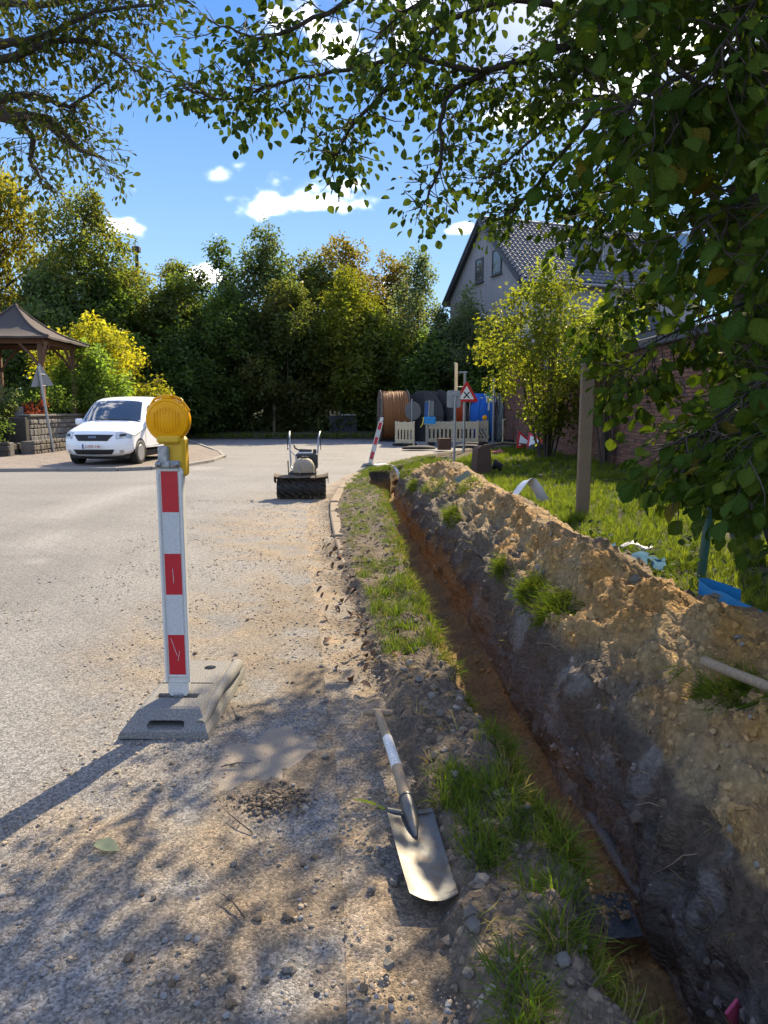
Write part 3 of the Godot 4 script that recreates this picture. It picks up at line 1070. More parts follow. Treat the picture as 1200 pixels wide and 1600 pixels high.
func triangle_plate(o: Node3D, x: Transform3D, side: float, mark: bool, face_mat: Material) -> void:
	var m := MB.new()
	m.prism(tri_poly(side, 0.03), -0.006, 0.006, x)
	built("plate", m, M.galvanised, o)
	m = MB.new()
	m.prism(tri_poly(side * 0.995, 0.03), 0.0062, 0.009, x)
	var rd := built("red_border", m, M.red, o)
	m = MB.new()
	m.prism(tri_poly(side * 0.62, 0.012), 0.0092, 0.012, x)
	built("face", m, face_mat, o)
	if mark:
		m = MB.new()
		for s in [-1.0, 1.0]:
			m.box(x * Vector3(0, -0.01, 0.0135), Vector3(0.27, 0.042, 0.002 + 0.0006 * s), x.basis * Basis(Vector3(0, 0, 1), s * 0.83))
		built("crossing_mark", m, M.print_black, o)

func signs() -> void:
	var o := thing("warning_sign", "red bordered triangular crossroads warning sign on a grey pole by the barrier", "road sign", Vector3(2.62, 0.0, -23.4))
	pole(o, "pole", 2.72, 0.045, M.galvanised)
	var m := MB.new()
	m.box(Vector3(-0.06, 2.70, 0.0), Vector3(0.28, 0.06, 0.06), Basis(), 0.01)
	built("clamp", m, M.galvanised, o)
	triangle_plate(o, Transform3D(Basis(), Vector3(0.06, 1.98, 0.06)), 0.80, true, M.white)
	o = thing("sign_board", "tall cream sign board seen edge-on above the triangular warning sign", "road sign", Vector3(2.34, 1.98, -23.45), 0.0)
	m = MB.new()
	m.prism(rounded(0.75, 1.05, 0.06), -0.012, 0.012, Transform3D(Basis(Vector3.UP, 1.36) * Basis(Vector3(0, 0, 1), 0.05), Vector3(0, 0.5, 0)))
	built("panel", m, M.cream, o)
	m = MB.new()
	m.tube([Vector3(0.03, 0.25, 0.05), Vector3(0.22, 0.25, 0.05)], 0.018, 8)
	built("bracket", m, M.galvanised, o)
	m = MB.new()
	m.tube([Vector3(0.03, 0.68, 0.05), Vector3(0.22, 0.70, 0.05)], 0.018, 8)
	built("bracket", m, M.galvanised, o)
	o = thing("square_sign", "square sign seen from its grey back on a thin post in the grass", "road sign", Vector3(1.72, 0.02, -17.7))
	pole(o, "pole", 1.80, 0.03, M.galvanised, Vector3(0.03, 0, 0))
	m = MB.new()
	m.prism(rounded(0.34, 0.42, 0.045), -0.006, 0.006, Transform3D(Basis(Vector3.UP, 0.1), Vector3(0, 1.74, -0.045)))
	m.prism(rounded(0.30, 0.38, 0.035), 0.0062, 0.0075, Transform3D(Basis(Vector3.UP, 0.1), Vector3(0, 1.74, -0.045)))
	built("plate", m, M.galvanised, o)
	m = MB.new()
	m.box(Vector3(0.05, 1.83, -0.02), Vector3(0.13, 0.05, 0.02), Basis(), 0.004)
	built("clamp", m, M.steel, o)
	m = MB.new()
	m.box(Vector3(0.03, 1.74, -0.005), Vector3(0.09, 0.03, 0.05), Basis(), 0.004)
	built("clamp", m, M.steel, o)
	# the back of a round sign and of two blue ones at the barrier
	o = thing("round_sign", "round sign seen from its grey back on a pole at the left barrier", "road sign", Vector3(1.17, 0.0, -30.2))
	pole(o, "pole", 1.95, 0.03, M.galvanised)
	m = MB.new()
	m.lathe([Vector2(0, -0.004), Vector2(0.38, -0.004), Vector2(0.385, 0.01), Vector2(0.365, 0.01), Vector2(0.36, 0.004), Vector2(0, 0.004)], 36, Transform3D(Basis(Vector3.UP, 0.45) * Basis(Vector3(1, 0, 0), PI / 2), Vector3(0.05, 1.45, -0.05)))
	built("disc", m, M.sign_back, o)
	m = MB.new()
	m.box(Vector3(0, 1.62, -0.02), Vector3(0.1, 0.04, 0.05), Basis(), 0.005)
	built("clamp", m, M.galvanised, o)
	m = MB.new()
	m.box(Vector3(0, 1.28, -0.02), Vector3(0.1, 0.04, 0.05), Basis(), 0.005)
	built("clamp", m, M.galvanised, o)
	o = thing("blue_sign", "tall rectangular blue sign seen from behind on a leaning pole", "road sign", Vector3(1.78, -0.05, -29.6))
	m = MB.new()
	m.tube([Vector3(0, 0, 0), Vector3(0.1, 1.95, -0.02)], 0.032, 12)
	built("pole", m, M.galvanised, o)
	m = MB.new()
	m.prism(rounded(0.38, 0.62, 0.04), -0.006, 0.006, Transform3D(Basis(Vector3(0, 0, 1), -0.03), Vector3(0.09, 1.60, -0.05)))
	built("plate", m, M.sign_back, o)
	m = MB.new()
	m.prism(rounded(0.19, 0.60, 0.03), 0.0062, 0.008, Transform3D(Basis(Vector3(0, 0, 1), -0.03), Vector3(-0.0, 1.58, -0.05)))
	built("blue_film", m, M.blue_dark, o)
	o = thing("blue_bag", "blue bag with a yellow strap hung on the barrier pole", "bag", Vector3(1.88, 0.86, -29.5))
	m = MB.new()
	m.box(Vector3(0.0, 0.18, 0), Vector3(0.50, 0.34, 0.12), Basis(Vector3(0, 0, 1), -0.03), 0.03)
	built("body", m, M.blue_plastic, o)
	m = MB.new()
	m.tube([Vector3(-0.26, 0.34, 0.07), Vector3(-0.27, 0.18, 0.08), Vector3(-0.30, 0.05, 0.09), Vector3(-0.38, -0.08, 0.1)], 0.018, 6)
	m.tube([Vector3(-0.26, 0.06, 0.075), Vector3(0.26, 0.03, 0.075)], 0.008, 6)
	built("strap", m, M.yellow, o)
	o = thing("hydrant_marker", "green and white utility marker plate on a dark green post before the blue reel", "marker post", Vector3(4.85, 0.05, -33.0))
	pole(o, "post", 2.6, 0.03, M.green_paint)
	m = MB.new()
	m.prism(rounded(0.34, 0.46, 0.04), 0.03, 0.045, Transform3D(Basis(), Vector3(0, 2.0, 0.0)))
	var pl := built("plate", m, M.white, o)
	m = MB.new()
	m.prism(rounded(0.33, 0.17, 0.03), 0.0455, 0.05, Transform3D(Basis(), Vector3(0, 2.138, 0)))
	built("green_band", m, M.sign_green, pl)
	m = MB.new()
	m.prism(rounded(0.2, 0.06, 0.03), 0.0455, 0.05, Transform3D(Basis(), Vector3(0, 1.93, 0)))
	m.prism(rounded(0.32, 0.04, 0.015), 0.0455, 0.05, Transform3D(Basis(), Vector3(0, 1.81, 0)))
	built("print", m, M.sign_green, pl)
	m = MB.new()
	m.box(Vector3(-0.03, 1.6, 0.02), Vector3(0.09, 0.36, 0.05), Basis(), 0.01)
	built("sleeve", m, M.dirty_white, o)
	o = thing("steel_post", "plain grey steel post at the corner of the brick garage", "post", Vector3(4.95, 0.0, -32.4))
	pole(o, "pole", 2.95, 0.06, M.galvanised)
	o = thing("warning_lamp", "round orange warning lamp on the end of the barrier", "lamp", Vector3(4.36, 0.93, -31.0))
	m = MB.new()
	m.lathe([Vector2(0, -0.03), Vector2(0.1, -0.025), Vector2(0.11, 0), Vector2(0.1, 0.025), Vector2(0, 0.03)], 24, Transform3D(Basis(Vector3(1, 0, 0), PI / 2), Vector3(0, 0.23, 0)))
	built("lens", m, M.amber, o)
	m = MB.new()
	m.box(Vector3(0.01, 0.06, 0), Vector3(0.09, 0.12, 0.07), Basis(), 0.01)
	built("case", m, M.amber_dull, o)
	# triangular road sign seen from behind on the left, by the stone wall
	o = thing("leaning_sign", "triangular sign seen from its back on a leaning pole by the stone wall", "road sign", Vector3(-11.28, 0.0, -24.3))
	m = MB.new()
	m.tube([Vector3(0, 0, 0), Vector3(-0.24, 2.0, 0.0), Vector3(-0.33, 2.95, 0.0)], 0.045, 12)
	built("pole", m, M.galvanised, o)
	var bx := Transform3D(Basis(Vector3.UP, PI + 1.12) * Basis(Vector3(0, 0, 1), -0.1), Vector3(-0.30, 2.55, -0.09))
	m = MB.new()
	m.prism(tri_poly(0.92, 0.03), -0.006, 0.006, bx)
	built("plate", m, M.sign_grey, o)
	m = MB.new()
	m.prism(tri_poly(0.90, 0.03), 0.0062, 0.009, bx)
	built("red_border", m, M.red, o)
	m = MB.new()
	m.prism(tri_poly(0.56, 0.03), 0.0092, 0.012, bx)
	built("face", m, M.white, o)
	for y in [2.3, 2.68]:
		m = MB.new()
		m.box(Vector3(-0.29, y, -0.05), Vector3(0.3, 0.03, 0.05), Basis(Vector3.UP, 1.12), 0.004)
		built("clamp", m, M.steel, o)

func barrier(label: String, at: Vector3, turn: float, w: float, n: int, slope: float) -> void:
	var o := thing("barrier", label, "barrier", at, turn, "cream plastic barriers across the works")
	var m := MB.new()
	m.box(Vector3(0, 0.80, 0), Vector3(w, 0.32, 0.045), Basis(), 0.012)
	built("top_board", m, M.cream, o)
	m = MB.new()
	m.box(Vector3(0, 0.17, 0), Vector3(w, 0.16, 0.045), Basis(), 0.012)
	built("bottom_board", m, M.cream, o)
	for k in n:
		m = MB.new()
		var x := -w / 2 + w * (k + 0.5) / n
		m.box(Vector3(x, 0.445, 0), Vector3(w / n * 0.56, 0.42, 0.036), Basis(Vector3(0, 0, 1), slope), 0.006)
		built("slat", m, M.cream, o)
	for s in [-1.0, 1.0]:
		m = MB.new()
		m.box(Vector3(s * (w / 2 - 0.03), 0.5, 0.0), Vector3(0.07, 1.0, 0.06), Basis(), 0.012)
		built("end_post", m, M.cream, o)
		m = MB.new()
		m.box(Vector3(s * (w / 2 - 0.25), 0.045, 0), Vector3(0.3, 0.09, 0.8), Basis(), 0.03)
		built("foot", m, M.rubber_dark, o)
	for k in 3:
		m = MB.new()
		m.box(Vector3(-w / 2 + w * (k + 0.5) / 3, 0.975, 0), Vector3(0.06, 0.05, 0.03), Basis(), 0.006)
		built("lug", m, M.cream, o)

func reel(label: String, at: Vector3, turn: float, R: float, w: float, coil: Color, flange: Material, fill: float) -> void:
	var o := thing("cable_reel", label, "cable reel", at, turn, "big cable reels by the hedge")
	var ax := Transform3D(Basis(Vector3(0, 0, 1), PI / 2), Vector3(0, R, 0))
	for s in [-1.0, 1.0]:
		var m := MB.new()
		var x := Transform3D(ax.basis, Vector3(s * w / 2, R, 0))
		m.lathe([Vector2(0.1, -0.03), Vector2(R - 0.02, -0.03), Vector2(R, -0.015), Vector2(R, 0.015), Vector2(R - 0.02, 0.03), Vector2(0.1, 0.03)], 44, x)
		built("flange", m, flange, o)
		for k in 4:
			m = MB.new()
			m.box(x * (Basis(Vector3.UP, k * PI / 4) * Vector3(0, -s * 0.045, 0)), Vector3(0.03, R * 1.9, 0.09), Basis(Vector3(1, 0, 0), k * PI / 4), 0.006)
			built("spoke", m, flange, o)
	var m := MB.new()
	var pr := [Vector2(0.0, -w / 2 + 0.035)]
	var n := int(w / 0.052)
	for k in n:
		for j in 5:
			var u := (k + j / 5.0) / n
			var r := R * fill + sin(j / 5.0 * PI) * 0.028 + n_low.get_noise_1d(k * 1.7) * 0.05
			pr.append(Vector2(r, lerpf(-w / 2 + 0.04, w / 2 - 0.04, u)))
	pr.append(Vector2(0.0, w / 2 - 0.035))
	m.lathe(pr, 48, ax)
	var cm := mat("pipe_" + str(used.get("cable_reel", 0)), coil, 0.7)
	built("coiled_pipe", m, cm, o)

func site_things() -> void:
	marker_beacon("red and white beacon board with amber lamp nearest on the road", Vector3(-1.0, 0.012, -3.47), -0.01, Vector2(0.0, 0.0), true)
	marker_beacon("small leaning red and white beacon at the bend in the kerb", Vector3(-0.36, 0.0, -18.9), -0.1, Vector2(0.0, -0.26), false)
	spade()
	sweeper()
	signs()
	barrier("cream slatted barrier panel turned sideways under the round sign", Vector3(0.86, 0.03, -29.6), -0.62, 0.95, 6, 0.0)
	barrier("long cream slatted barrier across the works behind the warning sign", Vector3(2.9, 0.04, -30.4), 0.0, 2.25, 13, 0.0)
	barrier("short end barrier with slanting slats beside the orange lamp", Vector3(4.25, 0.04, -30.8), 0.2, 0.5, 3, 0.6)
	barrier("narrow barrier panel edge by the brick garage wall", Vector3(5.30, 0.1, -31.5), 1.2, 0.6, 4, 0.0)
	reel("reel of orange brown pipe standing left of the other reels", Vector3(0.45, 0.0, -34.4), 0.10, 1.22, 1.3, Color(0.21, 0.085, 0.022), M.old_wood, 0.93)
	reel("dark reel with a turned empty drum behind the round sign", Vector3(2.05, 0.0, -34.8), 0.95, 1.2, 0.7, Color(0.03, 0.03, 0.035), M.dark, 0.6)
	reel("reel of red orange pipe with dark steel flange behind the bag", Vector3(3.05, 0.0, -34.9), 0.5, 1.22, 0.8, Color(0.42, 0.06, 0.012), M.dark, 0.8)
	reel("reel of bright blue pipe behind the warning sign", Vector3(5.0, 0.0, -35.0), -0.35, 1.15, 1.2, Color(0.012, 0.12, 0.42), M.steel, 0.97)
	var o := thing("reel_stand", "rusty A-shaped steel stand holding the blue pipe reel", "stand", Vector3(4.2, 0, -34.2))
	var m: MB
	for q in [[-0.35, 0.0], [0.45, 0.0]]:
		m = MB.new()
		m.tube([Vector3(q[0], 0, 0), Vector3(0.02, 2.2, -0.1)], 0.04, 8)
		built("leg", m, M.rust, o)
	m = MB.new()
	m.tube([Vector3(-0.3, 0.3, 0.05), Vector3(0.5, 1.4, 0.0)], 0.035, 8)
	built("brace", m, M.rust, o)
	m = MB.new()
	m.tube([Vector3(0.45, 0.3, 0.05), Vector3(-0.2, 1.2, 0.02)], 0.035, 8)
	built("brace", m, M.rust, o)
	# dark box and post before the hedge
	o = thing("compost_bin", "dark slatted box with a pale lid strip in front of the hedge", "box", Vector3(-2.2, 0.12, -39.0))
	m = MB.new()
	m.box(Vector3(0, 0.55, 0), Vector3(1.5, 1.0, 0.8), Basis(), 0.02)
	built("body", m, M.blue_black, o)
	for k in 3:
		m = MB.new()
		m.box(Vector3(-0.72 + k * 0.62, 0.55, 0.41), Vector3(0.05, 1.02, 0.04), Basis(), 0.008)
		built("batten", m, M.dark, o)
	m = MB.new()
	m.box(Vector3(0.3, 1.11, 0.1), Vector3(0.86, 0.1, 0.7), Basis(), 0.02)
	built("lid", m, M.galvanised, o)
	o = thing("crate", "small pale crate standing on the dark box by the hedge", "crate", Vector3(-2.66, 1.17, -38.9))
	m = MB.new()
	m.box(Vector3(0, 0.05, 0), Vector3(0.55, 0.1, 0.4), Basis(), 0.01)
	built("bottom", m, M.wood, o)
	for k in 3:
		m = MB.new()
		m.box(Vector3(-0.24 + k * 0.24, 0.18, 0), Vector3(0.1, 0.18, 0.38), Basis(), 0.01)
		built("block", m, M.wood, o)
	o = thing("hedge_post", "weathered square wooden post in front of the hedge", "post", Vector3(-5.9, 0.1, -38.5))
	m = MB.new()
	m.box(Vector3(0, 0.85, 0), Vector3(0.15, 1.7, 0.15), Basis(Vector3(0, 0, 1), -0.015), 0.02)
	built("shaft", m, M.old_wood, o)
	# things at the edge of the grass
	o = thing("boundary_stone", "brown round-topped boundary stone standing in the grass", "stone", Vector3(2.18, 0.02, -15.9), 0.35)
	m = MB.new()
	var pf := PackedVector2Array()
	for k in 13:
		var a := PI * k / 12.0
		pf.append(Vector2(cos(a) * 0.16, 0.58 + sin(a) * 0.11))
	pf.append(Vector2(-0.20, 0.0)); pf.append(Vector2(0.20, 0.0))
	m.prism(pf, -0.13, 0.13, Transform3D())
	built("block", m, M.brown_stone, o)
	o = thing("wooden_post", "thick square wooden post standing in the sunlit grass", "post", Vector3(2.68, 0.02, -9.5), -0.12)
	m = MB.new()
	m.box(Vector3(0, 1.05, 0), Vector3(0.165, 2.1, 0.14), Basis(), 0.012)
	built("shaft", m, M.post_wood, o)
	m = MB.new()
	m.box(Vector3(0, 2.115, 0), Vector3(0.18, 0.03, 0.155), Basis(), 0.008)
	built("cap", m, M.old_wood, o)
	o = thing("fence_post", "slim dark green steel fence post under the hazel", "post", Vector3(2.62, 0.0, -5.75))
	m = MB.new()
	m.tube([Vector3(0, 0, 0), Vector3(0.06, 0.8, -0.02), Vector3(0.12, 1.6, -0.05)], 0.036, 14)
	built("tube", m, M.green_paint, o)
	m = MB.new()
	m.lathe([Vector2(0.042, 0), Vector2(0.042, 0.02), Vector2(0, 0.035)], 14, Transform3D(Basis(), Vector3(0.12, 1.6, -0.05)))
	built("cap", m, M.green_paint, o)
	o = thing("fence_brace", "slanting green steel strut behind the hazel leaves", "strut", Vector3(3.45, 0.0, -5.95))
	m = MB.new()
	m.tube([Vector3(0.35, 0, 0.1), Vector3(-0.35, 1.2, -0.1)], 0.022, 12)
	built("tube", m, M.green_paint, o)
	# clutter by the corner of the works
	o = thing("wood_block", "brown wooden block standing by the left barrier", "block", Vector3(2.2, 0.05, -26.0))
	m = MB.new()
	m.box(Vector3(0, 0.21, 0), Vector3(0.46, 0.42, 0.3), Basis(Vector3.UP, 0.15), 0.012)
	built("block", m, M.rust, o)
	var mats := [["flat black rubber mat lying left of the wooden block", Vector3(1.3, 0.05, -26.6), 1.3], ["flat black rubber mat lying before the long barrier", Vector3(3.1, 0.1, -26.4), 1.1], ["small dark mat behind the square sign", Vector3(3.5, 0.12, -27.8), 0.9]]
	for q in mats:
		o = thing("rubber_mat", q[0], "mat", q[1], 0.2, "black rubber feet and mats on the ground")
		m = MB.new()
		m.lathe([Vector2(0, 0), Vector2(q[2] * 0.5, 0.0), Vector2(q[2] * 0.48, 0.07), Vector2(q[2] * 0.3, 0.12), Vector2(0, 0.13)], 18, Transform3D(Basis.from_scale(Vector3(1, 1, 0.5)), Vector3.ZERO))
		built("mat", m, M.rubber_dark, o)
	o = thing("pallet", "weathered boards lying on the ground by the garage wall", "boards", Vector3(4.45, 0.12, -25.2), -0.35)
	for k in 3:
		m = MB.new()
		m.tube([Vector3(-0.9, 0.03 + k * 0.045, -0.1 + k * 0.12), Vector3(-0.2, 0.17 + k * 0.04, k * 0.12), Vector3(0.5, 0.12 + k * 0.04, 0.05 + k * 0.1), Vector3(1.1, 0.03 + k * 0.04, 0.1 + k * 0.1)], 0.03, 6)
		built("plank", m, M.old_wood, o)
	var ps := [["red and white triangular sign lying in the pile by the garage", Vector3(4.85, 0.12, -24.9), 0.25, 0.25], ["second fallen triangular sign resting further right against the brick wall", Vector3(5.15, 0.12, -24.6), -0.3, 0.5]]
	for q in ps:
		o = thing("fallen_sign", q[0], "road sign", q[1], q[2], "road signs heaped by the garage")
		triangle_plate(o, Transform3D(Basis(Vector3(0, 0, 1), q[3]) * Basis(Vector3(1, 0, 0), -0.45), Vector3(0, 0.3, 0)), 0.7, false, M.white)
	o = thing("rubble_lump", "dark grey lump of stone in the pile of signs", "stone", Vector3(5.2, 0.1, -24.2))
	put("lump", lump(5, 0.32, 0.2), M.stone_plain, o)
	o = thing("pink_cloth", "crumpled pink cloth lying in the grass", "cloth", Vector3(3.75, 0.12, -23.2))
	put("cloth", lump(8, 0.2, 0.5), M.pink, o).scale = Vector3(1.0, 0.5, 0.8)
	o = thing("black_bucket", "small black object in the grass behind the boundary stone", "bucket", Vector3(2.75, 0.05, -16.6))
	m = MB.new()
	m.lathe([Vector2(0, 0), Vector2(0.09, 0), Vector2(0.12, 0.2), Vector2(0.125, 0.21), Vector2(0.11, 0.2), Vector2(0.08, 0.03), Vector2(0, 0.03)], 16, Transform3D(Basis(Vector3(0, 0, 1), 1.1), Vector3(0, 0.1, 0)))
	built("shell", m, M.black, o)
	# plastic sheets and strips
	sheet_strip("plastic_strip", "folded blue and white plastic strip standing up in the grass", "plastic strip", [Vector3(1.78, 0.12, -11.1), Vector3(1.98, 0.13, -11.0), Vector3(2.24, 0.42, -11.05), Vector3(2.36, 0.30, -10.9), Vector3(2.46, 0.12, -10.8), Vector3(2.6, 0.10, -10.7)], 0.30, M.sheet_blue, Vector3(0.35, 0.3, 1))
	sheet_strip("white_strip", "white plastic strip curling over the edge of the trench", "plastic strip", [Vector3(-0.25, 0.16, -17.5), Vector3(0.02, 0.20, -17.2), Vector3(0.22, 0.17, -17.0), Vector3(0.34, 0.02, -16.6), Vector3(0.42, -0.22, -16.3)], 0.30, M.white, Vector3(0.3, 0, 1))
	sheet_strip("blue_strip", "blue plastic guard strip curving along the spoil heap", "plastic strip", [Vector3(2.6, 0.27, -2.8), Vector3(2.25, 0.31, -3.2), Vector3(2.02, 0.37, -3.6), Vector3(1.87, 0.42, -3.93), Vector3(1.85, 0.44, -4.07), Vector3(1.94, 0.43, -4.15), Vector3(2.09, 0.38, -4.05)], 0.14, M.blue_plastic, Vector3.UP)
	sheet_strip("blue_scrap", "small light blue scrap of plastic on the spoil heap", "plastic scrap", [Vector3(0.98, 0.55, -9.55), Vector3(1.07, 0.60, -9.6), Vector3(1.16, 0.66, -9.6)], 0.18, M.scrap_blue, Vector3(-0.5, 0.4, 1))
	sheet_strip("dark_sheet", "slate blue plastic sheet spanning the bottom of the trench", "plastic sheet", [Vector3(0.66, -0.36, -2.62), Vector3(0.74, -0.47, -2.58), Vector3(0.86, -0.49, -2.56), Vector3(1.0, -0.49, -2.58)], 0.24, M.slate_sheet, Vector3(0.05, 0.05, -1))
	var crumb := clod_mesh(61)
	var cw := []
	var ct := []
	for k in 170:
		var s := 0.004 + 0.014 * pow(rng.randf(), 3.0)
		cw.append(stand(Vector3.UP, 0.0, Vector3(rng.randf_range(0.05, 0.36), -0.125 + s * 0.3 + rng.randf() * 0.008, rng.randf_range(-0.13, 0.09)), s))
		ct.append(mixc(Color(0.20, 0.13, 0.07), Color(0.36, 0.22, 0.1), rng.randf()))
	scatter("soil", crumb, M.pebble, cw, ct, get_node("plastic_sheet" if has_node("plastic_sheet") else "dark_sheet"))
	for q in [["grey blue sheet crumpled by the green post", Vector3(2.2, 0.12, -6.3), 0.3, M.dull_blue], ["torn blue scrap lying under the leaves", Vector3(1.95, 0.14, -6.9), 0.2, M.dull_blue], ["pale scrap of plastic in the grass before the post", Vector3(2.35, 0.12, -7.0), 0.08, M.dirty_white]]:
		var p: Vector3 = q[1]
		sheet_strip("plastic_scrap", q[0], "plastic scrap", [p, p + Vector3(0.12, 0.07, 0.02), p + Vector3(0.22, 0.03, 0.1), p + Vector3(0.3, 0.05, 0.12)], q[2], q[3], Vector3(0.3, 0.2, -1))
	o = thing("grey_pipe", "grey cable duct running along the side of the trench", "pipe", Vector3.ZERO)
	m = MB.new()
	var pp := []
	for k in 12:
		var z := -1.2 - k * 0.19
		pp.append(Vector3(along(LIP_R, z) - 0.045 - 0.005 * k, -0.36 - 0.014 * k + 0.012 * sin(k * 1.3), z))
	m.tube(pp, 0.026, 12)
	built("duct", m, M.duct_grey, o)
	o = thing("pink_scrap", "pink scrap of plastic at the foot of the trench wall", "plastic scrap", Vector3(1.055, -0.30, -1.9))
	m = MB.new()
	m.box(Vector3.ZERO, Vector3(0.06, 0.08, 0.01), Basis(Vector3.UP, 0.5) * Basis(Vector3(0, 0, 1), 0.5), 0.003)
	built("scrap", m, M.pink, o)
	o = thing("tool_handle", "round wooden tool handle lying across the spoil heap", "tool handle", Vector3.ZERO)
	m = MB.new()
	m.tube([Vector3(1.36, 0.44, -2.9), Vector3(1.46, 0.45, -2.62), Vector3(1.62, 0.44, -2.15)], [0.022, 0.021, 0.02], 12)
	built("shaft", m, M.wood, o)
	o = thing("grey_rod", "thin grey rod lying in the grass behind the blue strip", "rod", Vector3.ZERO)
	m = MB.new()
	m.tube([Vector3(2.35, 0.26, -4.05), Vector3(2.6, 0.24, -3.6), Vector3(2.8, 0.22, -3.3)], 0.012, 8)
	built("rod", m, M.galvanised, o)

func sheet_strip(called: String, label: String, cat: String, pts: Array, width: float, mt: Material, across: Vector3) -> void:
	var o := thing(called, label, cat, pts[0])
	var rows := []
	var side := across.normalized()
	var n := 6
	for k in pts.size() - 1:
		var p0: Vector3 = pts[maxi(k - 1, 0)]
		var p3: Vector3 = pts[mini(k + 2, pts.size() - 1)]
		for j in n + (1 if k == pts.size() - 2 else 0):
			var p: Vector3 = pts[k].cubic_interpolate(pts[k + 1], p0, p3, j / float(n)) - pts[0]
			var row := []
			for i in 7:
				var u := i / 6.0 - 0.5
				row.append(p + side * width * u + Vector3(0, n_mid.get_noise_3dv(p * 2.0 + side * u) * 0.02, 0))
			rows.append(row)
	var m := MB.new()
	m.grid(rows)
	var back := []
	for r in rows:
		var q := []
		for p in r: q.append(p + Vector3(0.001, -0.003, 0.001))
		back.append(q)
	m.grid(back, false, true)
	built("sheet", m, mt, o)

func lump(sd: int, r: float, rough: float) -> ArrayMesh:
	var m := MB.new()
	var rows := []
	for i in 7:
		var v := PI * (i + 0.001) / 6.0
		var row := []
		for j in 9:
			var a := TAU * j / 9
			var d := Vector3(sin(v) * cos(a), -cos(v), -sin(v) * sin(a))
			row.append(d * r * (1.0 + n_mid.get_noise_3dv(d * 0.45 + Vector3(sd * 3.1, 0, 0)) * rough * 1.6 + n_low.get_noise_3dv(d * 1.1 + Vector3(0, sd * 2.3, 0)) * rough) * Vector3(1, 0.75, 1))
		rows.append(row)
	m.grid(rows, true)
	return m.done()

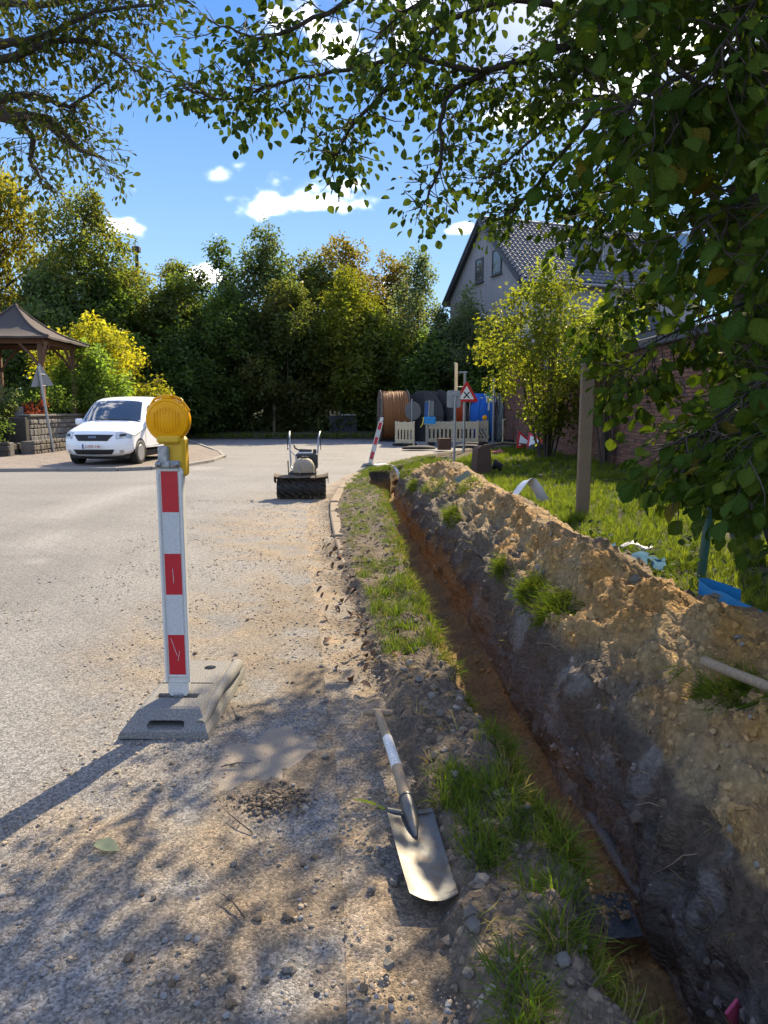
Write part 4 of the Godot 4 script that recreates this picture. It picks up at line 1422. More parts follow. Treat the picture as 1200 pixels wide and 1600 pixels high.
func more_materials() -> void:
	var S := FastNoiseLite.TYPE_SIMPLEX_SMOOTH
	var rustn := noise(S, 0.008, 5, 61)
	var size := 512
	var im := rustn.get_seamless_image(size, size)
	im.convert(Image.FORMAT_L8)
	var d := im.get_data()
	var o := PackedByteArray()
	var w := PackedByteArray()
	o.resize(d.size() * 3); w.resize(d.size() * 3)
	var fl := noise(S, 0.03, 4, 66).get_seamless_image(size, size)
	fl.convert(Image.FORMAT_L8)
	var fd := fl.get_data()
	for k in d.size():
		var x := smoothstep(0.48, 0.72, d[k] / 255.0)
		var g := 0.86 + 0.14 * fd[k] / 255.0
		var c := Color(0.60 * g, 0.61 * g, 0.61 * g).lerp(Color(0.54, 0.44, 0.34), x * 0.5)
		o[k * 3] = int(c.r * 255); o[k * 3 + 1] = int(c.g * 255); o[k * 3 + 2] = int(c.b * 255)
		var y := smoothstep(0.60, 0.66, fd[k] / 255.0)
		var e := Color(0.86, 0.86, 0.85).lerp(Color(0.52, 0.42, 0.32), y)
		w[k * 3] = int(e.r * 255); w[k * 3 + 1] = int(e.g * 255); w[k * 3 + 2] = int(e.b * 255)
	var rust_t := ImageTexture.create_from_image(Image.create_from_data(size, size, false, Image.FORMAT_RGB8, o))
	var flake := ImageTexture.create_from_image(Image.create_from_data(size, size, false, Image.FORMAT_RGB8, w))
	grain(mat("spade_steel", Color(0.95, 0.95, 0.95), 0.42, 0.55), rust_t, M.tex_rough, 2.6, 0.03)
	M.spade_steel.albedo_color = Color(0.62, 0.62, 0.62)
	M.spade_steel.metallic = 0.35
	grain(mat("flaked_white", Color(0.9, 0.9, 0.9), 0.6), flake, null, 9.0)
	grain(mat("dusty", Color(0.26, 0.20, 0.135), 0.9), M.tex_soil, M.tex_rough, 3.0, 0.2)
	grain(mat("beige_dust", Color(0.40, 0.34, 0.25), 0.8), M.tex_plain, null, 5.0)
	grain(mat("cream", Color(0.64, 0.54, 0.35), 0.6), M.tex_plain, null, 2.0)
	mat("sign_back", Color(0.16, 0.17, 0.17), 0.5, 0.4)
	mat("cable_blue", Color(0.008, 0.025, 0.07), 0.5)
	mat("sign_grey", Color(0.2, 0.205, 0.2), 0.6)
	mat("sign_green", Color(0.02, 0.22, 0.09), 0.5)
	grain(mat("rubber_dark", Color(0.022, 0.022, 0.022), 0.85), M.tex_soil, null, 3.0)
	grain(mat("rust", Color(0.16, 0.085, 0.05), 0.85), M.tex_soil, M.tex_rough, 4.0, 0.1)
	mat("blue_black", Color(0.012, 0.014, 0.022), 0.7)
	grain(mat("brown_stone", Color(0.17, 0.105, 0.075), 0.95), M.tex_soil, M.tex_rough, 3.0, 0.8)
	grain(mat("post_wood", Color(0.21, 0.16, 0.105), 0.85), M.tex_plain, M.tex_rough, 4.0, 0.2).uv1_scale = Vector3(20, 0.9, 20)
	grain(mat("stone_plain", Color(0.10, 0.095, 0.085), 0.95), M.tex_soil, M.tex_rough, 3.0, 0.6)
	mat("pink", Color(0.55, 0.08, 0.16), 0.7)
	mat("sheet_blue", Color(0.42, 0.50, 0.60), 0.32)
	mat("scrap_blue", Color(0.20, 0.42, 0.60), 0.4)
	grain(mat("slate_sheet", Color(0.075, 0.085, 0.095), 0.7), M.tex_soil, M.tex_rough, 2.0, 0.3)
	grain(mat("duct_grey", Color(0.21, 0.195, 0.18), 0.9), M.tex_soil, M.tex_rough, 3.0, 0.5)
	mat("dull_blue", Color(0.05, 0.12, 0.19), 0.9)
	M.dull_blue.metallic_specular = 0.1
	# van
	mat("van_paint", Color(0.74, 0.76, 0.78), 0.22)
	M.van_paint.clearcoat_enabled = true
	M.van_paint.clearcoat = 0.6
	mat("tyre", Color(0.02, 0.02, 0.02), 0.85)
	mat("alloy", Color(0.36, 0.37, 0.39), 0.4, 0.6)
	mat("headlamp", Color(0.38, 0.40, 0.42), 0.12, 0.3)
	M.headlamp.clearcoat_enabled = true
	mat("plate_red", Color(0.40, 0.03, 0.03), 0.5)
	# roofs and walls
	grain(mat("shingle", Color(0.13, 0.105, 0.095), 0.95), M.tex_soil, M.tex_rough, 2.0, 0.5)
	grain(mat("gazebo_wood", Color(0.19, 0.10, 0.06), 0.85), M.tex_plain, M.tex_rough, 4.0, 0.15)
	grain(mat("house_wall", Color(0.35, 0.352, 0.37), 0.92), M.tex_plain, null, 0.4)
	mat("roof_tile", Color(0.10, 0.105, 0.115), 0.72)
	mat("zinc", Color(0.20, 0.205, 0.22), 0.6, 0.2)
	mat("fascia", Color(0.05, 0.055, 0.065), 0.6)
	mat("window_glass", Color(0.05, 0.06, 0.07), 0.04)
	M.window_glass.metallic_specular = 0.9
	mat("frame_white", Color(0.6, 0.6, 0.6), 0.5)
	mat("sky_glass", Color(0.10, 0.20, 0.34), 0.05)  # sky reflection painted into the glass as a blue base colour
	M.sky_glass.metallic_specular = 1.0
	mat("soil_dark", Color(0.06, 0.05, 0.032), 0.97)
	grain(mat("stone_pale", Color(0.36, 0.345, 0.32), 0.95), M.tex_soil, M.tex_rough, 3.0, 0.8).vertex_color_use_as_albedo = true
	grain(mat("stone_warm", Color(0.28, 0.25, 0.21), 0.95), M.tex_soil, M.tex_rough, 3.0, 0.8).vertex_color_use_as_albedo = true
	grain(mat("dark_stone", Color(0.10, 0.09, 0.075), 0.95), M.tex_soil, M.tex_rough, 3.0, 0.8).vertex_color_use_as_albedo = true
	grain(mat("boulder", Color(0.44, 0.43, 0.41), 0.95), M.tex_soil, M.tex_rough, 2.0, 0.8)
	grain(mat("bark_grey", Color(0.06, 0.055, 0.05), 0.95), M.tex_soil, M.tex_rough, 3.0, 0.8)
	M.house_wall.uv1_scale = Vector3(0.5, 6.0, 0.5)
	for q in [["fresh_leaf", Color(0.28, 0.33, 0.02)], ["pale_leaf", Color(0.33, 0.36, 0.22)]]:
		var lm: StandardMaterial3D = M.leaf.duplicate()
		lm.vertex_color_use_as_albedo = false
		lm.albedo_color = q[1].linear_to_srgb()
		M[q[0]] = lm
	# veined blade of the big leaves
	var vi := PackedByteArray()
	vi.resize(256 * 256 * 3)
	var vn := noise(S, 0.03, 4, 71)
	for y in 256:
		for x in 256:
			var u := absf(x / 127.5 - 1.0)
			var v := y / 255.0
			var f := fposmod((v - u * 0.42) * 7.5, 1.0)
			var side := 1.0 - smoothstep(0.0, 0.10, minf(f, 1.0 - f))
			var mid := 1.0 - smoothstep(0.0, 0.05, u)
			var g := 0.80 + 0.16 * vn.get_noise_2d(x, y) + 0.20 * maxf(side * 0.7, mid) - 0.10 * smoothstep(0.75, 1.0, u)
			var k := (y * 256 + x) * 3
			vi[k] = int(clampf(g * 1.02, 0, 1) * 255); vi[k + 1] = int(clampf(g, 0, 1) * 255); vi[k + 2] = int(clampf(g * 0.9, 0, 1) * 255)
	M.tex_vein = ImageTexture.create_from_image(Image.create_from_data(256, 256, false, Image.FORMAT_RGB8, vi))
	var hz: StandardMaterial3D = M.leaf.duplicate()
	hz.albedo_texture = M.tex_vein
	hz.resource_name = "hazel_leaf"
	M.hazel_leaf = hz

# ---------- van, garden wall, gazebo, house, garage ----------
const SIL := [Vector2(0.22, 0.24), Vector2(0.06, 0.30), Vector2(0.0, 0.48), Vector2(0.015, 0.66), Vector2(0.07, 0.82), Vector2(0.17, 0.93), Vector2(0.58, 1.04), Vector2(1.02, 1.13), Vector2(1.22, 1.27), Vector2(1.55, 1.54), Vector2(1.84, 1.73), Vector2(2.2, 1.80), Vector2(3.1, 1.83), Vector2(3.9, 1.80), Vector2(4.22, 1.70), Vector2(4.33, 1.25), Vector2(4.38, 0.75), Vector2(4.36, 0.42), Vector2(4.25, 0.26)]
const RING_A := [0.0, 0.3, 0.55, 0.75, 0.87, 0.94, 0.98, 1.0]
const RING_B := [0.0, 0.003, 0.012, 0.03, 0.06, 0.10, 0.15, 0.21]

func van_half(y: float, l: float) -> float:
	return 0.905 - 0.155 * smoothstep(0.95, 1.9, y) - 0.03 * smoothstep(0.5, 0.2, y)

func van_surf(t: float, a: float, off := 0.0) -> Vector3:
	var i := clampi(int(floor(t)), 0, SIL.size() - 2)
	var u := t - i
	var p: Vector2 = SIL[i].cubic_interpolate(SIL[i + 1], SIL[maxi(i - 1, 0)], SIL[mini(i + 2, SIL.size() - 1)], u)
	var q: Vector2 = SIL[i].cubic_interpolate(SIL[i + 1], SIL[maxi(i - 1, 0)], SIL[mini(i + 2, SIL.size() - 1)], minf(u + 0.05, 1.05))
	if u > 0.97:
		q = p + (SIL[mini(i + 2, SIL.size() - 1)] - SIL[i])
	var d := (q - p).normalized()
	var nn := Vector2(-d.y, d.x)   # outwards
	var b := 0.0
	var aa := absf(a)
	for k in RING_A.size() - 1:
		if aa >= RING_A[k] and aa <= RING_A[k + 1] + 0.0001:
			b = lerpf(RING_B[k], RING_B[k + 1], (aa - RING_A[k]) / (RING_A[k + 1] - RING_A[k]))
	p -= nn * (b - off)
	var push := 0.26 * pow(aa, 2.6) * (1.0 - smoothstep(0.0, 1.9, p.x))
	return Vector3(van_half(p.y, p.x) * a, p.y, -(p.x + push))

func van_patch(called: String, c: Array, off: float, mt: Material, parent: Node, nt := 6, na := 8) -> MeshInstance3D:
	# corners (t, a): low left, low right, high right, high left
	var rows := []
	for i in nt + 1:
		var row := []
		for j in na + 1:
			var u := j / float(na)
			var v := i / float(nt)
			var q: Vector2 = c[0].lerp(c[1], u).lerp(c[3].lerp(c[2], u), v)
			row.append(van_surf(q.x, q.y, off))
		rows.append(row)
	var m := MB.new()
	m.grid(rows)
	return built(called, m, mt, parent)

func side_patch(called: String, s: float, c: Array, off: float, mt: Material, parent: Node) -> MeshInstance3D:
	var rows := []
	for i in 5:
		var row := []
		for j in 5:
			var q: Vector2 = c[0].lerp(c[1], j / 4.0).lerp(c[3].lerp(c[2], j / 4.0), i / 4.0)
			row.append(Vector3(s * (van_half(q.y, q.x) + off), q.y, -q.x))
		rows.append(row)
	var m := MB.new()
	m.grid(rows, false, s > 0.0)
	return built(called, m, mt, parent)

func van() -> void:
	var o := thing("van", "small white delivery van parked on the paved forecourt", "van", Vector3(-7.46, 0.055, -18.2), -0.05)
	var m := MB.new()
	var rows := []
	var last := SIL.size() - 1
	var nt := last * 3
	for i in nt + 1:
		var t := i / 3.0
		var row := []
		for k in range(RING_A.size() - 1, -1, -1): row.append(van_surf(t, -RING_A[k]))
		for k in range(1, RING_A.size()): row.append(van_surf(t, RING_A[k]))
		rows.append(row)
	m.grid(rows)
	for s in [-1.0, 1.0]:
		var side := []
		for i in range(0, nt / 2 + 1):
			var p: Vector3 = van_surf(i / 3.0, s)
			var q: Vector3 = van_surf((nt - i) / 3.0, s)
			var row := []
			for k in 15:
				var w := p.lerp(q, k / 14.0)
				w.x = s * (van_half(w.y, -w.z))
				row.append(w)
			side.append(row)
		m.grid(side, false, s < 0.0)
	built("body", m, M.van_paint, o)
	m = MB.new()
	m.box(Vector3(0, 0.27, -2.3), Vector3(1.55, 0.2, 3.9), Basis(), 0.03)
	built("underbody", m, M.black, o)
	van_patch("windscreen", [Vector2(7.25, -0.90), Vector2(7.25, 0.90), Vector2(9.75, 0.86), Vector2(9.75, -0.86)], 0.006, M.window_glass, o, 8, 14)
	for s in [-1.0, 1.0]:
		m = MB.new()
		var w := []
		for k in 6: w.append(van_surf(7.32 + 0.03 * k, (s * 0.08 - 0.1) + 0.13 * k - (0.25 if s < 0.0 else 0.0), 0.02))
		m.tube(w, 0.008, 6)
		built("wiper", m, M.black, o)
	van_patch("upper_grille", [Vector2(2.95, -0.42), Vector2(2.95, 0.42), Vector2(3.95, 0.58), Vector2(3.95, -0.58)], 0.006, M.black, o)
	for k in 3:
		m = MB.new()
		var w := []
		for j in 11: w.append(van_surf(3.2 + k * 0.26, -0.44 + 0.088 * j, 0.012))
		m.tube(w, 0.007, 6)
		built("grille_bar", m, M.dark, o)
	van_patch("lower_grille", [Vector2(1.05, -0.52), Vector2(1.05, 0.52), Vector2(1.75, 0.60), Vector2(1.75, -0.60)], 0.006, M.black, o)
	var e := van_patch("emblem", [Vector2(3.38, -0.10), Vector2(3.38, 0.10), Vector2(3.62, 0.10), Vector2(3.62, -0.10)], 0.018, M.alloy, o)
	van_patch("emblem_field", [Vector2(3.42, -0.08), Vector2(3.42, 0.08), Vector2(3.58, 0.08), Vector2(3.58, -0.08)], 0.021, M.blue_dark, e)
	var pl := van_patch("number_plate", [Vector2(1.85, -0.29), Vector2(1.85, 0.29), Vector2(2.5, 0.29), Vector2(2.5, -0.29)], 0.02, M.white, o)
	van_patch("plate_band", [Vector2(1.87, -0.29), Vector2(1.87, -0.24), Vector2(2.48, -0.24), Vector2(2.48, -0.29)], 0.023, M.blue_dark, pl)
	var tm := TextMesh.new()
	tm.text = "2-FBB-149"
	tm.font_size = 16
	tm.pixel_size = 0.0055
	tm.depth = 0.003
	var sf := SystemFont.new()
	sf.font_names = PackedStringArray(["Droid Sans"])
	tm.font = sf
	var pt := put("plate_number", tm, M.plate_red, pl)
	pt.position = van_surf(2.17, 0.02, 0.026)
	for s in [-1.0, 1.0]:
		var hl := van_patch("headlight", [Vector2(3.25, s * 0.64), Vector2(3.5, s * 0.97), Vector2(5.35, s * 0.99), Vector2(4.5, s * 0.60)], 0.007, M.headlamp, o)
		van_patch("lamp_core", [Vector2(3.6, s * 0.72), Vector2(3.75, s * 0.86), Vector2(4.3, s * 0.88), Vector2(4.1, s * 0.72)], 0.011, M.dark, hl)
		van_patch("fog_lamp", [Vector2(1.15, s * 0.72), Vector2(1.15, s * 0.82), Vector2(1.65, s * 0.82), Vector2(1.65, s * 0.72)], 0.006, M.alloy, o)
		side_patch("door_window", s, [Vector2(1.42, 1.13), Vector2(2.30, 1.13), Vector2(2.30, 1.57), Vector2(1.80, 1.57)], 0.005, M.window_glass, o)
		side_patch("side_seam", s, [Vector2(2.36, 0.36), Vector2(2.37, 0.36), Vector2(2.37, 1.62), Vector2(2.36, 1.62)], 0.003, M.dark, o)
		side_patch("door_seam", s, [Vector2(1.28, 0.42), Vector2(1.292, 0.42), Vector2(1.292, 1.1), Vector2(1.28, 1.1)], 0.003, M.dark, o)
		m = MB.new()
		m.box(Vector3(s * 0.99, 1.12, -1.42), Vector3(0.2, 0.17, 0.11), Basis(), 0.035)
		m.box(Vector3(s * 0.88, 1.07, -1.44), Vector3(0.1, 0.05, 0.06), Basis(), 0.01)
		built("mirror", m, M.van_paint, o)
		m = MB.new()
		m.box(Vector3(s * 0.895, 0.94, -2.18), Vector3(0.03, 0.035, 0.2), Basis(), 0.01)
		built("door_handle", m, M.van_paint, o)
		for l in [0.90, 3.62]:
			m = MB.new()
			var ax := Transform3D(Basis(Vector3(0, 0, 1), -PI / 2 * s), Vector3(s * 0.80, 0.315, -l))
			m.lathe([Vector2(0.2, -0.11), Vector2(0.3, -0.105), Vector2(0.315, -0.08), Vector2(0.315, 0.08), Vector2(0.30, 0.105), Vector2(0.215, 0.11), Vector2(0.2, 0.09)], 30, ax)
			var wh := built("wheel", m, M.tyre, o)
			m = MB.new()
			m.lathe([Vector2(0.0, 0.06), Vector2(0.06, 0.06), Vector2(0.07, 0.04), Vector2(0.19, 0.05), Vector2(0.215, 0.112), Vector2(0.20, 0.115)], 30, ax)
			for k in 5:
				m.box(ax * (Basis(Vector3.UP, k * TAU / 5) * Vector3(0.115, 0.085, 0)), Vector3(0.17, 0.03, 0.05), ax.basis * Basis(Vector3.UP, k * TAU / 5), 0.008)
			built("rim", m, M.alloy, wh)
			m = MB.new()
			m.lathe([Vector2(0.0, 0.048), Vector2(0.18, 0.058), Vector2(0.0, 0.062)], 24, ax)
			built("rim_well", m, M.dark, wh)
			m = MB.new()
			var rws := []
			for r in [0.325, 0.385]:
				var row := []
				for k in 17:
					var a := PI * k / 16.0
					row.append(Vector3(s * (0.912 if r < 0.35 else 0.906), 0.315 + sin(a) * r, -l - cos(a) * r))
				rws.append(row)
			m.grid(rws, false, s > 0.0)
			built("wheel_arch", m, M.tyre, o)
	m = MB.new()
	m.tube([Vector3(0.0, 1.80, -2.05), Vector3(0.02, 1.86, -2.1), Vector3(0.05, 2.02, -2.35)], [0.012, 0.006, 0.003], 6)
	built("aerial", m, M.black, o)

func buildings() -> void:
	van()
	# forecourt of small pavers with a low kerb
	var fp := PackedVector2Array([Vector2(-40, 17.0), Vector2(-9.4, 17.3), Vector2(-6.6, 17.55), Vector2(-5.9, 17.9), Vector2(-5.3, 18.9), Vector2(-5.0, 20.6), Vector2(-5.1, 22.6), Vector2(-5.8, 25.0), Vector2(-9.8, 35.2), Vector2(-40, 35.2)])
	var fx := Transform3D(Basis(Vector3(1, 0, 0), -PI / 2), Vector3.ZERO)
	var m := MB.new()
	m.col = Color(0.22, 0.19, 0.16)
	m.prism(fp, -0.05, 0.045, fx)
	var fc := built("forecourt", m, M.concrete)
	tag(fc, "", "", "", "structure")
	for k in range(1, 8):
		var a := Vector3(fp[k].x, 0.02, -fp[k].y)
		var b := Vector3(fp[k + 1].x, 0.02, -fp[k + 1].y)
		var n := maxi(1, int(a.distance_to(b) / 1.0))
		for j in n:
			m = MB.new()
			m.col = Color(0.30, 0.28, 0.25)
			var p := a.lerp(b, (j + 0.5) / n)
			m.box(p, Vector3(0.12, 0.13, a.distance_to(b) / n - 0.01), Basis.looking_at((b - a).normalized(), Vector3.UP), 0.012)
			built("kerb_stone", m, M.concrete, fc)
	var pv := MB.new()
	pv.box(Vector3.ZERO, Vector3(0.192, 0.03, 0.092), Basis(), 0.006)
	var w := []
	var t := []
	for i in 44:
		for j in 85:
			var q := Vector2(-13.4 + i * 0.2 + (0.1 if j % 2 == 0 else 0.0), 17.36 + j * 0.1)
			if Geometry2D.is_point_in_polygon(q, fp):
				w.append(Transform3D(Basis(), Vector3(q.x, 0.047 + rng.randf() * 0.004, -q.y)))
				t.append(mixc(Color(0.24, 0.205, 0.17), Color(0.34, 0.28, 0.23), rng.randf()))
	scatter("pavers", pv.done(), M.brick, w, t, fc)
	garden()
	gazebo()
	house()
	garage()

func stones_on(parent: Node, at: Vector3, along_dir: Vector3, out: Vector3, length: float, height: float, sz: float, mt: Material) -> void:
	var y := 0.0
	while y < height - 0.05:
		var h := minf(rng.randf_range(0.6, 1.1) * sz, height - y)
		var x := -rng.randf() * sz * 0.5
		while x < length:
			var l := rng.randf_range(0.7, 1.6) * sz
			var c := at + along_dir * clampf(x + l / 2, 0.05, length) + Vector3(0, y + h / 2, 0) + out * rng.randf_range(0.0, 0.03)
			var m := MB.new()
			var g := rng.randf_range(0.7, 1.25)
			m.col = Color(g, g * rng.randf_range(0.93, 1.0), g * rng.randf_range(0.85, 1.0))
			m.box(c, Vector3(l - 0.022, h - 0.022, 0.12), Basis(along_dir, Vector3.UP, along_dir.cross(Vector3.UP)) * Basis(Vector3(0, 0, 1), rng.randf_range(-0.08, 0.08)), rng.randf_range(0.014, 0.03))
			built("stone", m, mt, parent)
			x += l
		y += h

func garden() -> void:
	var m := MB.new()
	m.box(Vector3(-26.2, 0.55, -33.0), Vector3(28.3, 1.1, 17.6), Basis(), 0.04)
	m.box(Vector3(-26.2, 0.2, -23.2), Vector3(28.6, 0.46, 1.8), Basis(), 0.05)
	m.col = Color(0.07, 0.06, 0.035)
	var tb := built("garden_terrace", m, M.earth)
	tb.material_override = M.soil_dark
	tag(tb, "", "", "", "structure")
	var o := thing("stone_wall", "upper garden wall of pale squared granite beside the van", "wall", Vector3(-11.9, 0.0, -23.9), 0.0)
	m = MB.new()
	m.box(Vector3(-0.12, 0.64, -3.6), Vector3(0.3, 1.26, 7.2), Basis(), 0.01)
	built("core", m, M.mortar, o)
	stones_on(o, Vector3(0.03, 0.1, 0.0), Vector3(0, 0, -1), Vector3(1, 0, 0), 5.6, 1.12, 0.24, M.stone_pale)
	m = MB.new()
	m.box(Vector3(-0.1, 1.31, -3.6), Vector3(0.44, 0.08, 7.3), Basis(), 0.015)
	built("coping", m, M.stone_grey, o)
	m = MB.new()
	m.box(Vector3(-0.26, 0.62, 0.16), Vector3(0.66, 1.24, 0.3), Basis(), 0.02)
	built("end_pier", m, M.dark_stone, o)
	o = thing("low_stone_wall", "lower stepped stone wall along the foot of the garden wall", "wall", Vector3(-11.4, 0.0, -23.3), 0.0)
	m = MB.new()
	m.box(Vector3(-0.2, 0.24, -3.0), Vector3(0.4, 0.48, 6.4), Basis(), 0.02)
	built("core", m, M.mortar, o)
	stones_on(o, Vector3(0.0, 0.02, 0.2), Vector3(0, 0, -1), Vector3(1, 0, 0), 5.6, 0.5, 0.2, M.stone_warm)
	o = thing("planter_wall", "low mossy wall under the grey shrubs at the roadside", "wall", Vector3(-14.6, 0.0, -22.2), 0.0)
	m = MB.new()
	m.box(Vector3(0, 0.24, 0), Vector3(6.0, 0.5, 0.3), Basis(), 0.03)
	built("core", m, M.mortar, o)
	stones_on(o, Vector3(-2.9, 0.02, 0.16), Vector3(1, 0, 0), Vector3(0, 0, 1), 5.8, 0.5, 0.22, M.dark_stone)
	o = thing("white_boulder", "upright pale grey boulder standing at the corner of the forecourt", "boulder", Vector3(-7.35, 0.04, -25.6))
	var mi := put("rock", lump(13, 0.36, 0.25), M.boulder, o)
	mi.scale = Vector3(0.8, 1.2, 0.8)
	mi.position = Vector3(0, 0.30, 0)
	o = thing("garden_plinth", "small pale stone plinth among the plants behind the garden wall", "plinth", Vector3(-12.55, 1.1, -24.6))
	m = MB.new()
	m.box(Vector3(0, 0.25, 0), Vector3(0.36, 0.5, 0.36), Basis(Vector3.UP, 0.3), 0.02)
	built("block", m, M.boulder, o)
	# the pole with wires over the trees
	o = thing("utility_pole", "dark utility pole standing among the trees with wires", "utility pole", Vector3(-16.4, 0.0, -49.0))
	m = MB.new()
	m.lathe([Vector2(0.17, 0), Vector2(0.12, 12.2), Vector2(0.0, 12.25)], 12)
	built("pole", m, M.bark_grey, o)
	m = MB.new()
	m.box(Vector3(0, 12.0, 0), Vector3(0.5, 0.35, 0.4), Basis(), 0.03)
	built("cap", m, M.dark, o)
	for q in [[Vector3(0, 11.4, 0), Vector3(-16, 10.4, 2)], [Vector3(0, 10.6, 0), Vector3(12, 9.4, 6)]]:
		m = MB.new()
		var p := []
		for k in 12:
			var u := k / 11.0
			var a: Vector3 = q[0]
			p.append(a.lerp(q[1], u) - Vector3(0, sin(u * PI) * 0.7, 0))
		m.tube(p, 0.025, 5)
		built("wire", m, M.black, o)

func gazebo() -> void:
	var o := thing("gazebo", "brown timber gazebo with a flared shingle roof in the raised garden", "gazebo", Vector3(-13.45, 1.1, -26.7), 0.03)
	o.scale = Vector3(0.93, 0.97, 0.93)
	var m := MB.new()
	var H := 2.88
	for s in 4:
		var rows := []
		for i in 11:
			var v := i / 10.0
			var hw := lerpf(2.05, 0.03, v)
			var y := H + 1.42 * (0.62 * v + 0.38 * v * v * v) + 0.75 * v * v * (1 - v) * 0.0 + 0.10 * pow(1.0 - v, 4.0)
			var row := []
			for j in 9:
				var u := j / 8.0 * 2 - 1
				row.append(Basis(Vector3.UP, s * PI / 2) * Vector3(u * hw, y + 0.03 * n_mid.get_noise_2d(u * 3.0 + s * 7.0, v * 3.0), hw))
			rows.append(row)
		m.grid(rows)
		var un := []
		for r in rows:
			var q := []
			for p in r: q.append(p - Vector3(0, 0.07, 0))
			un.append(q)
		m.grid(un, false, true)
		for j in 8:
			m.face([rows[0][j], rows[0][j + 1], un[0][j + 1], un[0][j]], Basis(Vector3.UP, s * PI / 2) * Vector3(0, 0, 1))
	var roof := built("roof", m, M.shingle, o)
	for s in 4:
		m = MB.new()
		var p := []
		for i in 11:
			var v := i / 10.0
			var hw := lerpf(2.05, 0.02, v)
			p.append(Basis(Vector3.UP, s * PI / 2) * Vector3(hw, H + 1.42 * (0.62 * v + 0.38 * v * v * v) + 0.10 * pow(1.0 - v, 4.0) + 0.02, hw))
		m.tube(p, 0.05, 6)
		built("hip", m, M.shingle, roof)
	for sx in [-1.0, 1.0]:
		for sz in [-1.0, 1.0]:
			var c := Vector3(sx * 1.5, 0, sz * 1.5)
			m = MB.new()
			m.box(c + Vector3(0, H / 2, 0), Vector3(0.16, H, 0.16), Basis(), 0.015)
			built("post", m, M.gazebo_wood, o)
			for d in [Vector3(-sx, 0, 0), Vector3(0, 0, -sz), Vector3(sx * 0.55, 0, sz * 0.55)]:
				m = MB.new()
				m.tube([c + Vector3(0, H - 0.95, 0) + d * 0.05, c + Vector3(0, H - 0.5, 0) + d * 0.34, c + Vector3(0, H - 0.08, 0) + d * 0.78], 0.055, 6)
				built("brace", m, M.gazebo_wood, o)
	for s in 4:
		m = MB.new()
		m.box(Basis(Vector3.UP, s * PI / 2) * Vector3(0, H - 0.02, 1.5), Vector3(3.3, 0.18, 0.12), Basis(Vector3.UP, s * PI / 2), 0.01)
		built("beam", m, M.gazebo_wood, o)

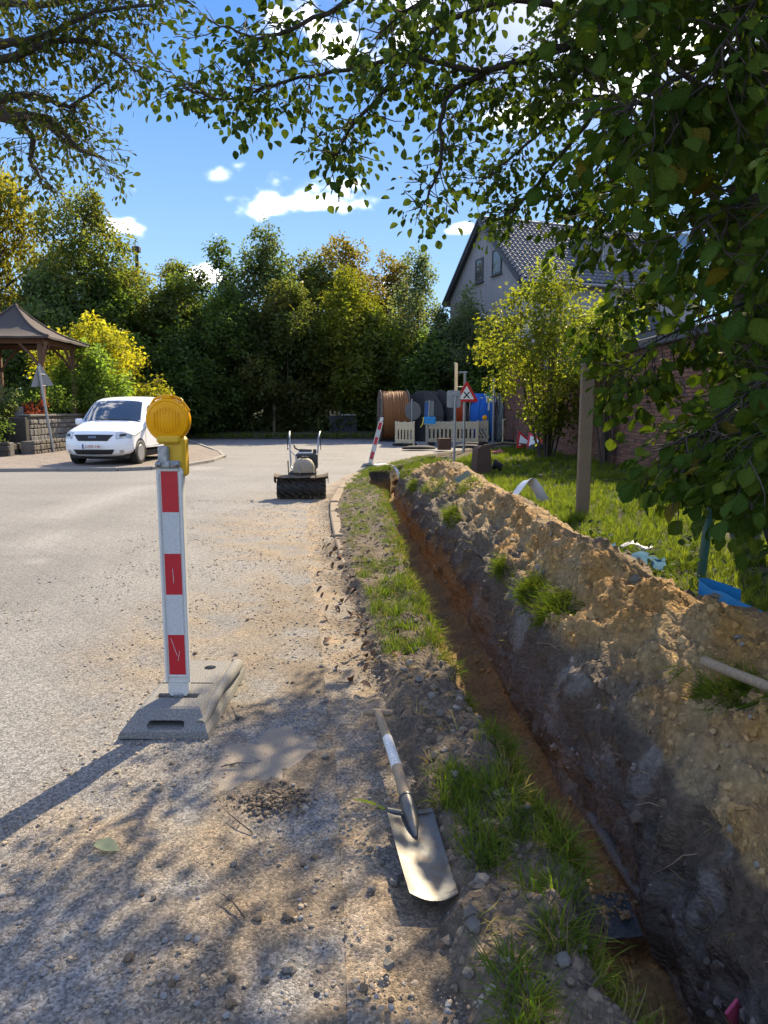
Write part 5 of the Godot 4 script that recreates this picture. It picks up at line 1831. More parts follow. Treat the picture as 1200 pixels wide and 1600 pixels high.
func house() -> void:
	var o := thing("house", "grey brick house with dark tiled roof and zinc dormer behind the garden trees", "house", Vector3(5.6, 0.0, -42.0), deg_to_rad(20.0))
	var hw := 4.35
	var ey := 8.35
	var ry := 12.1
	var L := 11.5
	var m := MB.new()
	m.prism(PackedVector2Array([Vector2(-hw + 0.15, 0), Vector2(hw - 0.15, 0), Vector2(hw - 0.15, ey), Vector2(0, ry - 0.12), Vector2(-hw + 0.15, ey)]), 0.0, L, Transform3D(Basis(Vector3.UP, PI / 2), Vector3.ZERO))
	built("wall", m, M.house_wall, o)
	# roof slopes: decks, then tiles lying on them in courses
	for s in [-1.0, 1.0]:
		m = MB.new()
		var a := Vector3(-0.25, ry + 0.02, 0)
		var d := Vector3(0, ey - ry, s * hw).normalized()
		var up := Vector3(0, absf(d.z), -d.y * s)
		if up.y < 0: up = -up
		var sl := Vector2(hw, ry - ey).length() + 0.45
		var c := a + Vector3(L / 2 + 0.1, 0, 0) + d * sl / 2 - up * 0.02
		m.box(c, Vector3(L + 0.45, 0.12, sl), Basis(Vector3(1, 0, 0), up, Vector3(1, 0, 0).cross(up)))
		var rf := built("roof_slope", m, M.fascia, o)
		m = MB.new()
		var nr := int(sl / 0.34)
		var nc := int((L + 0.4) / 0.30)
		for r in nr:
			var rows := []
			for e in 2:
				var row := []
				for k in nc * 6 + 1:
					var x := -0.28 + k * 0.05
					var wv := 0.032 * cos(k / 6.0 * TAU) + 0.012 * cos(k / 3.0 * TAU)
					row.append(Vector3(x, ry + 0.02, 0) + d * (r * 0.34 + e * 0.36) + up * (0.075 + wv + (0.055 if e == 1 else 0.0)))
				rows.append(row)
			m.grid(rows, false, s < 0)
			var lip := []
			for p in rows[1]: lip.append(p - up * 0.05)
			m.grid([rows[1], lip], false, s < 0)
		var tl := built("tiles", m, M.roof_tile, rf)
		tl.set_meta("kind", "stuff")
		# verge board along the gable and gutter at the eaves
		m = MB.new()
		m.box(a + Vector3(-0.03, -0.06, 0) + d * sl / 2, Vector3(0.07, 0.34, sl), Basis(Vector3(1, 0, 0), up, Vector3(1, 0, 0).cross(up)))
		built("verge_board", m, M.fascia, o)
		m = MB.new()
		m.tube([a + d * (sl + 0.06), a + d * (sl + 0.06) + Vector3(L + 0.4, 0, 0)], 0.09, 8)
		built("gutter", m, M.zinc, o)
	m = MB.new()
	m.tube([Vector3(-0.3, ry + 0.1, 0), Vector3(L, ry + 0.1, 0)], 0.12, 8)
	built("ridge", m, M.roof_tile, o)
	for q in [[-0.3, 9.4, 0.85], [1.75, 9.5, 0.95]]:
		m = MB.new()
		for s in [-1.0, 1.0]:
			m.box(Vector3(-0.02, q[1], q[0] + s * q[2] / 2), Vector3(0.1, 1.28, 0.08))
			m.box(Vector3(-0.021, q[1] + s * 0.62, q[0]), Vector3(0.1, 0.08, q[2] + 0.06))
		m.box(Vector3(-0.05, q[1] - 0.70, q[0]), Vector3(0.16, 0.06, q[2] + 0.24))
		var wd := built("window", m, M.fascia, o)
		m = MB.new()
		m.box(Vector3(-0.015, q[1], q[0]), Vector3(0.05, 1.2, q[2] - 0.06))
		built("pane", m, M.window_glass, wd)
	# dormer
	m = MB.new()
	m.box(Vector3(7.0, 9.75, 1.9), Vector3(4.6, 2.0, 3.2), Basis(), 0.01)
	var dm := built("dormer", m, M.zinc, o)
	m = MB.new()
	m.box(Vector3(7.0, 10.84, 2.0), Vector3(4.9, 0.14, 3.5), Basis(), 0.02)
	built("flat_roof", m, M.fascia, dm)
	for k in 11:
		m = MB.new()
		m.box(Vector3(4.75 + k * 0.45, 9.75, 3.51), Vector3(0.03, 1.98, 0.05))
		built("seam", m, M.zinc, dm)
	for x in [7.05]:
		m = MB.new()
		m.box(Vector3(x, 9.7, 3.52), Vector3(1.05, 1.2, 0.07), Basis(), 0.01)
		var dw := built("window", m, M.frame_white, dm)
		m = MB.new()
		m.box(Vector3(x, 9.7, 3.54), Vector3(0.92, 1.06, 0.06))
		built("pane", m, M.sky_glass, dw)
	m = MB.new()
	m.tube([Vector3(5.5, 10.8, 3.6), Vector3(5.5, 8.4, 3.6)], 0.05, 8)
	built("downpipe", m, M.galvanised, dm)
	m = MB.new()
	m.tube([Vector3(5.6, 11.2, 1.0), Vector3(5.6, 12.3, 0.9)], 0.08, 8)
	built("vent_pipe", m, M.galvanised, o)
	# glazed gable end (sky blue painted in the pane) further along, seen between the leaves
	m = MB.new()
	m.box(Vector3(10.6, 10.2, 3.0), Vector3(1.4, 2.2, 2.4), Basis(), 0.02)
	var bg := built("glazed_bay", m, M.zinc, o)
	m = MB.new()
	m.box(Vector3(10.6, 10.2, 4.22), Vector3(1.2, 1.9, 0.06))
	built("pane", m, M.sky_glass, bg)

func brick_face(o: Node, at: Vector3, dir: Vector3, out: Vector3, length: float, height: float) -> void:
	var b := MB.new()
	b.box(Vector3.ZERO, Vector3(0.21, 0.062, 0.03), Basis(), 0.004)
	var w := []
	var t := []
	var r := 0
	var y := 0.04
	var bs := Basis(dir, Vector3.UP, dir.cross(Vector3.UP))
	while y < height:
		var x := 0.0 if r % 2 == 0 else 0.112
		while x < length:
			w.append(Transform3D(bs, at + dir * x + Vector3(0, y, 0) + out * (0.006 + rng.randf() * 0.006)))
			var k := rng.randf()
			t.append(mixc(Color(0.20, 0.085, 0.055), Color(0.31, 0.15, 0.095), k) if rng.randf() < 0.85 else Color(0.13, 0.075, 0.06))
			x += 0.224
		y += 0.0755
		r += 1
	scatter("bricks", b.done(), M.brick, w, t, o)

func garage() -> void:
	var o := thing("garage", "long low red brick garage behind the hazel and the sunlit lawn", "garage", Vector3(5.75, 0.0, -26.0))
	var m := MB.new()
	m.box(Vector3(2.5, 1.4, 8.6), Vector3(4.98, 2.84, 17.2))
	built("wall", m, M.mortar, o)
	brick_face(o, Vector3(0.005, 0, 0.1), Vector3(0, 0, 1), Vector3(-1, 0, 0), 17.1, 2.82)
	m = MB.new()
	m.box(Vector3(2.5, 2.92, 8.6), Vector3(5.3, 0.2, 17.5), Basis(), 0.02)
	built("roof", m, M.fascia, o)
	o = thing("brick_house", "taller red brick building at the far end of the garage", "building", Vector3(5.75, 0.0, -34.5))
	m = MB.new()
	m.box(Vector3(3.0, 1.9, 4.2), Vector3(5.98, 3.9, 8.4))
	built("wall", m, M.mortar, o)
	brick_face(o, Vector3(0.005, 0, 0.1), Vector3(0, 0, 1), Vector3(-1, 0, 0), 8.3, 3.8)
	m = MB.new()
	m.prism(PackedVector2Array([Vector2(-0.35, 3.8), Vector2(6.4, 3.8), Vector2(6.4, 3.95), Vector2(3.0, 5.4), Vector2(-0.35, 3.95)]), -0.3, 8.6, Transform3D())
	built("roof", m, M.fascia, o)
	m = MB.new()
	m.tube([Vector3(-0.38, 3.86, -0.3), Vector3(-0.38, 3.86, 8.6)], 0.07, 8)
	built("gutter", m, M.zinc, o)

# ---------- leaves, grass, trees ----------
func leaf_mesh(l: float, w: float, shape: float, bend: float, seg := 5) -> ArrayMesh:
	# a leaf along +y, folded along its midrib; shape > 1 puts the widest place further out
	var m := MB.new()
	var rows := []
	for i in seg + 1:
		var v := i / float(seg)
		var hw := w * 0.5 * pow(sin(PI * pow(clampf(v, 0.0, 1.0), shape)), 0.7)
		if i == seg: hw = 0.0
		if i == 0: hw = w * 0.12
		var y := l * v
		var z := -bend * v * v * l
		rows.append([Vector3(-hw, y, z + hw * 0.28), Vector3(-hw * 0.5, y, z + hw * 0.02), Vector3(0, y, z), Vector3(hw * 0.5, y, z + hw * 0.02), Vector3(hw, y, z + hw * 0.28)])
	m.grid(rows)
	return m.done()

func big_leaf(l: float, w: float, bend: float, sd: int) -> ArrayMesh:
	# broad serrated leaf with a point, its blade puffed between the side veins
	var m := MB.new()
	var rows := []
	var n := 16
	for i in n + 1:
		var v := i / float(n)
		var hw := w * 0.5 * pow(maxf(0.0, sin(PI * pow(v, 1.12))), 0.62) * (1.0 if i % 2 == 0 else 0.88)
		if v > 0.8: hw *= 1.0 - 2.2 * (v - 0.8)
		if i == n: hw = 0.0
		if i == 0: hw = w * 0.16
		var row := []
		for j in 9:
			var u := j / 4.0 - 1.0
			var puff := 0.05 * w * absf(sin(PI * (v * 5.0 + absf(u) * 1.2))) * absf(u)
			row.append(Vector3(hw * u, l * v + absf(u) * l * 0.02, -bend * v * v * l + hw * absf(u) * 0.22 - puff + 0.05 * w * sin(u * 3.0 + v * 4.0 + sd)))
		rows.append(row)
	m.grid(rows)
	m.tube([Vector3(0, -0.018, 0.003), Vector3(0, 0.0, 0.0)], 0.0013, 4)
	return m.done()

func clump_mesh(n: int, leaf: float, rad: float, sd: int, aspect := 0.55) -> ArrayMesh:
	var r := RandomNumberGenerator.new()
	r.seed = sd
	var m := MB.new()
	for k in n:
		var d := Vector3(r.randf_range(-1, 1), r.randf_range(-1, 1), r.randf_range(-1, 1))
		if d.length() > 1.0: d = d.normalized() * r.randf()
		var p := d * rad
		var dir := (d * 0.7 + Vector3(r.randf_range(-1, 1), r.randf_range(-1.1, 0.6), r.randf_range(-1, 1))).normalized()
		var s := leaf * r.randf_range(0.65, 1.3)
		var x := lookx(dir, Vector3(r.randf_range(-1, 1), 0.8, r.randf_range(-1, 1)), p)
		var g := r.randf_range(0.55, 1.5)
		m.col = Color(g * r.randf_range(0.85, 1.2), g, g * r.randf_range(0.75, 1.0))
		var a := x * Vector3(0, 0, 0)
		var b := x * Vector3(s * aspect * 0.5, s * 0.5, s * 0.1)
		var c := x * Vector3(0, s, -s * 0.12)
		var e := x * Vector3(-s * aspect * 0.5, s * 0.5, s * 0.1)
		m.tri(a, b, c)
		m.tri(a, c, e)
	return m.done()

func tuft_mesh(n: int, h: float, spread: float, sd: int) -> ArrayMesh:
	var r := RandomNumberGenerator.new()
	r.seed = sd
	var m := MB.new()
	for k in n:
		var a := r.randf_range(0, TAU)
		var p := Vector3(cos(a), 0, sin(a)) * spread * 0.35 * sqrt(r.randf())
		var d := Vector3(cos(a + r.randf_range(-0.6, 0.6)), 0, sin(a + r.randf_range(-0.6, 0.6)))
		var hh := h * r.randf_range(0.5, 1.15)
		var w := r.randf_range(0.0022, 0.0042)
		var lean := spread * r.randf_range(0.25, 1.1)
		var side := d.cross(Vector3.UP) * w
		var g := r.randf_range(0.7, 1.25)
		m.col = Color(g * r.randf_range(0.85, 1.3), g, g * 0.9)
		var rows := []
		for i in 5:
			var v := i / 4.0
			var q := p + d * lean * v * v + Vector3(0, hh * (v - 0.28 * v * v * v), 0)
			var ww := 1.0 - v * v * 0.95
			rows.append([q - side * ww, q + side * ww])
		m.grid(rows)
	return m.done()

var clumps := []
var crown_rule := 0
var crown_base := Vector3.ZERO

func in_crown(p: Vector3, slack: float) -> bool:
	# the outline of the big hazel
	if crown_rule == 0: return true
	var w := p + crown_base
	var edge := 0.86 + 0.175 * -w.z - 0.60 * smoothstep(2.2, 3.0, w.y) + n_low.get_noise_3dv(w * 1.5) * 0.3
	if w.x < edge - slack: return false
	return w.y > maxf(0.62, 2.02 - 0.675 * w.x + 0.0925 * -w.z) + n_low.get_noise_3dv(w * 1.7 + Vector3(9, 0, 0)) * 0.2 - slack * 0.5

var leaf_small: ArrayMesh

func tree(called: String, label: String, cat: String, at: Vector3, h: float, r: float, low: float, shape: float, ca: Color, cb: Color, n: int, size: float, group := "", trunk := 0.12, droop := 0.0, spiky := 0.0) -> Node3D:
	# shape: where along the crown it is widest (0 low .. 1 high)
	var o := thing(called, label, cat, at, 0.0, group)
	var lobes := []
	var nl := int(clampf(6 + r * 4.0, 8, 18))
	for k in nl:
		var v := (k + rng.randf()) / nl
		var prof := pow(sin(PI * clampf(pow(v, lerpf(0.6, 1.7, shape)) * 0.94 + 0.05, 0, 1)), 0.75)
		var a := k * 2.4 + rng.randf_range(-0.5, 0.5)
		var lr := r * rng.randf_range(0.34, 0.56) * (0.6 + 0.4 * prof)
		var rad := maxf(0.0, r * prof - lr * 0.7) * rng.randf_range(0.6, 1.15)
		lobes.append([Vector3(cos(a) * rad, lerpf(low + lr * 0.5, h - lr * (0.9 + spiky * 0.3), v), sin(a) * rad), lr, 1.0 + spiky * rng.randf_range(0.3, 1.0)])
	if trunk > 0.0:
		var m := MB.new()
		var p := []
		var rr := []
		for k in 8:
			var v := k / 7.0
			p.append(Vector3(sin(k * 1.3 + at.x) * 0.16 * v * r * 0.4, h * 0.82 * v, cos(k * 1.7 + at.z) * 0.16 * v * r * 0.4))
			rr.append(trunk * (1.0 - 0.85 * v))
		m.tube(p, rr, 8)
		var tk := built("trunk", m, M.bark_grey, o)
		var lm := MB.new()
		for q in lobes:
			var c: Vector3 = q[0]
			var s0 := Vector3(0, maxf(0.4, c.y - 0.35 * Vector2(c.x, c.z).length() - 0.6), 0)
			lm.tube([s0, s0.lerp(c, 0.5) + Vector3(0, 0.15, 0), c], [trunk * 0.4, trunk * 0.26, trunk * 0.08], 5, false)
		tag(built("limbs", lm, M.bark_grey, tk), "", "", "", "stuff")
	else:
		var lm := MB.new()
		for q in lobes:
			var c: Vector3 = q[0]
			var b := Vector3(c.x * 0.15, 0.0, c.z * 0.15)
			lm.tube([b, b.lerp(c, 0.6) + Vector3(0, 0.12 * h, 0), c + Vector3(0, q[1] * 0.5, 0)], [0.03, 0.022, 0.006], 5, false)
		tag(built("stems", lm, M.twig, o), "", "", "", "stuff")
	var per := [[], [], []]
	var tint := [[], [], []]
	var tot := 0.0
	for q in lobes: tot += q[1] * q[1]
	for q in lobes:
		var cnt := int(n * q[1] * q[1] / tot)
		var shade := rng.randf_range(0.75, 1.2)
		var lobe_mix := rng.randf()
		for k in cnt:
			var d := runit()
			var p: Vector3 = q[0] + d * q[1] * pow(rng.randf(), 0.38) * rng.randf_range(0.85, 1.18) * Vector3(1, q[2], 1)
			if droop > 0.0: p.y -= droop * rng.randf() * rng.randf() * r
			if p.y < 0.1: continue
			var i := rng.randi() % 3
			var b := Basis(Vector3.UP, rng.randf() * TAU) * Basis(Vector3(1, 0, 0), rng.randf_range(-0.6, 0.6))
			var s := size * rng.randf_range(0.7, 1.35)
			var sc := Vector3(s, s * (1.0 + droop), s)
			per[i].append(Transform3D(Basis.from_scale(sc) * b, p))
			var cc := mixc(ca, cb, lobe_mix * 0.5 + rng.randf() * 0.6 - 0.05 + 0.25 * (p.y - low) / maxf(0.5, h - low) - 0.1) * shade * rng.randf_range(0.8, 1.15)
			cc.a = 1.0
			tint[i].append(cc)
	var crown := Node3D.new()
	crown.name = "crown"
	o.add_child(crown)
	for i in 3:
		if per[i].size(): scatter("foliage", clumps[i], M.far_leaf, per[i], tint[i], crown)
	return o

func smooth_line(pts: Array, per := 6) -> Array:
	var out := []
	for k in pts.size() - 1:
		var p0: Vector3 = pts[maxi(k - 1, 0)]
		var p3: Vector3 = pts[mini(k + 2, pts.size() - 1)]
		for j in per:
			out.append(pts[k].cubic_interpolate(pts[k + 1], p0, p3, j / float(per)) + rv(0.012))
	out.append(pts[-1])
	return out

func limb(bm: MB, tm: MB, pts: Array, r0: float, r1: float, twigs: float, tl: float, from: float, droop: float, leaves: Array, per_leaf: float, side_forks := true) -> void:
	# a bent bough with twigs; «leaves» collects [place, direction]
	var l := smooth_line(pts)
	if crown_rule == 1:
		for k in range(l.size() / 2, l.size()):
			if not in_crown(l[k], 0.1):
				l = l.slice(0, maxi(4, k))
				break
	var rr := []
	for k in l.size(): rr.append(lerpf(r0, r1, pow(k / float(l.size() - 1), 0.7)))
	bm.tube(l, rr, 7)
	var total := 0.0
	for k in l.size() - 1: total += l[k].distance_to(l[k + 1])
	var n := int(total * twigs)
	for k in n:
		var f := lerpf(from, 1.0, (k + rng.randf()) / n) * (l.size() - 1.001)
		var i := int(f)
		var p: Vector3 = l[i].lerp(l[i + 1], f - i)
		var d: Vector3 = (l[i + 1] - l[i]).normalized()
		var dir := (d * rng.randf_range(0.1, 0.9) + runit() * 0.9 - Vector3(0, droop, 0)).normalized()
		twig(tm, p, dir, tl * rng.randf_range(0.45, 1.25), droop, leaves, per_leaf, side_forks)
	twig(tm, l[-1], (l[-1] - l[-3]).normalized(), tl * 0.6, droop, leaves, per_leaf, false)

func twig(tm: MB, p: Vector3, dir: Vector3, len: float, droop: float, leaves: Array, gap: float, fork: bool) -> void:
	if not in_crown(p, 0.06 if rng.randf() > 0.1 else 0.4): return
	var pts := [p]
	var n := 5
	var d := dir
	for k in n:
		d = (d + rv(0.28) - Vector3(0, droop * 0.22, 0)).normalized()
		pts.append(pts[-1] + d * len / n)
	tm.tube(pts, [0.005, 0.004, 0.0035, 0.003, 0.0025, 0.0015], 4, false)
	var cnt := maxi(2, int(len / gap))
	for k in cnt:
		var f := (0.15 + 0.85 * (k + rng.randf() * 0.6) / cnt) * (n - 0.01)
		var i := mini(int(f), n - 1)
		var q: Vector3 = pts[i].lerp(pts[i + 1], clampf(f - i, 0, 1))
		var dd: Vector3 = (pts[i + 1] - pts[i]).normalized()
		leaves.append([q, dd])
	if fork and len > 0.22:
		for k in 2:
			var i := rng.randi_range(1, n - 1)
			twig(tm, pts[i], (d + runit() * 0.9).normalized(), len * 0.55, droop, leaves, gap, false)

func leaf_at(q: Array, s: float, hang: float, up_bias: float) -> Transform3D:
	var d: Vector3 = q[1]
	var dir := (d * 0.45 + runit() * 0.75 - Vector3(0, hang, 0)).normalized()
	var up := Vector3(0, up_bias, 0) + runit() * 0.7
	return lookx(dir, up, q[0] + dir * s * 0.12, s)

func plants() -> void:
	for k in 3: clumps.append(clump_mesh(20, 0.205, 0.40, 100 + k, 0.62))
	var G := Color(0.106, 0.159, 0.038)
	var DG := Color(0.073, 0.116, 0.035)
	var YG := Color(0.230, 0.254, 0.035)
	var OL := Color(0.183, 0.171, 0.050)
	var OR := Color(0.245, 0.178, 0.045)
	var GG := Color(0.159, 0.201, 0.118)
	var Y := Color(0.366, 0.330, 0.033)
	var far := "trees and tall shrubs behind the road"
	tree("birch", "tall pale yellow birch with hanging twigs at the far left", "tree", Vector3(-20.6, 0.1, -39.5), 15.0, 3.1, 4.5, 0.6, OL * 1.1, Y * 0.9, 571, 0.9, far, 0.16, 0.6)
	tree("broad_tree", "tall loose green and brown tree behind the gazebo", "tree", Vector3(-15.4, 0.1, -38.0), 13.0, 3.4, 2.5, 0.35, G, OL * 1.2, 1071, 0.85, far, 0.17)
	tree("broad_tree", "dark lower tree left of the gazebo roof", "tree", Vector3(-20.5, 0.1, -36.0), 8.5, 3.4, 0.5, 0.45, DG, OL, 833, 0.9, far, 0.15)
	tree("thin_tree", "thin half bare tree beside the utility pole", "tree", Vector3(-13.0, 0.1, -44.0), 10.9, 2.0, 3.0, 0.6, GG, OL * 1.2, 154, 0.8, far, 0.1)
	tree("dark_tree", "narrow dark green tree with a spiky top", "tree", Vector3(-9.5, 0.1, -42.0), 11.2, 1.7, 1.5, 0.4, DG, G, 499, 0.85, far, 0.13, 0.0, 0.6)
	tree("alder_tree", "tall bluish green tree in the middle of the hedge", "tree", Vector3(-6.7, 0.1, -42.0), 11.7, 2.5, 1.0, 0.35, G * 0.9, GG, 1011, 0.85, far, 0.14, 0.0, 0.4)
	tree("olive_tree", "rounded olive green tree filling the hedge left of the orange trees", "tree", Vector3(-4.4, 0.1, -43.5), 10.9, 2.5, 1.0, 0.45, OL, G, 680, 0.9, far, 0.13)
	tree("olive_tree", "bushy olive tinged tree behind the white boulder", "tree", Vector3(-11.4, 0.1, -41.5), 10.0, 2.3, 1.0, 0.45, G, OL, 544, 0.9, far, 0.13)
	tree("olive_tree", "bushy green tree right of the utility pole", "tree", Vector3(-14.3, 0.1, -41.0), 9.6, 2.3, 1.0, 0.45, G, GG, 544, 0.9, far, 0.13)
	tree("autumn_tree", "broad olive and orange tree standing highest behind the hedge", "tree", Vector3(-2.6, 0.1, -46.0), 12.2, 3.5, 2.0, 0.55, OL, OR, 1130, 0.9, far, 0.16)
	tree("autumn_tree", "orange tinged tree on the right of the broad olive one", "tree", Vector3(0.6, 0.1, -47.0), 11.4, 2.4, 2.0, 0.5, OL, OR * 1.1, 571, 0.9, far, 0.14)
	tree("yellow_tree", "sunlit yellow green tree in front of the olive tree", "tree", Vector3(-2.0, 0.1, -40.5), 9.0, 2.9, 0.4, 0.4, YG * 0.75, YG * 1.15, 1071, 0.85, far, 0.13)
	tree("willow", "tall feathery grey green willow above the cable reels", "tree", Vector3(1.9, 0.1, -42.0), 10.6, 2.1, 0.8, 0.35, GG * 0.9, GG * 1.25, 666, 0.75, far, 0.12, 0.0, 0.8)
	tree("willow", "grey green willow shrub in front of the grey house", "tree", Vector3(4.6, 0.1, -38.6), 7.9, 2.1, 0.4, 0.35, GG * 0.8, GG * 1.2, 737, 0.75, far, 0.1, 0.0, 0.7)
	tree("willow", "lower dark willow between the two grey green ones", "tree", Vector3(3.2, 0.1, -40.0), 6.6, 1.9, 0.4, 0.4, DG, GG, 499, 0.8, far, 0.1)
	var hedge := "shrubs of the roadside hedge"
	G *= 1.3
	DG *= 1.6
	OL *= 1.15
	var hs := [
		["olive green shrub in the hedge right of the pole", -11.3, -39.6, 8.0, 2.5, OL * 0.8, G], ["dark shrub at the foot of the spiky dark tree", -8.4, -39.0, 7.2, 2.4, DG * 0.9, G], ["dark tangled shrub behind the hedge post", -5.3, -39.2, 7.4, 2.5, DG * 0.9, OL * 0.7],
		["very dark shrub behind the yellow garden bush", -14.2, -37.4, 7.6, 2.3, DG * 0.8, G], ["bright large leaved shrub under the utility pole", -16.3, -35.6, 7.6, 2.2, G, GG * 1.2], ["yellow green shrub behind the compost box", -0.6, -39.6, 6.2, 2.2, G, YG * 0.9], ["dark shrub behind the brown pipe reel", 2.4, -38.6, 5.0, 1.9, DG, G],
		["low dark shrub behind the blue pipe reel", 5.2, -37.4, 4.4, 1.7, DG, G], ["dark shrub filling the gap behind the white boulder", -10.3, -37.2, 5.2, 2.2, DG * 0.8, G * 0.9], ["dark low shrub behind the van roof", -12.6, -35.0, 4.5, 2.0, DG * 0.8, G]]
	for q in hs:
		tree("hedge_shrub", q[0], "shrub", Vector3(q[1], 0.1, q[2]), q[3] * 1.12, q[4] * 1.15, 0.1, 0.4, q[5], q[6], int(q[3] * q[4] * 58), 0.95, hedge, 0.0)
	# garden on the left
	tree("garden_bush", "bright yellow leaved bush behind the gazebo", "bush", Vector3(-12.6, 0.9, -31.5), 4.7, 2.4, 0.2, 0.55, YG * 1.25, Y * 1.35, 640, 0.75, "", 0.0)
	tree("garden_bush", "yellow leaved branch of the bush reaching over the van", "bush", Vector3(-9.9, 0.3, -31.0), 2.6, 0.9, 1.0, 0.6, YG * 1.2, Y * 1.2, 70, 0.65, "", 0.0)
	tree("garden_bush", "rounded mid green bush right of the gazebo posts", "bush", Vector3(-11.7, 0.9, -28.8), 3.2, 1.7, 0.1, 0.45, G * 1.1, G * 1.9, 420, 0.6, "", 0.0)
	tree("garden_bush", "dark green bush under the eaves of the gazebo", "bush", Vector3(-12.7, 1.0, -26.0), 1.5, 1.2, 0.0, 0.5, DG, G * 1.3, 170, 0.5, "", 0.0)
	tree("garden_bush", "silvery grey green shrub in front of the gazebo", "bush", Vector3(-13.2, 0.4, -23.3), 2.9, 1.25, 0.0, 0.5, GG * 0.9, GG * 1.6, 330, 0.42, "", 0.0)
	tree("garden_bush", "dark leafy shrub at the far left under the grey one", "bush", Vector3(-12.6, 0.3, -22.4), 1.3, 0.75, 0.0, 0.5, DG, G * 1.2, 150, 0.4, "", 0.0)
	tree("garden_bush", "low mossy plants hanging over the roadside wall", "bush", Vector3(-13.2, 0.25, -22.1), 0.55, 1.5, 0.0, 0.5, G, GG * 1.2, 190, 0.28, "", 0.0)
	tree("red_plant", "low red leaved plant on top of the garden wall", "bush", Vector3(-12.25, 1.25, -24.9), 0.55, 0.7, 0.0, 0.5, Color(0.22, 0.035, 0.035), Color(0.30, 0.07, 0.05), 90, 0.25, "", 0.0)
	tree("garden_bush", "small light green plant beside the stone end pier", "bush", Vector3(-12.7, 1.0, -24.1), 0.8, 0.4, 0.0, 0.5, YG, YG * 1.2, 50, 0.3, "", 0.0)
	# the sunlit shrub by the garage
	tree("sunlit_hazel", "many stemmed sunlit yellow green hazel against the brick garage", "shrub", Vector3(4.7, 0.05, -20.6), 5.7, 2.2, 0.5, 0.6, Color(0.17, 0.215, 0.03), Color(0.27, 0.285, 0.036), 560, 0.55, "", 0.0)
	tree("sunlit_hazel", "smaller greener hazel shrub right of the sunlit one by the garage", "shrub", Vector3(5.5, 0.05, -17.6), 4.2, 1.1, 1.4, 0.6, G * 1.2, YG, 150, 0.5, "", 0.0)
	# undergrowth that closes the hedge low down
	var w := []
	var t := []
	for k in 2400:
		var x := rng.randf_range(-24, 7.5)
		var y := pow(rng.randf(), 1.6) * 5.2
		w.append(Transform3D(Basis(Vector3.UP, rng.randf() * TAU).scaled(Vector3.ONE * rng.randf_range(0.7, 1.4)), Vector3(x, y + 0.1, -38.6 - rng.randf() * 3.0 + x * 0.02 + absf(x + 8) * 0.02)))
		t.append(mixc(DG * 0.9, OL, rng.randf() * rng.randf()))
	scatter("undergrowth", clumps[0], M.far_leaf, w, t).set_meta("label", "dark undergrowth closing the foot of the hedge")
	big_trees()
	grasses()
	litter()

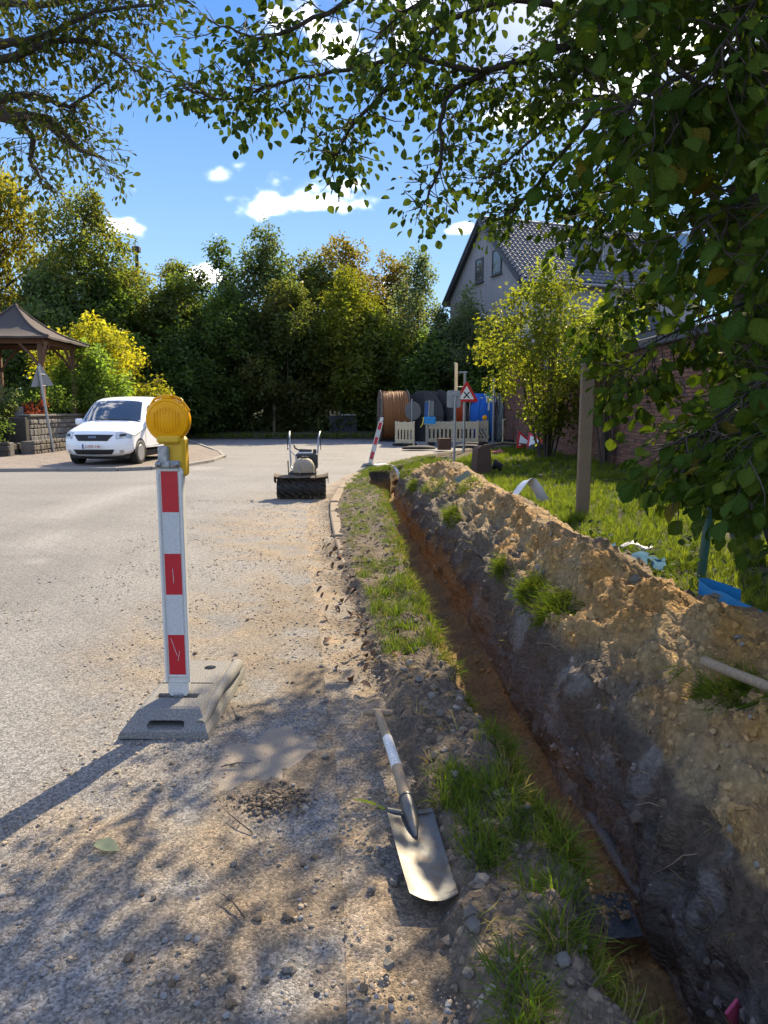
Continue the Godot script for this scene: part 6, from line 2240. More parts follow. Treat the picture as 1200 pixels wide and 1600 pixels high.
func big_trees() -> void:
	# the oak whose boughs hang in at the upper left
	var o := thing("oak", "oak with small lobed leaves hanging in at the upper left", "tree", Vector3(-9.5, 0, -10.5))
	var inv := -o.position
	var bm := MB.new()
	bm.tube([Vector3.ZERO, Vector3(0.1, 3, 0), Vector3(0.0, 6, 0.2), Vector3(0.3, 9, 0.0)], [0.38, 0.3, 0.24, 0.12], 12)
	built("trunk", bm, M.bark, o)
	var lv := []
	bm = MB.new()
	var tm := MB.new()
	var hub := Vector3(-9.3, 5.2, -10.2)
	var boughs := [
		[hub, Vector3(-6.5, 5.5, -9.2), Vector3(-4.24, 5.49, -8.5), Vector3(-3.81, 5.56, -8.5), Vector3(-3.16, 5.82, -8.5), Vector3(-2.45, 5.91, -8.5)],
		[hub, Vector3(-6.0, 5.1, -9.0), Vector3(-4.26, 5.33, -8.5), Vector3(-3.61, 5.52, -8.5), Vector3(-3.11, 5.49, -8.5), Vector3(-2.75, 5.22, -8.5)],
		[hub, Vector3(-6.2, 4.8, -9.0), Vector3(-4.29, 4.93, -8.5), Vector3(-3.86, 4.96, -8.5), Vector3(-3.51, 4.86, -8.5), Vector3(-3.1, 5.1, -8.5)],
		[Vector3(-6.2, 4.8, -9.0), Vector3(-4.6, 4.8, -8.6), Vector3(-3.99, 4.6, -8.5), Vector3(-3.99, 4.29, -8.5), Vector3(-3.87, 4.08, -8.5)],
		[Vector3(-4.6, 4.8, -8.6), Vector3(-4.1, 4.75, -8.5), Vector3(-3.73, 4.7, -8.5), Vector3(-3.46, 4.43, -8.5), Vector3(-3.25, 4.33, -8.5)],
		[Vector3(-6.5, 5.5, -9.2), Vector3(-4.49, 5.15, -9.5), Vector3(-4.02, 4.85, -9.5), Vector3(-3.51, 4.62, -9.5)],
		[hub + Vector3(0, 1, 0), Vector3(-6.0, 6.4, -9.2), Vector3(-4.2, 6.1, -8.9), Vector3(-3.2, 6.15, -8.8), Vector3(-2.5, 6.2, -8.8)],
		[Vector3(-6.0, 6.4, -9.2), Vector3(-4.6, 5.9, -8.0), Vector3(-3.9, 5.8, -7.6), Vector3(-3.4, 5.6, -7.5)]]
	for q in boughs:
		var loc := []
		for p in q: loc.append(p + inv)
		limb(bm, tm, loc, 0.085, 0.012, 9.0, 0.42, 0.35, 0.12, lv, 0.055)
	tag(built("boughs", bm, M.bark, o), "", "", "", "stuff")
	tag(built("twigs", tm, M.twig, o), "", "", "", "stuff")
	var w := []
	var t := []
	for q in lv:
		if n_mid.get_noise_3dv(q[0] * 1.4) < -0.24 or rng.randf() < 0.05: continue
		w.append(leaf_at(q, rng.randf_range(0.6, 1.1), 0.1, 0.8))
		t.append(mixc(Color(0.055, 0.085, 0.02), Color(0.16, 0.14, 0.03), rng.randf() * rng.randf()))
	scatter("foliage", leaf_mesh(0.092, 0.05, 1.35, 0.25), M.leaf, w, t, o)
	# the alder overhead
	o = thing("alder", "round leaved alder whose boughs hang across the top of the view", "tree", Vector3(4.6, 0, -9.0))
	inv = -o.position
	bm = MB.new()
	bm.tube([Vector3.ZERO, Vector3(-0.3, 2.2, 0.3), Vector3(-0.9, 4.2, 1.4), Vector3(-0.6, 7.5, 1.6)], [0.17, 0.14, 0.11, 0.05], 10)
	built("trunk", bm, M.bark, o)
	bm = MB.new()
	tm = MB.new()
	lv = []
	var A := Vector3(3.7, 4.2, -7.6)
	boughs = [
		[A, Vector3(2.3, 4.35, -6.3), Vector3(1.37, 4.13, -5.6), Vector3(0.74, 3.91, -5.5), Vector3(0.18, 4.0, -5.5), Vector3(-0.28, 3.91, -5.5), Vector3(-0.74, 3.83, -5.5), Vector3(-1.11, 3.72, -5.5), Vector3(-1.48, 3.81, -5.5)],
		[Vector3(2.3, 4.35, -6.3), Vector3(1.2, 4.4, -5.6), Vector3(0.46, 4.25, -5.5), Vector3(0.0, 3.78, -5.5), Vector3(-0.26, 3.5, -5.5), Vector3(-0.36, 3.3, -5.5)],
		[Vector3(1.37, 4.13, -5.6), Vector3(0.5, 3.78, -5.5), Vector3(0.42, 3.3, -5.5), Vector3(0.3, 3.02, -5.5)],
		[Vector3(1.2, 4.4, -5.6), Vector3(0.2, 4.5, -5.5), Vector3(-0.5, 4.25, -5.5), Vector3(-0.85, 4.13, -5.5), Vector3(-1.2, 4.22, -5.5)],
		[A, Vector3(2.06, 4.35, -7), Vector3(1.54, 4.1, -7), Vector3(1.13, 3.78, -7), Vector3(0.88, 3.6, -7)],
		[Vector3(2.06, 4.35, -7), Vector3(1.6, 3.8, -7), Vector3(1.3, 3.45, -7.1), Vector3(1.1, 3.35, -7.1)],
		[A, Vector3(2.2, 5.0, -6.0), Vector3(1.3, 4.95, -5.4), Vector3(0.2, 4.9, -5.2), Vector3(-0.8, 4.6, -5.3)],
		[A, Vector3(2.2, 4.7, -5.2), Vector3(1.2, 4.3, -4.6), Vector3(0.5, 4.0, -4.5), Vector3(0.0, 3.75, -4.6)],
		[A, Vector3(2.6, 4.5, -6.0), Vector3(1.9, 4.2, -5.6), Vector3(1.4, 3.9, -5.5), Vector3(1.1, 3.7, -5.6)],
		[Vector3(2.3, 4.35, -6.3), Vector3(1.4, 4.2, -6.2), Vector3(0.9, 4.0, -6.1), Vector3(0.5, 3.8, -6.1)],
		[A, Vector3(4.6, 5.8, -9.0), Vector3(4.2, 6.8, -10.2), Vector3(3.2, 7.0, -10.8), Vector3(2.3, 6.8, -10.6)],
		[A, Vector3(2.7, 5.0, -6.0), Vector3(1.9, 4.9, -5.0), Vector3(1.3, 4.6, -4.5), Vector3(0.9, 4.2, -4.3)],
		[A, Vector3(2.9, 4.9, -6.4), Vector3(2.2, 4.6, -5.8), Vector3(1.6, 4.2, -5.4), Vector3(1.2, 3.9, -5.2)],
		[A, Vector3(5.0, 5.6, -8.0), Vector3(5.6, 6.6, -8.4), Vector3(5.2, 7.4, -8.8)]]
	for q in boughs:
		var loc := []
		for p in q: loc.append(p + inv)
		limb(bm, tm, loc, 0.032, 0.006, 17.0, 0.27, 0.22, 0.05, lv, 0.038)
	tag(built("boughs", bm, M.bark, o), "", "", "", "stuff")
	tag(built("twigs", tm, M.twig, o), "", "", "", "stuff")
	w = []
	t = []
	for q in lv:
		w.append(leaf_at(q, rng.randf_range(0.65, 1.25), 0.35, 0.8))
		t.append(mixc(Color(0.044, 0.078, 0.018), Color(0.13, 0.17, 0.028), rng.randf() * rng.randf()))
	scatter("foliage", leaf_mesh(0.058, 0.05, 0.92, 0.3, 6), M.leaf, w, t, o)
	# the big hazel on the right
	var B := Vector3(3.9, 0.0, -6.3)
	o = thing("hazel", "big shaded hazel with large broad leaves filling the right side", "shrub", B)
	bm = MB.new()
	tm = MB.new()
	lv = []
	var st := [
		[Vector3(2.9, 3.2, -5.0), Vector3(1.7, 3.15, -3.7), Vector3(0.85, 2.6, -3.0), Vector3(0.48, 2.28, -2.85)],
		[Vector3(2.8, 2.6, -4.8), Vector3(1.8, 2.5, -3.6), Vector3(1.12, 2.1, -3.0), Vector3(1.0, 1.78, -2.95)],
		[Vector3(3.0, 1.8, -4.8), Vector3(2.1, 1.75, -3.7), Vector3(1.4, 1.45, -3.1), Vector3(1.1, 1.25, -3.0)],
		[Vector3(3.2, 1.3, -4.8), Vector3(2.3, 1.4, -3.8), Vector3(1.6, 1.15, -3.3)],
		[Vector3(3.2, 4.0, -5.0), Vector3(2.2, 4.2, -4.0), Vector3(1.2, 3.6, -3.4), Vector3(0.72, 3.0, -3.1)],
		[Vector3(3.6, 4.6, -5.5), Vector3(3.0, 5.0, -4.5), Vector3(2.0, 4.5, -3.4), Vector3(1.4, 3.7, -2.8)],
		[Vector3(4.4, 4.2, -5.6), Vector3(4.2, 5.0, -4.4), Vector3(3.4, 4.8, -3.4), Vector3(2.7, 3.9, -2.8)],
		[Vector3(3.0, 3.0, -5.7), Vector3(2.2, 3.3, -5.1), Vector3(1.55, 2.9, -5.0), Vector3(1.3, 2.4, -5.0)],
		[Vector3(3.0, 2.3, -5.4), Vector3(2.4, 2.2, -4.8), Vector3(1.8, 1.95, -4.8), Vector3(1.6, 1.6, -4.8)],
		[Vector3(3.5, 3.4, -4.4), Vector3(2.6, 3.3, -3.0), Vector3(1.9, 2.8, -2.4), Vector3(1.45, 2.4, -2.3)],
		[Vector3(3.4, 2.2, -4.2), Vector3(2.5, 2.2, -3.1), Vector3(1.85, 1.8, -2.8), Vector3(1.5, 1.5, -2.7)],
		[Vector3(3.2, 2.6, -6.6), Vector3(2.6, 2.8, -7.0), Vector3(2.1, 2.3, -7.1)],
		[Vector3(3.6, 3.8, -6.8), Vector3(3.0, 4.4, -7.0), Vector3(2.2, 4.0, -6.9), Vector3(1.7, 3.3, -6.8)],
		[Vector3(4.2, 3.2, -5.0), Vector3(3.6, 3.4, -3.6), Vector3(2.8, 3.0, -2.7), Vector3(2.2, 2.4, -2.4)],
		[Vector3(4.4, 2.0, -5.0), Vector3(3.8, 2.2, -3.8), Vector3(3.0, 1.9, -3.0), Vector3(2.4, 1.5, -2.8)],
		[Vector3(3.8, 1.2, -5.2), Vector3(3.2, 1.4, -4.2), Vector3(2.6, 1.0, -3.7), Vector3(2.2, 0.8, -3.6)],
		[Vector3(3.6, 3.2, -5.8), Vector3(2.8, 3.9, -4.6), Vector3(2.0, 3.7, -3.6), Vector3(1.4, 3.0, -3.2)],
		[Vector3(3.3, 1.9, -5.9), Vector3(2.8, 1.9, -5.4), Vector3(2.3, 1.4, -5.2), Vector3(2.0, 1.1, -5.1)],
		[Vector3(5.0, 3.0, -6.0), Vector3(5.4, 4.0, -5.0), Vector3(4.9, 4.2, -3.8), Vector3(4.2, 3.5, -3.0)],
		[Vector3(4.6, 4.6, -7.0), Vector3(4.4, 5.8, -6.4), Vector3(3.4, 6.2, -5.4), Vector3(2.4, 5.6, -4.4)],
		[Vector3(3.9, 4.8, -7.2), Vector3(3.2, 5.8, -7.2), Vector3(2.3, 5.6, -6.6), Vector3(1.7, 4.9, -6.0)],
		[Vector3(5.0, 3.4, -7.6), Vector3(5.4, 4.8, -8.4), Vector3(5.0, 5.4, -9.0)]]
	crown_rule = 1
	crown_base = B
	var k2 := 0
	for q in st:
		var b := Vector3(cos(k2 * 2.4), 0, sin(k2 * 2.4)) * 0.3
		k2 += 1
		var loc := [b, b * 1.6 + (q[0] - B) * 0.35 + Vector3(0, 0.35, 0)]
		for p in q: loc.append(p - B)
		limb(bm, tm, loc, 0.026, 0.004, 13.0, 0.40, 0.36, 0.3, lv, 0.055)
	tag(built("stems", bm, M.bark_grey, o), "", "", "", "stuff")
	tag(built("twigs", tm, M.twig, o), "", "", "", "stuff")
	var kinds := [big_leaf(0.095, 0.082, 0.25, 1), big_leaf(0.085, 0.074, 0.45, 2), big_leaf(0.1, 0.084, 0.1, 3)]
	var eye := Vector3(0, 1.5, 0) - B
	var order := []
	for q in lv:
		if (q[0] - eye).length() < 1.5: continue
		if not in_crown(q[0], 0.45): continue
		var x := leaf_at(q, rng.randf_range(0.45, 1.18), 0.42, 0.9)
		var v: Vector3 = x.origin - eye
		var seen := v.z < -0.5 and absf(v.x / v.z) < 0.56 and v.y / -v.z < 0.56 and v.y / -v.z > -1.0
		order.append([v.length() / x.basis.get_scale().x + (0.0 if seen else 50.0), x])
	order.sort_custom(func(a, b): return a[0] < b[0])
	var tones := []
	for j in 6:
		var m: StandardMaterial3D = M.hazel_leaf.duplicate()
		m.vertex_color_use_as_albedo = false
		m.albedo_color = mixc(Color(0.060, 0.125, 0.024), Color(0.16, 0.225, 0.036), j / 5.0).linear_to_srgb() if j < 5 else lin(0.20, 0.17, 0.03)
		tones.append(m)
	var per := [[], [], []]
	var tint := [[], [], []]
	for j in order.size():
		var x: Transform3D = order[j][1]
		if j < 300:
			var lf := put("leaf", kinds[j % 3], tones[rng.randi() % 6 if rng.randf() < 0.3 else rng.randi() % 4], o)
			lf.transform = x
		else:
			per[j % 3].append(x)
			tint[j % 3].append(mixc(Color(0.060, 0.125, 0.022), Color(0.20, 0.26, 0.038), rng.randf() * rng.randf()))
	for j in 3: scatter("foliage", kinds[j], M.hazel_leaf, per[j], tint[j], o)

# ---------- grass, soil crumbs, stones, fallen leaves ----------
var sheet := []
var sheet_c := []
var sheet_z := []

func spot(z: float, c0: int, c1: int) -> Array:
	# a point on the ground sheet and its normal
	var lo := 0
	var hi: int = sheet_z.size() - 2
	while lo < hi:
		var mid := (lo + hi + 1) / 2
		if sheet_z[mid] >= z: lo = mid
		else: hi = mid - 1
	var k := rng.randi_range(c0, c1 - 1)
	var a: Vector3 = sheet[lo][k]
	var b: Vector3 = sheet[lo][k + 1]
	var d: Vector3 = sheet[lo + 1][k]
	var u := rng.randf()
	var v := rng.randf()
	return [a + (b - a) * u + (d - a) * v, (b - a).cross(d - a).normalized(), sheet_c[lo][k]]

func stand(n: Vector3, up: float, at: Vector3, s: float) -> Transform3D:
	var y := (n * (1.0 - up) + Vector3.UP * up + rv(0.12)).normalized()
	var a := rng.randf() * TAU
	var x := y.cross(Vector3(cos(a), 0.01, sin(a))).normalized()
	return Transform3D(Basis(x * s, y * s, x.cross(y) * s), at)

func grasses() -> void:
	var vs := [tuft_mesh(9, 0.17, 0.16, 11), tuft_mesh(7, 0.13, 0.15, 12), tuft_mesh(11, 0.10, 0.12, 13)]
	var ts := [tuft_mesh(26, 0.15, 0.10, 1), tuft_mesh(22, 0.22, 0.13, 2), tuft_mesh(18, 0.12, 0.12, 3)]
	var GA := Color(0.085, 0.145, 0.020)
	var GB := Color(0.22, 0.26, 0.042)
	# lawn
	var per := [[], [], []]
	var tint := [[], [], []]
	for k in 21000:
		var z := -3.6 - pow(rng.randf(), 1.25) * 28.0
		var q := spot(z, 131, 166)
		var p: Vector3 = q[0]
		if p.x > 5.8: continue
		var patch := n_low.get_noise_2d(p.x * 1.3, p.z * 1.3)
		if z > -6.3 and (rng.randf() < 0.6 or p.x > 3.2): continue
		if rng.randf() < -patch * 1.3: continue
		var i := rng.randi() % 3
		per[i].append(stand(q[1], 0.8, p - Vector3(0, 0.01, 0), rng.randf_range(0.55, 1.15) * (1.0 + 0.3 * patch)))
		tint[i].append(mixc(GA, GB, rng.randf() * 0.8 + patch * 0.5 + 0.15))
	var lg := Node3D.new()
	lg.name = "lawn_grass"
	add_child(lg)
	tag(lg, "long bright green grass on the lawn", "grass", "", "stuff")
	for i in 3: scatter("grass", ts[i], M.grass, per[i], tint[i], lg)
	# verge strip between kerb and trench, with bare gaps
	per = [[], [], []]
	tint = [[], [], []]
	for k in 11000:
		var z := -0.9 - pow(rng.randf(), 1.35) * 21.0
		var q := spot(z, 5, 21)
		var p: Vector3 = q[0]
		var f := n_low.get_noise_2d(p.x * 2.6 + 11.0, p.z * 1.7) * 0.8 + n_mid.get_noise_2d(p.x * 0.8, p.z * 0.8) * 0.75
		var near_lip := smoothstep(0.35, 0.0, along(LIP_L, z) - p.x)
		var lim := 0.14 - near_lip * 0.2
		if z > -2.1: lim -= 0.06
		if rng.randf() < 0.35: continue
		if z < -4.6: lim -= 0.16
		if z < -15.5: lim -= 0.3
		if f < lim: continue
		var i := rng.randi() % 3
		var s := rng.randf_range(0.4, 0.95) * (0.62 if z < -6.0 else 0.85)
		per[i].append(stand(q[1], 0.45, p - Vector3(0, 0.008, 0), s))
		tint[i].append(mixc(GA, GB * 0.9, rng.randf() * 0.8))
	for k in 900:
		var q := spot(-1.3 - pow(rng.randf(), 1.2) * 11.5, 17, 22)
		if n_low.get_noise_1d(q[0].z * 2.4) < -0.1: continue
		var i := rng.randi() % 3
		per[i].append(lookx((Vector3(0.55, 0.25, 0.1) + rv(0.45)).normalized(), runit(), q[0], rng.randf_range(0.4, 0.85)))
		tint[i].append(mixc(GA * 0.9, GB * 0.8, rng.randf()) if rng.randf() < 0.6 else Color(0.26, 0.21, 0.10))
	for k in 700:
		var q := spot(-1.2 - pow(rng.randf(), 1.2) * 12.0, 3 if rng.randf() < 0.6 else 74, 20 if rng.randf() < 0.6 else 100)
		var i := rng.randi() % 3
		per[i].append(lookx((q[1] * 0.3 + runit()).normalized(), runit(), q[0], rng.randf_range(0.25, 0.6)))
		tint[i].append(mixc(Color(0.24, 0.19, 0.10), Color(0.36, 0.30, 0.17), rng.randf()))
	# tufts hanging down the face of the heap, in a few patches
	for c in [[-2.35, 94, 105, 70, 0.26], [-2.95, 90, 100, 60, 0.3], [-4.6, 78, 92, 90, 0.32], [-5.1, 78, 90, 60, 0.3], [-1.9, 100, 112, 50, 0.3], [-5.9, 77, 84, 30, 0.3], [-8.6, 78, 88, 50, 0.4], [-12.6, 76, 84, 40, 0.4], [-15.0, 76, 92, 90, 0.9], [-17.0, 76, 100, 200, 1.6], [-18.5, 60, 110, 260, 1.3], [-19.8, 40, 120, 200, 0.8], [-16.9, 2, 20, 120, 0.5], [-11.0, 82, 96, 40, 0.7], [-9.8, 96, 112, 36, 0.9]]:
		for k in int(c[3] * 1.8):
			var q := spot(c[0] + rng.randf_range(-c[4], c[4]) * rng.randf(), c[1], c[2])
			var i := rng.randi() % 3
			var y: Vector3 = (q[1] * 0.6 + Vector3(-0.5, -0.5, 0.2) + rv(0.35)).normalized() if c[0] > -14.0 else (q[1] + Vector3.UP + rv(0.3)).normalized()
			per[i].append(lookx(y, runit(), q[0], rng.randf_range(0.5, 1.0)))
			tint[i].append(mixc(GA * 0.9, GB * 0.85, rng.randf()))
	var vg := Node3D.new()
	vg.name = "verge_grass"
	add_child(vg)
	tag(vg, "tufts of grass on the dug verge and the trench lip", "grass", "", "stuff")
	for i in 3: scatter("grass", vs[i], M.grass, per[i], tint[i], vg)
	# short grass in front of the far hedge
	var w := []
	var t := []
	for k in 2600:
		var x := rng.randf_range(-12, 7)
		w.append(stand(Vector3.UP, 1.0, Vector3(x, 0.05 + rng.randf() * 0.1, -36.25 - rng.randf() * 2.6 + x * 0.02), rng.randf_range(0.8, 1.9)))
		t.append(mixc(GA * 0.8, GB * 0.9, rng.randf()))
	tag(scatter("hedge_grass", ts[0], M.grass, w, t), "grass strip between the road and the hedge", "grass", "", "stuff")
	# ivy and low leaves under the hazel
	w = []
	t = []
	for k in 2600:
		var q := spot(-2.2 - pow(rng.randf(), 1.2) * 5.2, 126, 160)
		var p: Vector3 = q[0]
		if p.x < 1.9 or p.x > 5.5: continue
		if n_low.get_noise_2d(p.x * 2.0, p.z * 2.0) < -0.15: continue
		w.append(leaf_at([p + Vector3(0, rng.randf_range(0.03, 0.16), 0), runit()], rng.randf_range(0.5, 1.1), 0.1, 2.2))
		t.append(mixc(Color(0.035, 0.06, 0.022), Color(0.07, 0.105, 0.03), rng.randf()))
	tag(scatter("ground_ivy", leaf_mesh(0.075, 0.062, 0.85, 0.2), M.leaf, w, t), "dark ivy and low leaves under the hazel", "ivy", "", "stuff")

func litter() -> void:
	# torn roots sticking out of the trench wall
	var tr := get_node("trench")
	for k in 26:
		var q := spot(-1.5 - rng.randf() * 6.5, 64, 77)
		var d: Vector3 = (q[1] + Vector3(0, -0.5, 0) + rv(0.5)).normalized()
		var m := MB.new()
		var L := rng.randf_range(0.05, 0.16)
		var e := rng.randf_range(0.0012, 0.0032)
		m.tube([q[0] - d * 0.02, q[0] + d * L * 0.4 + rv(0.008), q[0] + d * L * 0.75 + rv(0.015) - Vector3(0, 0.01, 0), q[0] + d * L + rv(0.02) - Vector3(0, 0.03, 0)], [e, e * 0.8, e * 0.6, e * 0.3], 5)
		built("root", m, M.wood, tr)
	var lumps := []
	for k in 5: lumps.append(clod_mesh(20 + k))
	var near_col := func(p: Vector3) -> Color: return Color(0.3, 0.2, 0.1)
	# crumbs of soil on the heap and the verge
	var per := [[], [], [], [], []]
	var tint := [[], [], [], [], []]
	for k in 20000:
		var z := -0.9 - pow(rng.randf(), 1.7) * 14.0
		var heap := rng.randf() < 0.66
		var q := spot(z, 76 if heap else 2, 131 if heap else 24)
		if rng.randf() < 0.12: q = spot(z, 38, 76)
		var s := 0.003 + 0.017 * pow(rng.randf(), 5.0) + (0.012 * rng.randf() if heap and rng.randf() < 0.05 else 0.0)
		s *= 1.0 + clampf(-z * 0.06, 0, 0.8)
		var i := rng.randi() % 5
		per[i].append(stand(q[1], 0.0, q[0] - q[1] * s * 0.05, s))
		var g := rng.randf_range(0.75, 1.15)
		var c: Color = q[2] * g
		c.a = 1.0
		if rng.randf() < 0.04: c = Color(0.29, 0.25, 0.2)
		tint[i].append(c)
	var cr := Node3D.new()
	cr.name = "soil_crumbs"
	add_child(cr)
	tag(cr, "crumbs of soil and sand on the heap and verge", "soil", "", "stuff")
	for i in 5: scatter("crumbs", lumps[i], M.pebble, per[i], tint[i], cr)
	# grit on the road edge
	per = [[], [], [], [], []]
	tint = [[], [], [], [], []]
	for k in 30000:
		var z := -0.9 - pow(rng.randf(), 1.8) * 11.0
		var u := pow(rng.randf(), 1.3) * 2.8 - 0.05
		var x := along(KERB, z) - u
		var f := n_low.get_noise_2d(x * 1.8, z * 1.8) + n_mid.get_noise_2d(x * 0.5, z * 0.5) * 0.6
		if f < -0.28 + u * 0.18: continue
		var s := 0.0018 + 0.0085 * pow(rng.randf(), 5.0)
		var i := rng.randi() % 5
		per[i].append(stand(Vector3.UP, 0.3, Vector3(x, road_y(x, z) + s * 0.25, z), s))
		var c := mixc(Color(0.24, 0.19, 0.14), Color(0.48, 0.38, 0.26), rng.randf())
		if rng.randf() < 0.25: c = Color(0.27, 0.265, 0.26)
		tint[i].append(c)
	var gr := Node3D.new()
	gr.name = "grit"
	add_child(gr)
	tag(gr, "sandy grit scattered over the road edge", "gravel", "", "stuff")
	for i in 5: scatter("grit", lumps[i], M.pebble, per[i], tint[i], gr)
	# single stones
	var sm := []
	for q in [Color(0.40, 0.35, 0.29), Color(0.50, 0.46, 0.40), Color(0.48, 0.36, 0.24)]:
		var m: StandardMaterial3D = M.stone_plain.duplicate()
		m.albedo_color = q.linear_to_srgb()
		m.uv1_scale = Vector3.ONE * 1.2
		sm.append(m)
	var places := []
	for k in 60:
		var z := -1.6 - pow(rng.randf(), 1.6) * 3.6
		places.append([Vector3(along(KERB, z) - 0.02 - pow(rng.randf(), 1.2) * 1.1, 0, z), rng.randf_range(0.008, 0.02)])
	for q in places:
		var p: Vector3 = q[0]
		p.y = road_y(p.x, p.z) + q[1] * 0.3
		var tone := rng.randi() % 3
		var o := put("loose_stone", lumps[rng.randi() % 5], sm[tone])
		o.transform = stand(Vector3.UP, 0.5, p, q[1])
		tag(o, "small loose %s stone lying on the gritty road edge" % ["grey brown", "pale", "ochre"][tone], "stone", "loose stones on the road edge")
	for k in 26:
		var q := spot(-1.5 - rng.randf() * 4.0, 3, 19)
		var s := rng.randf_range(0.012, 0.028)
		var tone := rng.randi() % 3
		var o := put("verge_stone", lumps[rng.randi() % 5], sm[tone])
		o.transform = stand(q[1], 0.3, q[0] + q[1] * s * 0.3, s)
		tag(o, "small %s stone lying in the soil of the dug verge" % ["grey brown", "pale", "ochre"][tone], "stone", "stones on the verge")
	for k in 14:
		var q := spot(-1.6 - rng.randf() * 4.5, 90, 128)
		var s := rng.randf_range(0.018, 0.042)
		var tone := rng.randi() % 3
		var o := put("heap_clod", lumps[rng.randi() % 5], sm[tone])
		o.transform = stand(q[1], 0.3, q[0] + q[1] * s * 0.35, s)
		tag(o, "%s stone or hard clod lying on the sandy spoil heap" % ["grey brown", "pale", "ochre"][tone], "clod", "clods on the spoil heap")
	# fallen leaves
	var lf := [leaf_mesh(0.085, 0.055, 1.0, 0.9), leaf_mesh(0.07, 0.05, 1.1, 1.3), leaf_mesh(0.06, 0.036, 0.9, 0.6)]
	var lmat := []
	for q in [Color(0.13, 0.07, 0.038), Color(0.20, 0.125, 0.075), Color(0.075, 0.05, 0.036)]:
		var m: StandardMaterial3D = M.leaf.duplicate()
		m.vertex_color_use_as_albedo = false
		m.backlight_enabled = false
		m.albedo_color = q.linear_to_srgb()
		lmat.append(m)
	for k in 150:
		var z := -1.5 - pow(rng.randf(), 1.1) * 7.0 if k < 60 else -3.6 - rng.randf() * 4.2
		var q := [Vector3.ZERO, Vector3.UP]
		if rng.randf() < 0.35: q = spot(z, 0, 18)
		else:
			var x := along(KERB, z) + 0.03 - absf(rng.randfn(0.0, 0.13))
			q[0] = Vector3(x, 0.03, z)
		var fp: Vector3 = q[0]
		if fp.z > -3.35 and fp.x > -0.16: continue
		var tone := rng.randi() % 3
		var o := put("fallen_leaf", lf[rng.randi() % 3], lmat[tone])
		o.transform = lookx((Vector3(rng.randf_range(-1, 1), 0.05, rng.randf_range(-1, 1)) + rv(0.2)).normalized(), Vector3.UP + rv(0.4), q[0] + Vector3(0, 0.014, 0), rng.randf_range(0.5, 0.9))
		tag(o, "dry %s leaf lying along the gutter and verge" % ["brown", "pale tan", "dark brown"][tone], "leaf", "fallen leaves along the gutter")
	# a small heap of dark soil on the road
	var cw := []
	var ct := []
	for k in 420:
		var d := Vector3(rng.randfn(0.0, 0.07), 0, rng.randfn(0.0, 0.045))
		var s := 0.002 + 0.010 * pow(rng.randf(), 2.5)
		var p := Vector3(-0.42, 0, -2.56) + d
		p.y = road_surface(p.x, p.z) + s * 0.3 + 0.03 * exp(-d.length_squared() * 160.0)
		cw.append(stand(Vector3.UP, 0.0, p, s))
		ct.append(mixc(Color(0.12, 0.09, 0.065), Color(0.30, 0.225, 0.15), rng.randf() * rng.randf()))
	tag(scatter("soil_clump", lumps[2], M.pebble, cw, ct), "small clump of dark soil dropped on the road edge", "soil", "", "stuff")
	var o2 := put("green_blade", leaf_mesh(0.16, 0.02, 0.9, 0.35), M.fresh_leaf)
	o2.transform = lookx(Vector3(1, 0.1, 0.25), Vector3.UP, Vector3(-0.12, 0.03, -2.52), 1.0)
	tag(o2, "single fresh yellow green blade of leaf left of the spade", "leaf")
	o2 = put("pale_leaf", leaf_mesh(0.085, 0.06, 1.0, 0.3), M.pale_leaf)
	o2.transform = lookx(Vector3(1, 0.05, 0.1), Vector3.UP + rv(0.2), Vector3(-0.99, 0.03, -2.24), 1.0)
	tag(o2, "single pale green leaf lying alone on the grey asphalt", "leaf")
	for k in 5:
		var z := -1.9 - k * 0.45
		var x := -0.25 - rng.randf() * 0.9
		var m := MB.new()
		var p := Vector3(x, road_y(x, z) + 0.01, z)
		var d := Vector3(rng.randf_range(-1, 1), 0, rng.randf_range(-1, 1)).normalized()
		m.tube([p, p + d * 0.07 + Vector3(0, 0.012, 0), p + d * 0.14 + rv(0.012) + Vector3(0, 0.008, 0)], [0.003, 0.0025, 0.0012], 5)
		m.tube([p + d * 0.07 + Vector3(0, 0.012, 0), p + d * 0.1 + d.cross(Vector3.UP) * 0.035], [0.002, 0.001], 4)
		tag(built("fallen_twig", m, M.twig), "thin dry twig lying on the road edge", "twig", "twigs on the road edge")

func clod_mesh(sd: int) -> ArrayMesh:
	# an angular crumb: broken facets, no two alike
	var r := RandomNumberGenerator.new()
	r.seed = sd
	var rows := []
	for i in 5:
		var v := PI * i / 4.0
		var row := []
		for j in 6:
			var a := TAU * (j + r.randf_range(-0.3, 0.3) + 0.5 * (i % 2)) / 6
			var q := r.randf_range(0.7, 1.25) if i > 0 and i < 4 else 0.8
			var vv := v + (r.randf_range(-0.25, 0.25) if i > 0 and i < 4 else 0.0)
			row.append(Vector3(sin(vv) * cos(a), cos(vv) * 0.7, sin(vv) * sin(a)) * q)
		rows.append(row)
	var m := MB.new()
	for i in 4:
		for j in 6:
			var k := (j + 1) % 6
			var c: Vector3 = (rows[i][j] + rows[i + 1][k]) * 0.5
			m.face([rows[i][j], rows[i][k], rows[i + 1][k]], c)
			m.face([rows[i][j], rows[i + 1][k], rows[i + 1][j]], c)
	return m.done()

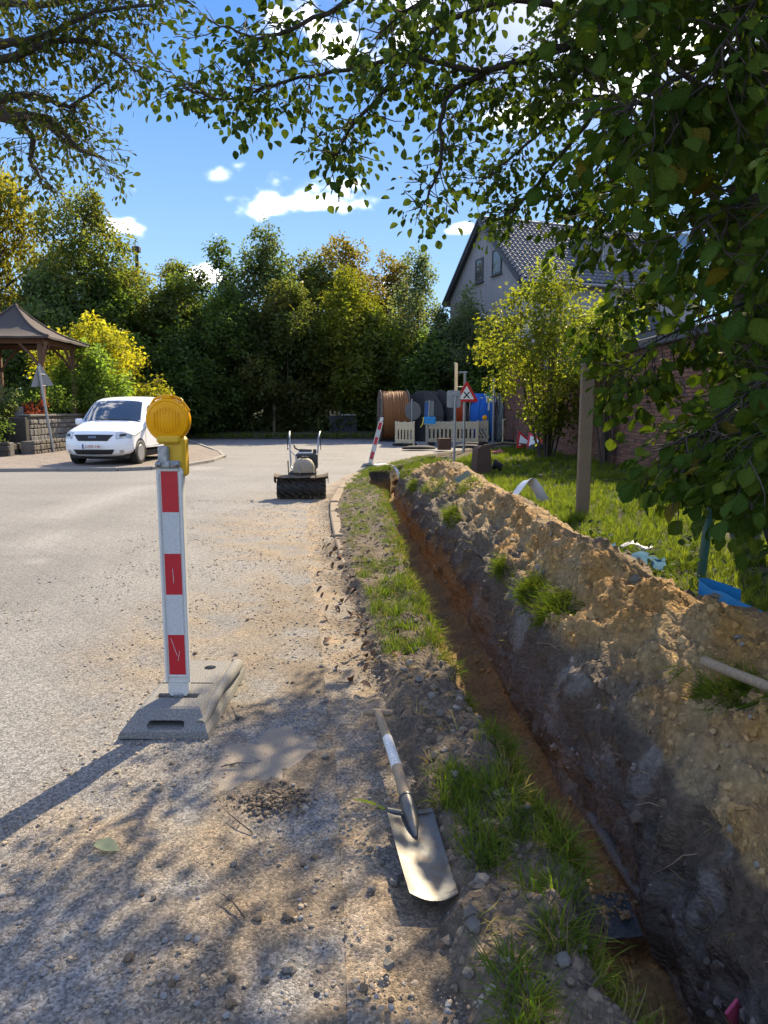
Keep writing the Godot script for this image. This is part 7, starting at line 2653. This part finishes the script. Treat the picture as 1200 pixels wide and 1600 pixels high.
func road_y(x: float, z: float) -> float:
	var k := along(KERB, z) - 0.30
	var u := k - x
	if u < 0.0: return 0.02
	var mi := n_mid.get_noise_2d(x * 0.6, z * 0.6)
	var lo := n_low.get_noise_2d(x * 0.9, z * 0.9)
	var dd := (1.0 - smoothstep(0.2, 2.3, u + lo * 1.1 + mi * 0.5)) * smoothstep(-15.0, -8.5, z)
	return lo * 0.012 + mi * 0.004 + maxf(0.0, dd * (mi + 0.2)) * 0.018 + (n_fine.get_noise_2d(x, z) * 0.003 if z > -8.0 else 0.0)
